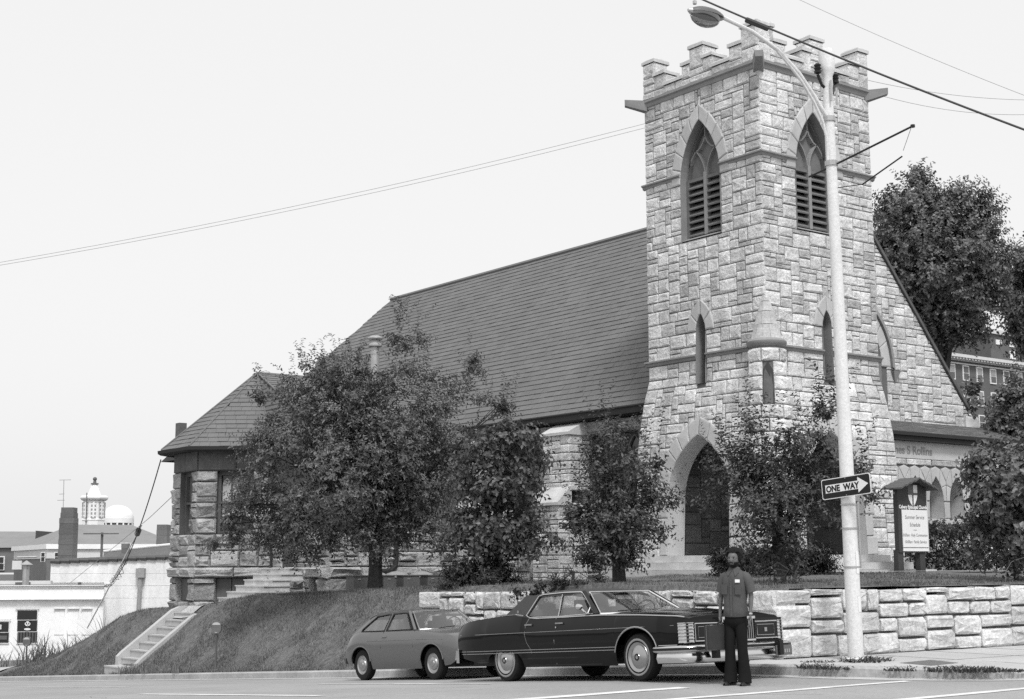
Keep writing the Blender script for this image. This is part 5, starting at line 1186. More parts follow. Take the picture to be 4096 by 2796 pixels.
# ------------------------------------------------------------------ parked cars
def car_axes(x, y, zoff=0.0):
    return (x, y, zroad(y)+zoff), (math.atan(-0.0625), 0, 0)
def shell(spec, name, m, root):
    """one lofted body: columns along the car (local y, front is -y), section from sill over the top to the other sill"""
    ys = spec['ys']; rows = []
    for y in ys:
        zb, zt, w, wt = spec['zb'](y), spec['zt'](y), spec['w'](y), spec['wt'](y); sec = []
        nr = 9
        for i in range(nr):
            f = i/(nr-1); z = lerp(zb, zt-.012, f); g = (z-.2)/max(.1, (zt-.2)); sec.append((-spec['side'](g)*w if i < nr-1 else -wt, z))
        sec.append((-wt+.035, zt)); cr = spec['crown'](y)
        for k in (0.62, 0.25): sec.append((-wt*k, zt+cr*(1-k*k)))
        full = sec+[(-a, z) for a, z in sec[::-1]]
        rows.append([(a, y, z) for a, z in full])
    b = MB(); b.grid(rows); n = len(rows[0])
    b.f.append(tuple(range(n))); b.f.append(tuple((len(rows)-1)*n+k for k in range(n))[::-1])
    o = obj(name, b, m, None, True, 28); o.parent = root; return o
def loc_obj(name, mb, m, root, smooth=False, sharp=35): o = obj(name, mb, m, None, smooth, sharp); o.parent = root; return o
def wheel(root, x, y, r, w, side, cover, ww=True):
    """side -1 faces -x"""
    b = MB(); hw = w/2; pr = [(r*.62, -hw*.9), (r*.80, -hw), (r*.95, -hw*.88), (r, -hw*.6), (r, hw*.6), (r*.95, hw*.88), (r*.8, hw), (r*.62, hw*.9)]
    b.lathe(pr, (x, y, r), 28, 'x'); wh = loc_obj('wheel', b, M['tyre'], root, True, 30)
    def disc(pr, m, nm):
        b = MB(); b.lathe([(a, side*h) for a, h in pr], (x, y, r), 28, 'x'); loc_obj(nm, b, m, wh, True, 25)
    if ww: disc([(r*.70, hw+.001), (r*.745, hw+.004), (r*.75, hw+.004), (r*.79, hw+.001)], M['whitewall'], 'whitewall')
    disc([(r*.66, hw*.86), (r*.63, hw*1.0), (r*.58, hw*.92), (r*.50, hw*.80), (r*.46, hw*.86), (r*.34, hw*1.06), (r*.16, hw*1.14), (r*.15, hw*1.2), (r*.07, hw*1.22), (0, hw*1.2)] if cover else [(r*.64, hw*.86), (r*.61, hw*.95), (r*.55, hw*.75), (r*.42, hw*.7), (r*.38, hw*.92), (r*.2, hw*1.0), (r*.18, hw*1.1), (0, hw*1.12)], M['steel'], 'wheel_cover')
    if cover: disc([(r*.15, hw*1.205), (r*.12, hw*1.24), (r*.085, hw*1.24)], M['black'], 'emblem_ring')
    return wh
def arcz(y, c, rx, rz, base):
    d = (y-c)/rx
    return base+rz*math.sqrt(1-d*d)**.85 if abs(d) < 1 else None
def panel(root, name, pts, m, n=(0, 0, 0)): b = MB(); b.add(pts, [tuple(range(len(pts)))]); return loc_obj(name, b, m, root)
def build_sedan():
    loc, rot = car_axes(14.84, 17.25, 0.0); t = thing('sedan', 'long dark four door sedan with vinyl roof and chrome trim parked at the kerb', 'car', loc, rot=rot)
    yF, yR = -2.70, 2.70; hf, hr = -1.74, 1.37; r = .325
    def zt(y): return interp([(-2.70, .83), (-2.6, .865), (-1.85, .91), (-.9, .945), (0, .945), (.62, .95), (.86, .985), (1.1, 1.015), (1.45, 1.01), (2.3, .965), (2.6, .93), (2.70, .88)], y)
    def zb(y):
        a = arcz(y, hf, .45, .44, .30); c = arcz(y, hr, .46, .23, .26)
        if a: return a
        if c: return min(c, .455)
        return interp([(-2.7, .42), (-2.2, .27), (-1.3, .215), (.9, .215), (1.85, .25), (2.7, .40)], y)
    def w(y): return 1.005*(1-.075*max(0, (abs(y)-2.1)/.6)**2)
    def wt(y): return w(y)-.075
    side = lambda g: interp([(0, .93), (.15, .965), (.35, .985), (.55, .995), (.68, 1.0), (.8, .985), (.92, .955), (1, .92)], g)
    crown = lambda y: .045 if y < -1.0 else .03
    ys = sorted(set([yF, -2.66, -2.55, -2.4] + [hf+.45*math.cos(math.pi*k/16) for k in range(17)] + [hf-.451, hf+.451, -1.1, -.7, -.3, .1, .5, .75] + [hr+.46*math.cos(math.pi*k/14) for k in range(15)] + [hr-.461, hr+.461, 2.0, 2.2, 2.4, 2.55, 2.64, yR]))
    shell(dict(ys=ys, zb=zb, zt=zt, w=w, wt=wt, side=side, crown=crown), 'body', M['sedan'], t)
    b = MB(); b.box(-.80, .80, -2.45, 2.45, .24, .5); b.box(-.95, .95, -.95, .75, .235, .4); loc_obj('underbody', b, M['black'], t)
    for x, sd in ((-.865, -1), (.865, 1)):
        for y in (hf, hr): wheel(t, x, y, r, .205, sd, True)
        for y, rr in ((hf, .43), (hr, .44)): b = MB(); b.lathe([(rr, -.1), (rr, .22), (.1, .22)], (sd*.77, y, .32), 20, 'x', 0, math.pi); b.v = [(a if sd < 0 else a, c, d) for a, c, d in b.v]; loc_obj('wheel_well', b, M['black'], t)
    # greenhouse: glass first, then pillars, roof skin
    def tum(z, wb=.875, wt_=.655): return lerp(wb, wt_, (z-.95)/(1.31-.95))
    zR = 1.315
    G = dict(a0=(-.80, .955), a1=(-.26, zR-.03), b0=(.10, .955), b1=(.22, zR-.02), c0=(.90, .985), c1=(.80, zR-.03), d0=(1.52, 1.02), d1=(1.16, zR-.01))
    def S(p, sx, o=0): return (sx*(tum(p[1])+o), p[0], p[1])
    for sx in (-1, 1):
        panel(t, 'side_window', [S((-.62, .958), sx, -.01), S((.085, .958), sx, -.01), S((.205, zR-.045), sx, -.01), S((-.235, zR-.05), sx, -.01)], M['glass'])
        panel(t, 'side_window', [S((.115, .958), sx, -.01), S((.885, .985), sx, -.01), S((.785, zR-.05), sx, -.01), S((.235, zR-.045), sx, -.01)], M['glass'])
        # a-pillar, b-pillar, vinyl c-pillar
        b = MB(); b.bar(S((-.80, .95), sx, .0), S((-.27, zR-.02), sx, .0), .05, .05); b.bar(S((.10, .95), sx, -.012), S((.22, zR-.03), sx, -.012), .035, .02); loc_obj('pillar', b, M['sedan'], t)
        b = MB(); q = [S((.90, .975), sx, .004), S((1.52, 1.02), sx, -.03), S((1.16, zR-.0), sx, -.0), S((.79, zR-.03), sx, .004)]; q2 = [(a-sx*.05, c, d) for a, c, d in q]; b.add(q+q2, [(0, 1, 2, 3), (7, 6, 5, 4), (0, 4, 5, 1), (1, 5, 6, 2), (3, 2, 6, 7), (0, 3, 7, 4)]); loc_obj('vinyl_pillar', b, M['vinyl'], t)
        e = MB(); c_ = S((1.18, 1.06), sx, .012); e.obox(c_, (1, 0, 0), (0, 1, 0), (0, 0, 1), .004, .022, .022); loc_obj('badge', e, M['chrome'], t)
        # bright window surround
        b = MB(); path = [S((-.72, .962), sx, .012), S((.0, .95), sx, .012), S((.86, .965), sx, .012), S((.915, .99), sx, .012), S((.90, 1.03), sx, .012), S((.80, zR-.035), sx, .016), S((.72, zR-.012), sx, .016), S((.2, zR-.004), sx, .018), S((-.22, zR-.014), sx, .018), S((-.29, zR-.04), sx, .016), S((-.74, .985), sx, .014)]; b.tube(path, .0095, 6); loc_obj('window_trim', b, M['chrome'], t)
        b = MB(); b.tube([S((-.57, .965), sx, .0), S((-.57, 1.12), sx, .0)], .009, 5); loc_obj('vent_window_bar', b, M['chrome'], t)
        b = MB(); b.tube([S((.105, .96), sx, .004), S((.225, zR-.03), sx, .004)], .009, 5); loc_obj('pillar_trim', b, M['chrome'], t)
        # bright line along the fender tops and under the windows
        b = MB(); b.tube([(sx*(wt(y)+.012), y, zt(y)-.008) for y in (-2.64, -2.5, -2.2, -1.8, -1.4, -1.0, -.6, -.2, .2, .55, .72)] + [(sx*(wt(.8)-.005), .80, zt(.8)+.0), (sx*(.89), .86, 1.0)], .009, 6); loc_obj('belt_trim', b, M['chrome'], t)
        b = MB(); b.tube([(sx*(wt(y)-.0), y, zt(y)+.003) for y in (.9, 1.1, 1.3, 1.5)]+[(sx*.6, 1.62, 1.035), (0, 1.66, 1.045)], .008, 5); loc_obj('vinyl_trim', b, M['chrome'], t)
        # double side moulding, arch lips, crease
        xm = lambda y, z: sx*(w(y)*side((z-.2)/(zt(y)-.2))+.004)
        for z in (.475, .435):
            b = MB(); b.tube([(xm(y, z), y, z) for y in (-1.30, -1.0, -.5, 0, .4, .84)], .0065, 5); b.tube([(xm(y, z), y, z) for y in (.84, 1.3, 1.84, 2.2, 2.66)], .0065, 5); loc_obj('side_moulding', b, M['chrome'], t)
        b = MB(); b.tube([(xm(-2.2, .47), -2.21, .47), (xm(-2.5, .47), -2.55, .47)], .0065, 5); loc_obj('side_moulding', b, M['chrome'], t)
        b = MB(); b.tube([(sx*(w(hf)*.99+.002), hf+.452*math.cos(a), .30+.44*math.sin(a)**.85) for a in [math.pi*k/18 for k in range(1, 18)]], .013, 6); loc_obj('arch_lip', b, M['steel'], t)
        b = MB(); b.tube([(xm(y, .735), y, .735) for y in (-2.5, -1.8, -1.0, 0, 1, 2, 2.6)], .0035, 4); loc_obj('pinstripe', b, M['steel'], t)
        for path in ([(.085, .93), (.085, .6), (.095, .25)], [(-1.02, .94), (-1.03, .6), (-1.0, .25)], [(.74, .955), (.79, .85), (.80, .7), (.76, .58), (.67, .48), (.66, .42)]):
            b = MB(); b.tube([(xm(y, z)-sx*.004, y, z) for y, z in path], .0045, 4); loc_obj('door_gap', b, M['steel'] if path[0][0] > .05 and path[0][0] != -1.02 else M['black'], t)
        for y in (-.05, .70):
            b = MB(); b.bar((xm(y, .845)+sx*.012, y-.09, .85), (xm(y, .845)+sx*.012, y+.09, .85), .02, .022); loc_obj('door_handle', b, M['chrome'], t)
        b = MB(); b.lathe([(0, -.006), (.014, -.004), (.014, 0)], (xm(.0, .80)+sx*.004, .03, .79), 8, 'x'); loc_obj('key_lock', b, M['chrome'], t)
    # mirrors
    b = MB(); b.tube([(-.90, -.62, .955), (-.95, -.60, 1.0), (-.965, -.56, 1.04)], .012, 6); b.lathe([(0, -.05), (.03, -.045), (.042, -.02), (.045, .03), (0, .032)], (-.985, -.53, 1.07), 14, 'y'); loc_obj('mirror', b, M['chrome'], t)
    # roof skin
    rows = []
    for y, z, ww in ((-.33, 1.285, .60), (-.22, 1.315, .64), (.0, 1.345, .665), (.4, 1.362, .67), (.8, 1.358, .665), (1.08, 1.335, .65), (1.17, 1.315, .635)):
        rows.append([(a*ww, y+.05*(1-abs(a))*(-1 if y < -.1 else (1 if y > 1 else 0)), z-.055*abs(a)**3+.012*(1-a*a)) for a in (-1.02, -1, -.85, -.5, 0, .5, .85, 1, 1.02)])
    for r_ in rows: r_[0] = (r_[0][0], r_[0][1], r_[0][2]-.035); r_[-1] = (r_[-1][0], r_[-1][1], r_[-1][2]-.035)
    b = MB(); b.grid(rows); loc_obj('roof', b, M['vinyl'], t, True, 60)
    # windscreen and rear window with bright surround
    ws = [[(a*lerp(.84, .60, f), lerp(-.84, -.33, f)-lerp(.26, .05, f)*(1-a*a), lerp(.955, 1.29, f)) for a in (-1, -.7, -.35, 0, .35, .7, 1)] for f in (0, .33, .66, 1)]
    b = MB(); b.grid(ws); loc_obj('windscreen', b, M['glass'], t, True)
    b = MB(); b.tube([ws[0][k] for k in range(7)], .011, 6); b.tube([ws[3][k] for k in range(7)], .012, 6)
    for k in (0, 6): b.tube([ws[i][k] for i in range(4)], .014, 6)
    loc_obj('windscreen_trim', b, M['chrome'], t)
    rw_ = [[(a*lerp(.74, .62, f), lerp(1.62, 1.18, f)+.04*(1-a*a), lerp(1.025, 1.315, f)) for a in (-1, -.5, 0, .5, 1)] for f in (0, .5, 1)]
    b = MB(); b.grid(rw_); loc_obj('rear_window', b, M['glass'], t, True)
    for x in (-.5, .5): b = MB(); b.tube([(x-.2, -1.12+.1*abs(x), .985), (x+.25, -1.06, 1.0)], .008, 5); loc_obj('wiper', b, M['black'], t)
    # hood ridge and seats
    b = MB(); b.grid([[(a, y, zt(y)+.045+.0+(.03-.03*abs(a)/.33)*1.0) for a in (-.33, -.2, 0, .2, .33)] for y in (-2.66, -2.2, -1.6, -1.2)]); loc_obj('hood_bulge', b, M['sedan'], t, True)
    for y, z1 in ((.05, 1.13), (.92, 1.10)):
        for x in (-.42, .42): b = MB(); b.obox((x, y, .98), (1, 0, 0), (0, 1, 0), (0, 0, 1), .34, .08, .10); b.obox((x, y+.02, z1), (1, 0, 0), (0, 1, 0), (0, 0, 1), .13, .05, .06); loc_obj('seat', b, M['seat'], t)
    b = MB(); b.tube([(.42+.19*math.cos(a), -.42-.05*math.sin(a), 1.0+.15*math.sin(a)) for a in [math.pi*2*k/18 for k in range(19)]], .012, 5); loc_obj('steering_wheel', b, M['black'], t)
    # front: grille, headlamp doors, corner lamps, bumper
    y = -2.705
    b = MB(); b.box(-.93, .93, y-.01, y+.05, .48, .80); loc_obj('front_panel', b, M['black'], t)
    for sx in (-1, 1):
        f = lambda x0, x1: sorted((sx*x0, sx*x1))
        x0, x1 = f(.34, .80); b = MB(); b.box(x0, x1, y-.035, y-.012, .52, .745); h = loc_obj('headlamp_door', b, M['black'], t)
        b = MB(); q = [(sx*.345, .515), (sx*.80, .515), (sx*.80, .75), (sx*.345, .75), (sx*.345, .515)]; b.tube([(x, y-.035, z) for x, z in q], .011, 5); loc_obj('frame', b, M['chrome'], h)
        b = MB(); q = [(sx*.40, .56), (sx*.74, .56), (sx*.74, .705), (sx*.40, .705), (sx*.40, .56)]; b.tube([(x, y-.037, z) for x, z in q], .006, 5); b.obox((sx*.57, y-.038, .635), (1, 0, 0), (0, 1, 0), (0, 0, 1), .025, .004, .028); loc_obj('frame', b, M['steel'], h)
        c = MB(); c.add([(sx*.82, y-.03, .50), (sx*.965, y+.01, .50), (sx*.985, y+.10, .50), (sx*.82, y-.03, .76), (sx*.965, y+.01, .76), (sx*.985, y+.10, .76)], [(0, 1, 4, 3), (1, 2, 5, 4), (3, 4, 5)]); cl = loc_obj('corner_lamp', c, M['lens'], t)
        for z in (.50, .545, .59, .635, .68, .725, .76): b = MB(); b.tube([(sx*.82, y-.035, z), (sx*.968, y+.005, z), (sx*.99, y+.10, z)], .006, 4); loc_obj('lamp_rib', b, M['chrome'], cl)
    b = MB(); b.box(-.30, .30, y-.07, y, .50, .80); g = loc_obj('grille', b, M['black'], t)
    b = MB(); q = [(-.31, .50), (.31, .50), (.31, .81), (-.31, .81), (-.31, .50)]; b.tube([(x, y-.075, z) for x, z in q], .016, 6); b.box(-.32, .32, y-.09, y+.03, .79, .825); loc_obj('grille_surround', b, M['chrome'], g)
    for k in range(15): b = MB(); x = -.27+.54*k/14; b.box(x-.006, x+.006, y-.085, y-.065, .52, .79); loc_obj('grille_bar', b, M['steel'], g)
    b = MB(); b.tube([(0, y+.02, .86), (0, y+.02, .94)], .006, 5); loc_obj('hood_ornament', b, M['chrome'], t)
    # bumper: chrome blade with dark strip, wrapped round the sides
    sec = [(.00, .22), (-.05, .235), (-.075, .30), (-.055, .36), (-.10, .375), (-.13, .40), (-.13, .44), (-.10, .465), (-.02, .47)]
    def bump(yc, sgn, nm):
        path = [(-1.0, .52), (-1.005, .28), (-.97, .10), (-.85, .02), (-.5, 0), (0, -.02), (.5, 0), (.85, .02), (.97, .10), (1.005, .28), (1.0, .52)]; rows = []
        for i, (x, yy) in enumerate(path):
            p0 = Vector(path[max(0, i-1)]); p1 = Vector(path[min(len(path)-1, i+1)]); d = (p1-p0).normalized(); n = Vector((-d.y, d.x))
            rows.append([(x+n.x*o, yc+sgn*(yy+n.y*o), z) for o, z in sec])
        b = MB(); b.grid(rows); bo = loc_obj(nm, b, M['chrome'], t, True, 50)
        b = MB(); rr_ = []
        for i, (x, yy) in enumerate(path):
            p0 = Vector(path[max(0, i-1)]); p1 = Vector(path[min(len(path)-1, i+1)]); d = (p1-p0).normalized(); n = Vector((-d.y, d.x))
            rr_.append([(x-n.x*.134, yc+sgn*(yy-n.y*.134), z) for z in (.402, .438)])
        b.grid(rr_); loc_obj('rub_strip', b, M['black'], bo)
    bump(-2.76, 1, 'front_bumper'); 
    path = [(-.97, 2.62), (-.97, 2.70), (-.9, 2.80), (0, 2.84), (.9, 2.80), (.97, 2.70), (.97, 2.62)]; b = MB(); b.grid([[(x, yy, z) for z in (.30, .34, .46, .50)] for x, yy in path]); loc_obj('rear_bumper', b, M['chrome'], t, True)
    for x in (-.62, .62): b = MB(); b.obox((x, -2.93, .38), (1, 0, 0), (0, 1, 0), (0, 0, 1), .035, .05, .10); loc_obj('bumper_guard', b, M['black'], t)
    b = MB(); b.box(.56, .88, -2.925, -2.915, .27, .41); pl = loc_obj('number_plate', b, M['metalbox'], t)
    for k in range(6): b = MB(); b.box(.60+.042*k, .622+.042*k, -2.929, -2.926, .305, .355); loc_obj('plate_mark', b, M['zinc'], pl)
    for sx in (-1, 1): b = MB(); b.box(*sorted((sx*.88, sx*.62)), 2.66, 2.72, .56, .80); loc_obj('tail_lamp', b, M['redlens'], t)
    return t
build_sedan()
def build_hatch():
    loc, rot = car_axes(15.36, 22.95, 0.0); t = thing('hatchback', 'small mid grey two door hatchback parked behind the long sedan', 'car', loc, rot=rot)
    yF, yR = -1.95, 1.86; hf, hr = -1.20, 1.20; r = .285
    def zt(y): return interp([(-1.95, .62), (-1.90, .70), (-1.75, .775), (-1.3, .825), (-.75, .875), (0, .885), (.8, .89), (1.3, .90), (1.55, .86), (1.72, .80), (1.80, .74), (1.86, .62)], y)
    def zb(y):
        a = arcz(y, hf, .37, .36, .27); c = arcz(y, hr, .36, .36, .27)
        if a: return a
        if c: return c
        return interp([(-1.95, .36), (-1.7, .25), (-.8, .20), (.8, .20), (1.6, .26), (1.86, .36)], y)
    def w(y): return .785*(1-.12*max(0, (-y-1.45)/.5)**2-.10*max(0, (y-1.3)/.56)**2)
    def wt(y): return w(y)-.06
    side = lambda g: interp([(0, .92), (.12, .955), (.3, .985), (.5, 1.0), (.72, 1.0), (.80, .985), (.92, .96), (1, .92)], g)
    ys = sorted(set([yF, -1.93, -1.85, -1.72] + [hf+.37*math.cos(math.pi*k/16) for k in range(17)] + [hf-.371, hf+.371, -.6, -.3, 0, .3, .6] + [hr+.36*math.cos(math.pi*k/16) for k in range(17)] + [hr-.361, hr+.361, 1.68, 1.76, 1.82, yR]))
    shell(dict(ys=ys, zb=zb, zt=zt, w=w, wt=wt, side=side, crown=lambda y: .035 if y < -.5 else .02), 'body', M['hatch'], t)
    b = MB(); b.box(-.62, .62, -1.7, 1.7, .22, .5); b.box(-.72, .72, -.75, .75, .20, .35); loc_obj('underbody', b, M['black'], t)
    for sx in (-1, 1):
        for y in (hf, hr):
            wheel(t, sx*.665, y, r, .165, sx, False, False); b = MB(); b.lathe([(.355, -.1), (.355, .2), (.1, .2)], (sx*.60, y, .27), 18, 'x', 0, math.pi); loc_obj('wheel_well', b, M['black'], t)
    zR = 1.245
    def tum(z): return lerp(.70, .545, (z-.88)/(zR-.88))
    def S(y, z, sx, o=0): return (sx*(tum(z)+o), y, z)
    for sx in (-1, 1):
        fw_ = [(-.46, .895), (.38, .895), (.30, 1.20), (-.14, 1.20)]; rw_ = [(.46, .895), (1.27, .905), (1.24, .945), (.86, 1.165), (.375, 1.20)]
        panel(t, 'side_window', [S(y, z, sx, -.008) for y, z in fw_], M['glass']); panel(t, 'side_window', [S(y, z, sx, -.008) for y, z in rw_], M['glass'])
        for q in (fw_, rw_): b = MB(); b.tube([S(y, z, sx, .004) for y, z in q+q[:1]], .010, 5); loc_obj('window_seal', b, M['black'], t)
        b = MB(); b.bar(S(.42, .88, sx), S(.34, 1.225, sx), .055, .03); b.bar(S(-.60, .875, sx, .0), S(-.19, 1.222, sx, -.008), .045, .04); loc_obj('pillar', b, M['hatch'], t)
        b = MB(); q = [S(1.30, .88, sx, .004), S(1.62, .84, sx, -.02), S(1.50, .96, sx, -.01), S(1.0, 1.19, sx), S(.86, 1.185, sx, .004), S(1.26, .955, sx, .006)]; q2 = [(a-sx*.06, c, d) for a, c, d in q]; m = 6; b.add(q+q2, [tuple(range(6)), tuple(range(11, 5, -1))]+[(i, 6+i, 6+(i+1) % 6, (i+1) % 6) for i in range(6)]); loc_obj('rear_pillar', b, M['hatch'], t)
        b = MB(); b.bar(S(-.17, 1.222, sx, .0), S(.90, 1.205, sx, .0), .035, .05); loc_obj('roof_rail', b, M['hatch'], t)
        b = MB(); b.tube([S(-.20, 1.235, sx, .012), S(.3, 1.245, sx, .01), S(.75, 1.225, sx, .01), S(1.0, 1.19, sx, .012), S(1.15, 1.14, sx, .012)], .008, 5); loc_obj('drip_rail', b, M['steel'], t)
        xm = lambda y, z: sx*(w(y)*side((z-.2)/(zt(y)-.2))+.002)
        b = MB(); b.tube([(xm(y, z), y, z) for y, z in ((-1.55, .70), (-.9, .715), (0, .72), (.9, .725), (1.72, .72))], .006, 5); loc_obj('crease', b, M['steel'], t)
        for path in ([(-.62, .88), (-.63, .6), (-.58, .22)], [(.43, .88), (.46, .6), (.42, .22)]): b = MB(); b.tube([(xm(y, z)-sx*.001, y, z) for y, z in path], .004, 4); loc_obj('door_gap', b, M['black'], t)
        b = MB(); b.bar((xm(.34, .79)+sx*.008, .27, .79), (xm(.34, .79)+sx*.008, .42, .79), .018, .02); loc_obj('door_handle', b, M['chrome'], t)
        for c, rx in ((hf, .375), (hr, .365)): b = MB(); b.tube([(sx*(w(c)*.99), c+rx*math.cos(a), .27+.362*math.sin(a)**.85) for a in [math.pi*k/18 for k in range(1, 18)]], .014, 6); loc_obj('arch_lip', b, M['hatch'], t)
        b = MB(); b.box(*sorted((sx*.69, sx*.5)), 1.78, 1.885, .44, .56); loc_obj('tail_lamp', b, M['redlens'], t)
        b = MB(); b.lathe([(.0, -.03), (.085, -.02), (.10, .0), (.10, .05)], (sx*.52, -1.93, .60), 16, 'y'); h = loc_obj('headlamp', b, M['lens'], t, True); b = MB(); b.lathe([(.10, -.01), (.125, .0), (.12, .05)], (sx*.52, -1.94, .60), 16, 'y'); loc_obj('bezel', b, M['chrome'], h, True)
        b = MB(); b.box(*sorted((sx*.70, sx*.64)), -1.94, -1.86, .47, .52); loc_obj('turn_lamp', b, M['lens'], t)
    rows = []
    for y, z, ww in ((-.24, 1.215, .52), (-.12, 1.25, .54), (.2, 1.275, .555), (.6, 1.272, .55), (.9, 1.245, .54), (1.05, 1.20, .53)): rows.append([(a*ww, y+(-.05 if y < 0 else 0)*(1-abs(a)), z-.03*abs(a)**3) for a in (-1.03, -.85, -.5, 0, .5, .85, 1.03)])
    b = MB(); b.grid(rows); loc_obj('roof', b, M['hatch'], t, True, 60)
    b = MB(); b.grid([[(a*lerp(.53, .66, f), lerp(1.05, 1.58, f), lerp(1.20, .86, f)+.02*math.sin(math.pi*f)) for a in (-1, -.5, 0, .5, 1)] for f in (0, .15, .3)]); loc_obj('hatch_lid', b, M['hatch'], t, True)
    b = MB(); b.grid([[(a*lerp(.53, .66, f), lerp(1.05, 1.58, f), lerp(1.20, .86, f)+.02*math.sin(math.pi*f)) for a in (-1, -.5, 0, .5, 1)] for f in (.3, .6, .9)]); loc_obj('rear_window', b, M['glass'], t, True)
    ws = [[(a*lerp(.66, .50, f), lerp(-.68, -.24, f)-lerp(.17, .05, f)*(1-a*a), lerp(.885, 1.22, f)) for a in (-1, -.7, -.35, 0, .35, .7, 1)] for f in (0, .33, .66, 1)]
    b = MB(); b.grid(ws); loc_obj('windscreen', b, M['glass'], t, True)
    b = MB(); b.tube([ws[0][k] for k in range(7)], .012, 6); b.tube([ws[3][k] for k in range(7)], .010, 6)
    for k in (0, 6): b.tube([ws[i][k] for i in range(4)], .011, 6)
    loc_obj('windscreen_trim', b, M['steel'], t)
    for x in (-.35, .2): b = MB(); b.tube([(x, -.86, .90), (x+.38, -.80, .93)], .007, 5); loc_obj('wiper', b, M['black'], t)
    for x in (-.32, .32): b = MB(); b.obox((x, .1, .93), (1, 0, 0), (0, 1, 0), (0, 0, 1), .24, .07, .12); b.obox((x, .13, 1.08), (1, 0, 0), (0, 1, 0), (0, 0, 1), .13, .04, .06); loc_obj('seat', b, M['seat'], t)
    b = MB(); b.tube([(.32+.17*math.cos(a), -.32-.05*math.sin(a), .96+.14*math.sin(a)) for a in [math.pi*2*k/18 for k in range(19)]], .012, 5); loc_obj('steering_wheel', b, M['black'], t)
    b = MB(); b.grid([[(x, yy, z) for z in (.33, .36, .46, .49)] for x, yy in ((-.70, -1.75), (-.72, -1.93), (-.62, -2.02), (0, -2.04), (.62, -2.02), (.72, -1.93), (.70, -1.75))]); loc_obj('front_bumper', b, M['chrome'], t, True)
    b = MB(); b.grid([[(x, yy, z) for z in (.31, .33, .40, .42)] for x, yy in ((-.70, 1.68), (-.72, 1.84), (-.62, 1.93), (0, 1.95), (.62, 1.93), (.72, 1.84), (.70, 1.68))]); loc_obj('rear_bumper', b, M['black'], t, True)
    b = MB(); b.box(-.42, .42, -1.965, -1.94, .50, .68); loc_obj('grille', b, M['black'], t)
build_hatch()
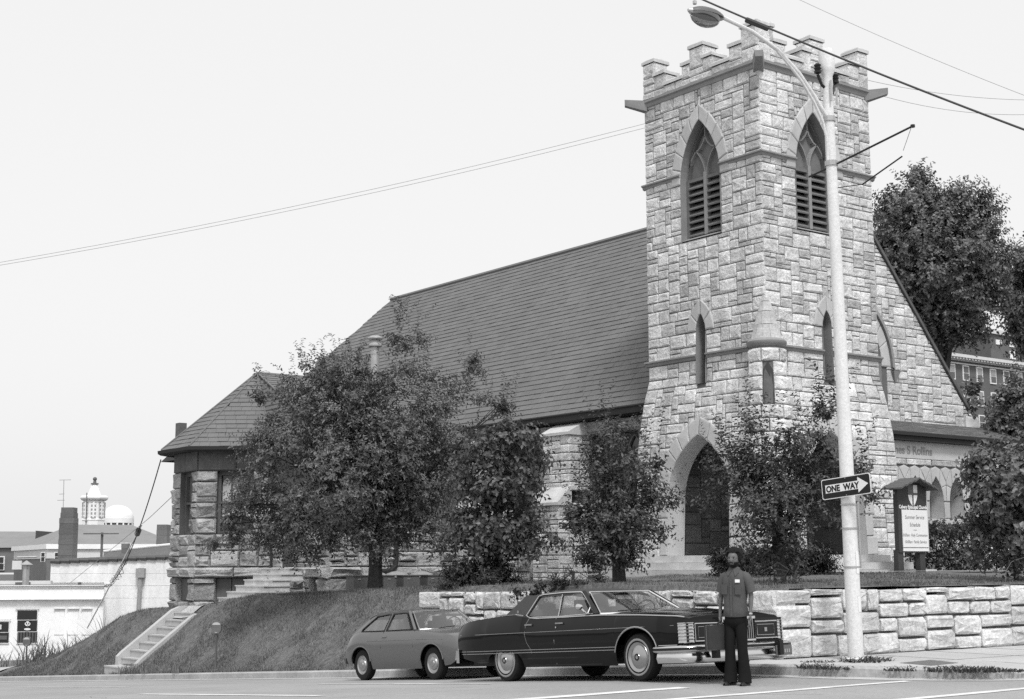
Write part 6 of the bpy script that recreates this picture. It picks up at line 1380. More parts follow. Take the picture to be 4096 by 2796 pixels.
# ------------------------------------------------------------------ the man with the briefcase
def build_person():
    X, Y = 14.16, 13.90; Z = zroad(Y)+.002
    t = thing('person', 'man with round dark hair, beard and glasses in grey shirt and flared dark trousers', 'person', (X, Y, Z), rot=(0, 0, math.radians(-70)))
    t.scale = (.84, .92, 1)
    def ob(nm, mb, m, sm=True, sharp=50, par=None): o = obj(nm, mb, m, None, sm, sharp); o.parent = par or t; return o
    # ---- body: one skin surface grown over a skeleton, fingers included
    V = []; E = []; R = []
    def add(p, r, par=None):
        V.append(p); R.append(r if isinstance(r, tuple) else (r, r)); i = len(V)-1
        if par is not None: E.append((par, i))
        return i
    pel = add((0, 0, .93), (.13, .10)); sp = add((0, .01, 1.12), (.125, .09), pel); ch = add((0, .01, 1.32), (.14, .10), sp); nk = add((0, .015, 1.47), (.058, .058), ch); add((0, 0, 1.56), (.055, .06), nk)
    for sx in (-1, 1):
        h = add((sx*.095, 0, .88), .085, pel); k = add((sx*(.088+.02*(sx > 0)), -.02-.03*(sx < 0), .50), .06, h); a = add((sx*(.095+.03*(sx > 0)), .03-.03*(sx < 0), .09), .042, k); add((sx*(.105+.03*(sx > 0)), -.10-.03*(sx < 0), .035), .035, a)
        s_ = add((sx*.165, .01, 1.43), .06, ch)
        if sx > 0: el, wr, dr_ = (.262, .035, 1.165), (.258, -.015, .925), Vector((.02, -.10, -1))
        else: el, wr, dr_ = (-.265, .04, 1.165), (-.255, -.03, .91), Vector((-.0, -.05, -1))
        e = add(el, .043, s_); w = add(wr, (.027, .022), e); d = dr_.normalized(); pw = Vector(wr)
        pm = pw+d*.055; p_ = add(tuple(pm), (.030, .017), w)
        fwd = Vector((0, -1, 0)); inn = Vector((-sx, 0, 0))
        for k in range(4):                                       # four fingers
            off = fwd*(.030-.019*k); l = (.078, .088, .082, .064)[k]; b0 = pm+d*.035+off*.9
            i0 = add(tuple(b0), .0095, p_)
            if sx > 0: pts = [b0+d*l*.5+inn*.008, b0+d*l*.85+inn*.026, b0+d*l*1.0+inn*.04]
            else: pts = [b0+d*.032+inn*.006, b0+d*.036+inn*.036, b0+d*.010+inn*.046]     # closed round the handle
            for q in pts: i0 = add(tuple(q), .0085, i0)
        th = pw+d*.03+fwd*.026; i0 = add(tuple(th), .011, p_)
        for q in ((th+d*.030+fwd*.018+inn*.012), (th+d*.055+fwd*.012+inn*.026)): i0 = add(tuple(q), .0095, i0)
    me = bpy.data.meshes.new('body'); me.from_pydata(V, E, []); tmp = bpy.data.objects.new('tmp', me); COL.objects.link(tmp)
    md = tmp.modifiers.new('s', 'SKIN'); md.use_smooth_shade = True
    if not me.skin_vertices: 
        bm_ = bmesh.new(); bm_.from_mesh(me); bm_.verts.layers.skin.verify(); bm_.to_mesh(me); bm_.free()
    for i, sv in enumerate(me.skin_vertices[0].data): sv.radius = R[i]; sv.use_root = (i == 0)
    ss = tmp.modifiers.new('u', 'SUBSURF'); ss.levels = 1; ss.render_levels = 1
    dg = bpy.context.evaluated_depsgraph_get(); ev = bpy.data.meshes.new_from_object(tmp.evaluated_get(dg)); bpy.data.objects.remove(tmp)
    b = MB(); b.v = [tuple(v.co) for v in ev.vertices]; b.f = [tuple(p.vertices) for p in ev.polygons]
    # ---- head, turned to his right
    hr = Matrix.Rotation(math.radians(2), 4, 'Z') @ Matrix.Rotation(math.radians(4), 4, 'X') @ Matrix.Diagonal((1.17, 1.08, 1, 1)); hc = Vector((0, -.022, 1.645))
    def g(a, b_, c, s): return math.exp(-((a-b_)**2+c)/(s*s))
    def headpt(u, v, k=1.0):       # u round the head (0 = face), v = -1..1 bottom to top
        ph = math.asin(max(-1, min(1, v))); cx = math.cos(ph); x = .076*math.sin(u)*cx; y = -.097*math.cos(u)*cx; z = .120*v
        if z < -.02: x *= 1-.28*((-.02-z)/.1); y = y*(1-.10*((-.02-z)/.1)) - .004
        f = math.cos(u)
        if f > 0:
            ax_ = abs(x)
            y -= .026*g(ax_, 0, (z+.012)**2*1.0, .020) + .010*g(ax_, 0, (z-.012)**2, .016)      # nose
            y += .012*g(ax_, .031, (z-.018)**2, .018)                                          # eye hollows
            y -= .006*g(ax_, .028, (z-.044)**2*2, .02)                                         # brow
            y -= .008*g(ax_, 0, (z+.052)**2*4, .022)                                           # lips
            y -= .007*g(ax_, 0, (z+.098)**2*1.5, .025)                                         # chin
        return hc + hr @ Vector((x*k, y*k, z*k))
    n, m_ = 28, 20; rows = [[headpt(2*math.pi*i/n, -1+2*j/m_) for i in range(n+1)] for j in range(m_+1)]; b.grid(rows)
    for sx in (-1, 1):
        c = MB(); c.lathe([(0, -.008), (.018, -.006), (.022, .0), (.016, .006), (0, .004)], (0, 0, 0), 10, 'x'); c.v = [tuple(hc+hr @ Vector((sx*.075+x, .012+y*.8, z*1.5-.005))) for x, y, z in c.v]; b.add(c.v, c.f)
    body = ob('body', b, M['skin'], True, None)
    # eyes, hair, beard, glasses
    for sx in (-1, 1):
        e = MB(); e.lathe([(0, -.011), (.008, -.008), (.011, 0), (.008, .008), (0, .011)], (0, 0, 0), 10, 'y'); c = hc+hr @ Vector((sx*.031, -.076, .019)); e.v = [(x+c.x, y+c.y, z+c.z) for x, y, z in e.v]; ob('eye', e, M['hair'])
    r = random.Random(9); h = MB(); rows = []
    for j in range(19):
        ro = []
        for i in range(33):
            u = 2*math.pi*i/32; v = -1+2*j/18; ph = math.asin(v); cx = math.cos(ph); rr = .124+.005*math.sin(u*7+j)*cx+r.uniform(-.003, .003)*(i < 32)
            x, y, z = rr*math.sin(u)*cx*.92, -rr*math.cos(u)*cx, rr*v*.92
            p = Vector((x, y+.030, z+.045))
            if p.y < -.034 and p.z < .092: p.y = -.034+(p.y+.034)*.02; p.x *= .60
            ro.append(hc+hr @ p)
        ro[-1] = ro[0]; rows.append(ro)
    h.grid(rows); ob('hair', h, M['hair'])
    bd = MB(); rows = []
    for j in range(7):
        v = lerp(-.99, -.33, j/6); rows.append([headpt(math.radians(a), v, 1.045 if abs(a) > 28 or v < -.62 else .985) for a in range(-112, 113, 14)])
    bd.grid(rows); ob('beard', bd, M['hair'])
    mu = MB(); mu.tube([headpt(math.radians(a), -.32-.06*abs(a)/25, 1.03) for a in (-25, -12, 0, 12, 25)], .006, 6); ob('moustache', mu, M['hair'])
    gl = MB()
    for sx in (-1, 1):
        c = Vector((sx*.033, -.098, .014)); P = [hc+hr @ (c+Vector((.026*math.cos(a), .004*abs(math.cos(a)), .021*math.sin(a)))) for a in [2*math.pi*k/16 for k in range(17)]]; gl.tube(P, .0022, 5); gl.tube([hc+hr @ Vector((sx*.058, -.094, .02)), hc+hr @ Vector((sx*.082, .01, .018))], .002, 5)
    gl.tube([hc+hr @ Vector((-.008, -.102, .018)), hc+hr @ Vector((.008, -.102, .018))], .002, 5); ob('glasses', gl, M['grey'])
    # ---- shirt
    def ell(z, rx, ry, cy=.0, n=28, p=2.4, wob=0.0): return [((abs(math.cos(a))**(2/p))*math.copysign(rx, math.cos(a))+wob*math.sin(5*a+z*20), cy+(abs(math.sin(a))**(2/p))*math.copysign(ry, math.sin(a))+wob*math.cos(4*a+z*31), z+.012*math.sin(a)*(z < .95)) for a in [2*math.pi*k/n for k in range(n+1)]]
    S = MB(); rows = [ell(z, rx, ry, cy, wob=wb) for z, rx, ry, cy, wb in ((.895, .188, .140, .0, .003), (.90, .193, .145, .0, .003), (.98, .188, .142, .0, .007), (1.08, .185, .138, .002, .009), (1.18, .190, .136, .006, .007), (1.28, .200, .136, .008, .002), (1.37, .204, .130, .01, .001), (1.43, .192, .112, .012, 0), (1.475, .140, .088, .014, 0), (1.505, .085, .070, .012, 0), (1.52, .072, .066, .010, 0))]
    S.grid(rows)
    for sx in (-1, 1):
        S.tube([(sx*.13, .012, 1.415), (sx*.185, .015, 1.395), (sx*.228, .02, 1.32), (sx*.252, .028, 1.24), (sx*.262, .030, 1.205)], [.072, .080, .078, .075, .078], 16)
    shirt = ob('shirt', S, M['shirt'], True, 70)
    for sx in (-1, 1):                                           # collar wings, open neck
        c = MB(); q = [(sx*.012, -.073, 1.50), (sx*.068, -.030, 1.545), (sx*.085, .01, 1.53), (sx*.105, -.075, 1.465), (sx*.062, -.118, 1.415)]; c.add(q+[(x, y+.012, z-.004) for x, y, z in q], [(0, 1, 2, 3, 4), (9, 8, 7, 6, 5)]+[(i, 5+i, 5+(i+1) % 5, (i+1) % 5) for i in range(5)]); ob('collar', c, M['shirt'], False, None, shirt)
        c = MB(); c.grid([[(sx*(.065+.105*k/4), -.147+.010*(k/4)**2+.004*(z < 1.25), z) for k in range(5)] for z in (1.18, 1.19, 1.29, 1.31)]); ob('pocket', c, M['shirt'], True, None, shirt)
    c = MB(); c.grid([[(x, -.148-.004*(abs(x) < .01), z) for x in (-.019, -.012, .012, .019)] for z in (.90, 1.05, 1.2, 1.3, 1.38, 1.43)]); ob('placket', c, M['shirt'], True, None, shirt)
    for z in (.98, 1.08, 1.18, 1.28, 1.36): c = MB(); c.lathe([(0, -.003), (.006, -.002), (.006, 0)], (0, -.151, z), 8, 'y'); ob('button', c, M['grey'], False, None, shirt)
    c = MB(); c.add([(.075, -.150, 1.335), (.150, -.137, 1.335), (.150, -.137, 1.375), (.075, -.150, 1.375)], [(0, 1, 2, 3)]); ob('name_tag', c, M['signwhite'], False, None, shirt)
    c = MB(); c.lathe([(.030, -.012), (.032, -.008), (.032, .008), (.030, .012)], (.258, -.015, .93), 14); ob('wristwatch', c, M['chrome'])
    # ---- trousers
    T = MB(); T.grid([ell(z, rx, ry, .0) for z, rx, ry in ((.96, .165, .125), (.90, .172, .13), (.82, .178, .132), (.77, .135, .10), (.74, .06, .05))])
    for sx in (-1, 1):
        kx, ky = sx*(.088+.02*(sx > 0)), -.02-.03*(sx < 0); ax_, ay = sx*(.098+.03*(sx > 0)), .01-.03*(sx < 0)
        T.tube([(sx*.082, 0, .86), (sx*.088, -.005, .74), (kx*.97, ky*.8, .60), (kx, ky, .48), (lerp(kx, ax_, .5), lerp(ky, ay, .5), .28), (ax_, ay-.01, .12), (ax_, ay-.02, .035)], [.098, .097, .086, .078, .086, .100, .108], 18, False)
    ob('trousers', T, M['trousers'], True, 70)
    for sx in (-1, 1):
        ax_, ay = sx*(.098+.03*(sx > 0)), .01-.03*(sx < 0); c = MB(); rows = []
        for y, w_, h_ in ((.10, .02, .05), (.085, .038, .075), (.02, .042, .085), (-.06, .044, .075), (-.12, .048, .055), (-.165, .040, .040), (-.185, .012, .028)):
            rows.append([(ax_+w_*math.cos(a)*1.0+sx*.02*(y < -.05), ay+y, max(.0, h_*math.sin(a)) if math.sin(a) > 0 else 0.0) for a in [math.pi*k/8 for k in range(9)]])
        c.grid(rows); c.box(ax_-.04, ax_+.04, ay+.03, ay+.10, 0, .035); ob('shoe', c, M['shoe'], True, 60)
    # ---- briefcase in his right hand: a thing of its own
    mw = Matrix.Translation((X, Y, Z)) @ Matrix.Rotation(math.radians(-70), 4, 'Z') @ Matrix.Diagonal((.84, .92, 1, 1)); hp_ = mw @ Vector((-.243, -.05, .80))
    rz = math.radians(-102); bt = thing('briefcase', 'dark rectangular briefcase hanging from the hand of the man', 'briefcase', tuple(hp_), rot=(0, math.radians(-3), rz))
    c = MB(); w2, d2, h0, h1 = .225, .055, -.345, -.025
    for x0, x1, s in ((-d2, -.004, 0), (.004, d2, 0)): c.box(x0, x1, -w2, w2, h0, h1)
    o = obj('shell', c, M['case'], None, False); o.parent = bt
    c = MB(); c.box(-.004, .004, -w2-.003, w2+.003, h0-.003, h1+.003); o = obj('rim', c, M['steel'], None); o.parent = bt
    c = MB(); c.tube([(0, -.06, -.025), (0, -.055, -.002), (0, -.03, .006), (0, .03, .006), (0, .055, -.002), (0, .06, -.025)], .009, 8); o = obj('handle', c, M['case'], None, True); o.parent = bt
    for y in (-.15, .15): c = MB(); c.box(-.010, .010, y-.02, y+.02, -.03, -.02); o = obj('latch', c, M['chrome'], None); o.parent = bt
build_person()
# ------------------------------------------------------------------ buildings in the distance
def hp(x, y, D):                 # point seen at (x, y), D metres away over the ground
    d = fw + ax*((x-1161.5)/3304.3) - au*((y-793)/3304.3); return cam.location + d*(D/d.dot(F_))
def fbox(b, x0, x1, y0, y1, D, dep, zbot=None):
    """box whose front stands square to the street view; front edges from the two corner sightings"""
    a, c = hp(x0, y1, D), hp(x1, y0, D); zt = c.z; zb_ = a.z if zbot is None else zbot; A, C = Vector((a.x, a.y, 0)), Vector((c.x, c.y, 0)); f = Vector(F_)
    P = [A, C, C+f*dep, A+f*dep]; b.add([(p.x, p.y, zb_) for p in P]+[(p.x, p.y, zt) for p in P], [(3, 2, 1, 0), (4, 5, 6, 7), (0, 1, 5, 4), (1, 2, 6, 5), (2, 3, 7, 6), (3, 0, 4, 7)]); return b
def fb(x0, x1, y0, y1, D, dep, zbot=None): return fbox(MB(), x0, x1, y0, y1, D, dep, zbot)
# low white shop with a panda picture in its window
D = 72; t = thing('white_shop', 'low flat roofed white shop with dark windows at the left edge', 'building', tuple(hp(100, 1450, D)))
qa, qb, qc, qd = hp(-330, 1329, D), hp(236.5, 1329, D), hp(235.5, 1329, D+12), hp(-330, 1329, D+12); b = MB(); P = [qa, qb, qc, qd]; b.add([(p.x, p.y, -4) for p in P]+[(p.x, p.y, qa.z) for p in P], [(0, 1, 5, 4), (1, 2, 6, 5), (2, 3, 7, 6), (3, 0, 4, 7)]); obj('wall', b, M['whitewash'], t)
for x0, x1, y0, y1, o, m in ((-330, 237.5, 1327, 1331, .12, 'white'), (-330, 236.8, 1334.2, 1335.4, .05, 'pale'), (-330, 233, 1359.5, 1361.8, .25, 'pale')): obj('cornice', fb(x0, x1, y0, y1, D-o, o), M[m], t)
for x0, x1 in ((122, 146), (152, 178), (184, 208)):
    obj('panel', fb(x0, x1, 1384, 1440, D-.03, .03), M['whitewash'], t); obj('lintel', fb(x0-.5, x1+.5, 1380.4, 1382.2, D-.12, .12), M['pale'], t)
def shop_window(x0, x1, ys, poster):
    w = obj('window', fb(x0-2, x1+2, ys[0]-2, ys[-1]+1.5, D-.06, .06), M['white'], t)
    for a, c in zip(ys, ys[1:]): obj('pane', fb(x0, x1, a+.8, c-.8, D-.075, .02), M['pane'], w)
    obj('lintel', fb(x0-4, x1+4, ys[0]-5.4, ys[0]-3.8, D-.12, .06), M['pale'], t); return w
w = shop_window(38.5, 84.5, (1383.5, 1406.5, 1433, 1459), True)
def disc_on(b, cx, cy, rx, ry, D, n=14): b.add([tuple(hp(cx+rx*math.cos(a), cy+ry*math.sin(a), D)) for a in [-2*math.pi*k/n for k in range(n)]], [tuple(range(n))])
pp = MB(); disc_on(pp, 62.5, 1415, 6.5, 5.6, D-.12); disc_on(pp, 62, 1427.5, 7.5, 2.6, D-.12); po = obj('panda_picture', pp, M['paper'], t)
pp = MB(); disc_on(pp, 60, 1414.5, 1.3, 1.7, D-.14); disc_on(pp, 65.2, 1414.5, 1.3, 1.7, D-.14); disc_on(pp, 57.8, 1410.2, 1.9, 1.6, D-.14); disc_on(pp, 67.5, 1410.2, 1.9, 1.6, D-.14); disc_on(pp, 62.6, 1418, 1.1, .8, D-.14); obj('panda_markings', pp, M['signblack'], po)
for k in range(7): obj('curtain_fold', fb(39+6.6*k, 43+6.6*k, 1434, 1458, D-.085, .01), M['frame'], w)
w = shop_window(-30, 20, (1410, 1434.5, 1459), False); obj('notice', fb(0, 3.2, 1417, 1428, D-.10, .01), M['paper'], w); obj('notice', fb(-2, 16, 1442, 1451, D-.10, .01), M['grey'], w)
b = MB(); b.add([(p.x, p.y, qa.z-.05) for p in P], [(0, 1, 2, 3)]); obj('roof', b, M['farroof'], t)
b = MB(); q = hp(58, 1326, D+2); b.lathe([(.17, -.3), (.17, 1.0)], tuple(q), 10); b.lathe([(.33, .78), (.0, 1.0)], (q.x, q.y, q.z+.2), 10); obj('roof_vent', b, M['galv'], t); obj('roof_curb', fb(34, 55, 1321, 1329, D+4, 1), M['grey'], t); obj('roof_stub', fb(176, 181, 1321, 1331, D+1, .3), M['grey'], t); obj('roof_ledge', fb(-300, 115, 1317.5, 1327, D+9, .4), M['pale'], t)
# tall rendered wall building
D = 84; t = thing('rendered_building', 'large windowless pale rendered building between the white shop and the church', 'building', tuple(hp(250, 1440, D)))
a, c = hp(115.5, 1275.5, D), hp(420, 1264, D); A, C = Vector((a.x, a.y, 0)), Vector((c.x, c.y, 0)); f = Vector(F_)*24
b = MB(); P = [A, C, C+f, A+f]; Z = [a.z, c.z, c.z, a.z]; b.add([(p.x, p.y, -4) for p in P]+[(p.x, p.y, z) for p, z in zip(P, Z)], [(0, 1, 5, 4), (1, 2, 6, 5), (2, 3, 7, 6), (3, 0, 4, 7), (4, 5, 6, 7)]); obj('wall', b, M['render'], t)
for i in range(14):
    p, q = Vector((a.x, a.y, a.z)).lerp(c, i/14), Vector((a.x, a.y, a.z)).lerp(c, (i+1)/14); b = MB(); b.tube([p+U_*.06-F_*.05, q+U_*.03-F_*.05], [.13, .16], 7); obj('coping_tile', b, M['frame'], t)
b = MB(); p = hp(319, 1306, D-.2); q = hp(313, 1404, D-.2); b.tube([p, q], .13, 8); obj('downpipe', b, M['zinc'], t); b = MB(); b.obox(p+U_*.15, R_, F_, U_, .24, .2, .26); obj('hopper', b, M['zinc'], t)
obj('wall_vent', fb(313, 326, 1288.5, 1291, D-.06, .06), M['zinc'], t)
# the masonry courses show faintly
for y in (1300, 1328, 1356): obj('course_line', fb(116, 400, y, y+.7, D-.012, .012), M['pale'], t)
def brick_stack(name, label, cat, x0, x1, y0, y1, D, dep, taper=0.0):
    t = thing(name, label, cat, tuple(hp((x0+x1)/2, y1, D))); a, c = hp(x0, y1, D), hp(x1, y0, D); w = (Vector((c.x, c.y, 0))-Vector((a.x, a.y, 0))); A = Vector((a.x, a.y, 0)); r = w.normalized(); f = Vector(F_); n = int((c.z-a.z)/.30); b = MB()
    for i in range(n):
        z0, z1 = lerp(a.z, c.z, i/n), lerp(a.z, c.z, (i+1)/n); k = taper*max(0, (i-n+3)/3)
        P = [A+r*k+f*k, A+w-r*k+f*k, A+w-r*k+f*(dep-k), A+r*k+f*(dep-k)]; g = .012*(i % 2); P = [P[0]-r*g-f*g, P[1]+r*g-f*g, P[2], P[3]]
        b.add([(p.x, p.y, z0) for p in P]+[(p.x, p.y, z1) for p in P], [(4, 5, 6, 7), (0, 1, 5, 4), (1, 2, 6, 5), (3, 0, 4, 7), (3, 2, 1, 0)])
    obj('brickwork', b, M['brick'], t); return t
t = brick_stack('brick_chimney', 'tall dark brick chimney with a television aerial rising behind the pale rendered building', 'chimney', 131, 168, 1151, 1272, D+3, 1.0, .10)
b = MB(); p = hp(143.5, 1152, D+3.4); top = hp(145, 1088, D+3.4); b.tube([p-U_*.3, top], .022, 5)
for x0, x1, y in ((134.5, 161, 1089), (134, 146, 1121), (130, 147, 1135)): b.tube([hp(x0, y, D+3.4), hp(x1, y-.5, D+3.4)], .018, 4)
obj('aerial', b, M['galv'], t)
brick_stack('brick_chimney', 'plain rectangular brick chimney close to the left corner of the church', 'chimney', 354, 379, 1190, 1250, 100, 1.2); brick_stack('brick_chimney', 'short square brick chimney stub with pale cap behind the T shaped pole', 'chimney', 275, 289.5, 1233, 1256, 90, .6)
b = fb(273, 291, 1231, 1233.5, 90.2, .8); o = obj('chimney_cap', b, M['pale']); tag(o, 'pale slab on the short chimney stub behind the T shaped pole', 'slab')
t = thing('brick_parapet', 'long dark brick parapet with sloping top beside the left corner of the church', 'wall', tuple(hp(310, 1260, 92))); a, c, e = hp(235, 1251, 92), hp(384, 1236, 92), hp(410, 1236, 92); b = MB(); Q = [a, c, e]; f = Vector(F_)*.5
b.add([(p.x, p.y, 0) for p in Q]+[tuple(p) for p in Q]+[tuple(p+f) for p in Q], [(0, 1, 4, 3), (1, 2, 5, 4), (3, 4, 7, 6), (4, 5, 8, 7)]); obj('brickwork', b, M['farbrick'], t); b = MB(); b.tube([p+U_*.03 for p in Q], .07, 5); obj('coping', b, M['pale'], t)
# T shaped pole on the roof
D = 88; t = thing('roof_pole', 'dark T shaped pole standing on the roof of the pale rendered building', 'pole', tuple(hp(229, 1268, D))); obj('post', fb(226.5, 233, 1208, 1275, D, .18), M['frame'], t); obj('cross_arm', fb(189, 268.5, 1209.3, 1212.3, D-.1, .12), M['frame'], t); b = MB(); q = hp(232.5, 1215.5, D-.1); b.lathe([(0, -.09), (.08, 0), (0, .09)], tuple(q), 8); obj('knob', b, M['black'], t)
# hip roofed brick building with white cornice
D = 122; t = thing('hip_roof_building', 'wide brick building with grey hipped roof and white cornice below the white dome', 'building', tuple(hp(240, 1270, D)))
A0, A1, A2, A3 = hp(34, 1240, D+14), hp(107, 1234, D), hp(420, 1240, D+2), hp(420, 1240, D+20); R0, R1 = hp(166, 1190, D+9), hp(299, 1191, D+11)
b = MB(); b.add([tuple(p) for p in (A0, A1, A2, R1, R0, A3)], [(0, 1, 4), (1, 2, 3, 4), (2, 5, 3)]); obj('roof', b, M['farroof'], t)
def band(z0, z1, o, m, nm):
    P = [A0, A1, A2]; b = MB(); c = (A0+A1+A2)/3
    Q = [Vector((p.x, p.y, 0))-F_*o - R_*(o if i == 0 else 0) for i, p in enumerate(P)]; b.add([(p.x, p.y, z0) for p in Q]+[(p.x, p.y, z1) for p in Q]+[(p.x+F_.x*(o+.5), p.y+F_.y*(o+.5), z1) for p in Q], [(0, 1, 4, 3), (1, 2, 5, 4), (3, 4, 7, 6), (4, 5, 8, 7)]); obj(nm, b, M[m], t)
ze = A1.z; band(ze-.42, ze-.02, .25, 'white', 'cornice'); band(ze-1.2, ze-.42, .05, 'pale', 'frieze'); band(-2, ze-1.2, 0, 'farbrick', 'wall')
for x0, x1, y0, y1 in ((93, 101, 1254, 1273), (124, 136, 1254, 1273), (152, 166, 1254, 1273), (303, 312, 1254, 1266), (324, 348, 1254, 1270)): w = obj('window', fb(x0-1.3, x1+1.3, y0-1.5, y1+1.5, D-1.0, .15), M['white'], t); obj('pane', fb(x0, x1, y0, y1, D-1.05, .1), M['pane'], w); obj('sash_bar', fb(x0, x1, (y0+y1)/2-.4, (y0+y1)/2+.4, D-1.08, .05), M['white'], w)
D = 140; t = thing('brick_house', 'dark roofed brick house at the left edge behind the white shop', 'building', tuple(hp(20, 1270, D))); obj('wall', fb(-200, 80, 1242, 1300, D, 12), M['farbrick'], t); b = MB(); q = [hp(-200, 1242, D-.3), hp(80, 1242, D-.3), hp(80, 1206, D+7), hp(-200, 1205, D+7)]; b.add([tuple(p) for p in q], [(0, 1, 2, 3)]); obj('roof', b, M['farroof'], t)
w = obj('window', fb(-8, 10.5, 1262, 1294, D-.2, .2), M['white'], t); obj('pane', fb(-6, 8, 1264, 1277, D-.25, .1), M['pane'], w); obj('pane', fb(-6, 8, 1279, 1292, D-.25, .1), M['pane'], w); obj('gable_parapet', fb(79.5, 82, 1204, 1230, D, 8), M['frame'], t); obj('rear_wing', fb(82, 116, 1211, 1232, D+6, 4), M['frame'], t)
o = fb(27, 49, 1272, 1292, 100, .15); t = thing('sign_panel', 'blank pale panel with metal frame on the roofs above the white shop', 'panel', tuple(hp(38, 1292, 100))); obj('panel', o, M['pale'], t); b = MB(); b.tube([hp(39, 1270, 100), hp(39, 1264, 100)], .05, 5); b.tube([hp(39, 1264.5, 100), hp(84, 1263.5, 100)], .06, 5); obj('frame', b, M['galv'], t)
# lantern cupola and white dome
D = 200; t = thing('cupola', 'white eight sided lantern cupola with windows and a ball finial', 'cupola', tuple(hp(211, 1192, D))); c = hp(211, 1200, D); k = D/3304.3*math.cos(PITCH)*1.0
def oct_(rp, zp): return [(r*k, (hp(211, y, D).z-c.z)) for r, y in zip(rp, zp)]
b = MB(); b.lathe(oct_((26, 26, 25, 25, 25), (1215, 1178, 1178, 1135, 1130)), tuple(c), 8); obj('drum', b, M['white'], t); b = MB(); b.lathe(oct_((27, 31, 33, 33, 28, 10), (1136, 1134, 1131, 1127.5, 1125, 1124)), tuple(c), 8); b.lathe(oct_((27, 27, 25), (1181, 1178.5, 1178)), tuple(c), 8); obj('cornice', b, M['white'], t)
b = MB(); b.lathe(oct_((16, 13, 8, 6), (1125, 1117, 1103, 1098)), tuple(c), 8); obj('spire', b, M['white'], t); b = MB(); b.lathe(oct_((9, 9, 4, 3), (1099, 1096.5, 1096, 1089)), tuple(c), 10); b.lathe(oct_((0, 4.2, 5, 3.5, 0), (1091, 1089, 1086.5, 1083.5, 1082)), tuple(c), 10); obj('finial', b, M['grey'], t)
for i in range(8):
    a = 2*math.pi*(i+.5)/8; n = Vector((math.cos(a), math.sin(a), 0)); s_ = Vector((-n.y, n.x, 0)); z0, z1 = hp(211, 1175, D).z, hp(211, 1140, D).z; q = Vector((c.x, c.y, (z0+z1)/2))+n*25*k*math.cos(math.pi/8); w = MB(); w.obox(q, s_, n, U_, 5.4*k, .12, (z1-z0)/2); w_ = obj('window', w, M['zinc'], t)
    for j in range(4): b = MB(); b.obox(q+U_*((j-1.5)*(z1-z0)/4)+n*.13, s_, n, U_, 5.4*k, .03, .10); obj('glazing_bar', b, M['white'], w_)
    b = MB(); b.obox(q+n*.14, s_, n, U_, .12, .03, (z1-z0)/2); obj('glazing_bar', b, M['white'], w_)
b = MB(); b.tube([hp(195, 1192, 150), hp(197, 1118, 150)], .05, 5); q = hp(195.5, 1183.5, 150); b.lathe([(0, -.16), (.13, 0), (0, .16)], tuple(q), 8); o = obj('roof_mast', b, M['grey']); tag(o, 'thin dark rod mast in front of the white lantern cupola', 'mast')
D = 230; k = D/3304.3; c = hp(266, 1200, D); t = thing('dome', 'white dome on a ring of columns right of the lantern cupola', 'dome', tuple(c)); Zy = lambda y: hp(266, y, D).z-c.z
b = MB(); b.lathe([(36*k, Zy(1187)), (36*k, Zy(1176))]+[(35.5*k*math.cos(a), lerp(Zy(1176), Zy(1146), math.sin(a))) for a in [math.pi/2*j/10 for j in range(11)]], tuple(c), 32); obj('dome_shell', b, M['white'], t, True); b = MB(); b.lathe([(30*k, Zy(1215)), (30*k, Zy(1186))], tuple(c), 24); obj('drum', b, M['zinc'], t, True)
for i in range(16): a = 2*math.pi*i/16; b = MB(); b.lathe([(2.4*k, Zy(1215)), (2.2*k, Zy(1186))], (c.x+34*k*math.cos(a), c.y+34*k*math.sin(a), c.z), 8); obj('column', b, M['white'], t, True)
# stay wires at the church corner
ew = Vector((19.3, 44.6, 5.2))
def cable(label, pts, r, m='wire', cat='cable'): b = MB(); b.tube(pts, r, 5); o = obj('stay_cable', b, M[m]); tag(o, label, cat); return o
e2 = hp(236.5, 1331, 71.5); P = [ew.lerp(e2, i/20)-U_*1.0*4*(i/20)*(1-i/20) for i in range(21)]
cable('dark twisted service cable from the church eave down to the white shop', P, .020)
b = MB()
for s_ in range(3): b.tube([p+Vector((.10*math.sin(i*1.9+s_*2), .10*math.cos(i*2.3+s_*2), .11*math.sin(i*1.4+s_))) for i, p in enumerate(P[10:])], .011, 4)
o = obj('cable_loops', b, M['wire']); tag(o, 'loose loops wrapped round the lower part of the service cable', 'cable')
q = P[6]; b = MB(); b.tube([q-(P[7]-P[5]).normalized()*.25, q+(P[7]-P[5]).normalized()*.25], .11, 8); o = obj('cable_insulator', b, M['insul']); tag(o, 'dark insulator part way down the service cable by the church corner', 'insulator')
cable('thin straight wire from the church corner down behind the service cable', [hp(391, 1126, 50), hp(340, 1174, 56), hp(270, 1232, 66), hp(150, 1330, 72.4)], .012, 'wirepale'); cable('pale guy wire slanting down to the weeds by the white shop', [hp(322, 1190, 58), hp(262, 1305, 60), hp(198, 1425, 62)], .03, 'pale')
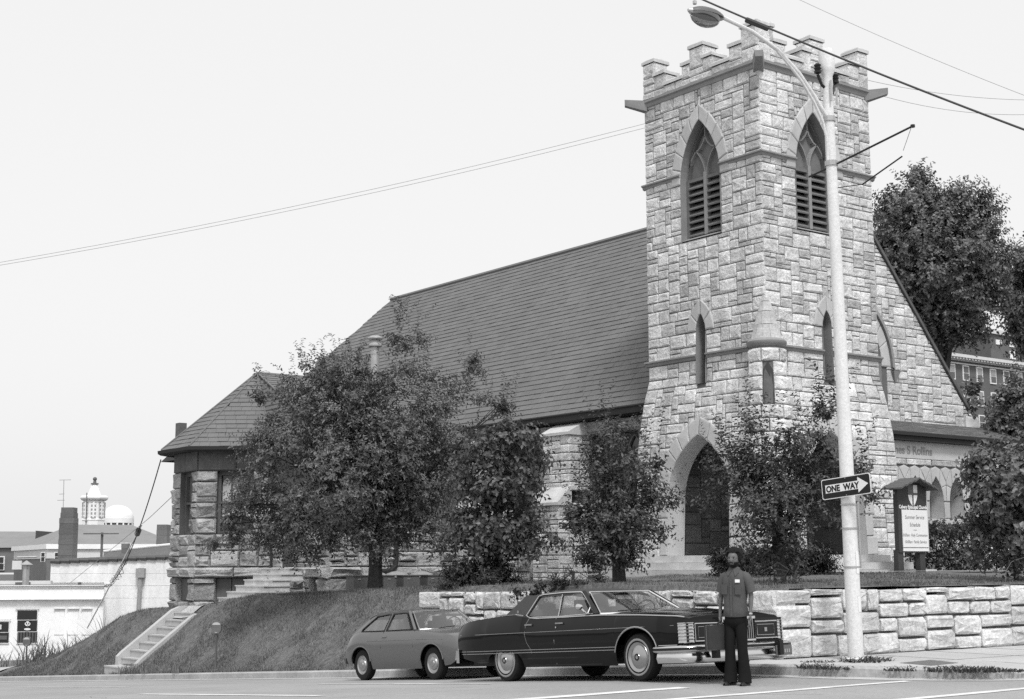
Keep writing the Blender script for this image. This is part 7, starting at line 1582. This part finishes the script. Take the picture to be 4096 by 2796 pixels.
# brick hotel on the right behind the trees
HY = 110; sc_ = HY/80; hx = lambda x: x*sc_; hz = lambda z: 1.75+(z-1.75)*sc_
t = thing('brick_hotel', 'tall brick building with rows of white windows and bracketed cornice behind the right trees', 'building', (hx(112), HY, 1.6))
b = MB(); b.box(hx(98), hx(140), HY, HY+20, 0, hz(20.0)); obj('wall', b, M['brick'], t); b = MB(); b.box(hx(116.6), hx(140), HY+.8, HY+18, hz(20), hz(23.2)); b.box(hx(100), hx(116.6), HY+5, HY+18, hz(20), hz(21.9)); obj('penthouse', b, M['brick'], t); b = MB(); b.box(hx(116.4), hx(140), HY+.5, HY+1, hz(23.1), hz(23.5)); b.box(hx(97.5), hx(140), HY-.15, HY, hz(19.68), hz(19.80)); obj('band', b, M['pale'], t)
b = MB(); b.box(hx(97.5), hx(141), HY-.9, HY, hz(20.22), hz(20.5)); b.box(hx(97.5), hx(141), HY-.3, HY, hz(19.98), hz(20.08)); obj('cornice', b, M['pale'], t)
for i in range(80): b = MB(); x = hx(103)+.62*i; b.box(x, x+.28, HY-.8, HY-.3, hz(20.06), hz(20.22)); obj('bracket', b, M['pale'], t)
for r_, (z0, z1) in enumerate(((18.3, 19.55), (16.1, 17.36), (13.95, 15.15), (11.8, 13.0))):
    for i in range(10):
        x0 = 105.2+2.045*i; b = MB(); b.box(hx(x0-.08), hx(x0+.84), HY-.12, HY, hz(z0-.08), hz(z1+.06)); w = obj('window', b, M['white'], t)
        for za, zb_ in ((z0+.04, (z0+z1)/2-.03), ((z0+z1)/2+.03, z1-.02)): b = MB(); b.box(hx(x0+.02), hx(x0+.74), HY-.15, HY-.1, hz(za), hz(zb_)); obj('pane', b, M['zinc'] if zb_ > z1-.3 and (i+r_) % 3 else M['metalbox'], w)
for x0, x1, z0, z1 in ((117.4, 118.3, 22.15, 22.6), (119.5, 120.35, 22.1, 22.6), (119.5, 120.35, 20.95, 21.7), (121.5, 122.4, 22.1, 22.6), (109.2, 110, 20.7, 21.6)): b = MB(); b.box(hx(x0), hx(x1), HY+.7 if x0 > 115 else HY+4.9, HY+.85 if x0 > 115 else HY+5.1, hz(z0), hz(z1)); obj('window', b, M['white'], t)
bpy.context.view_layer.update()
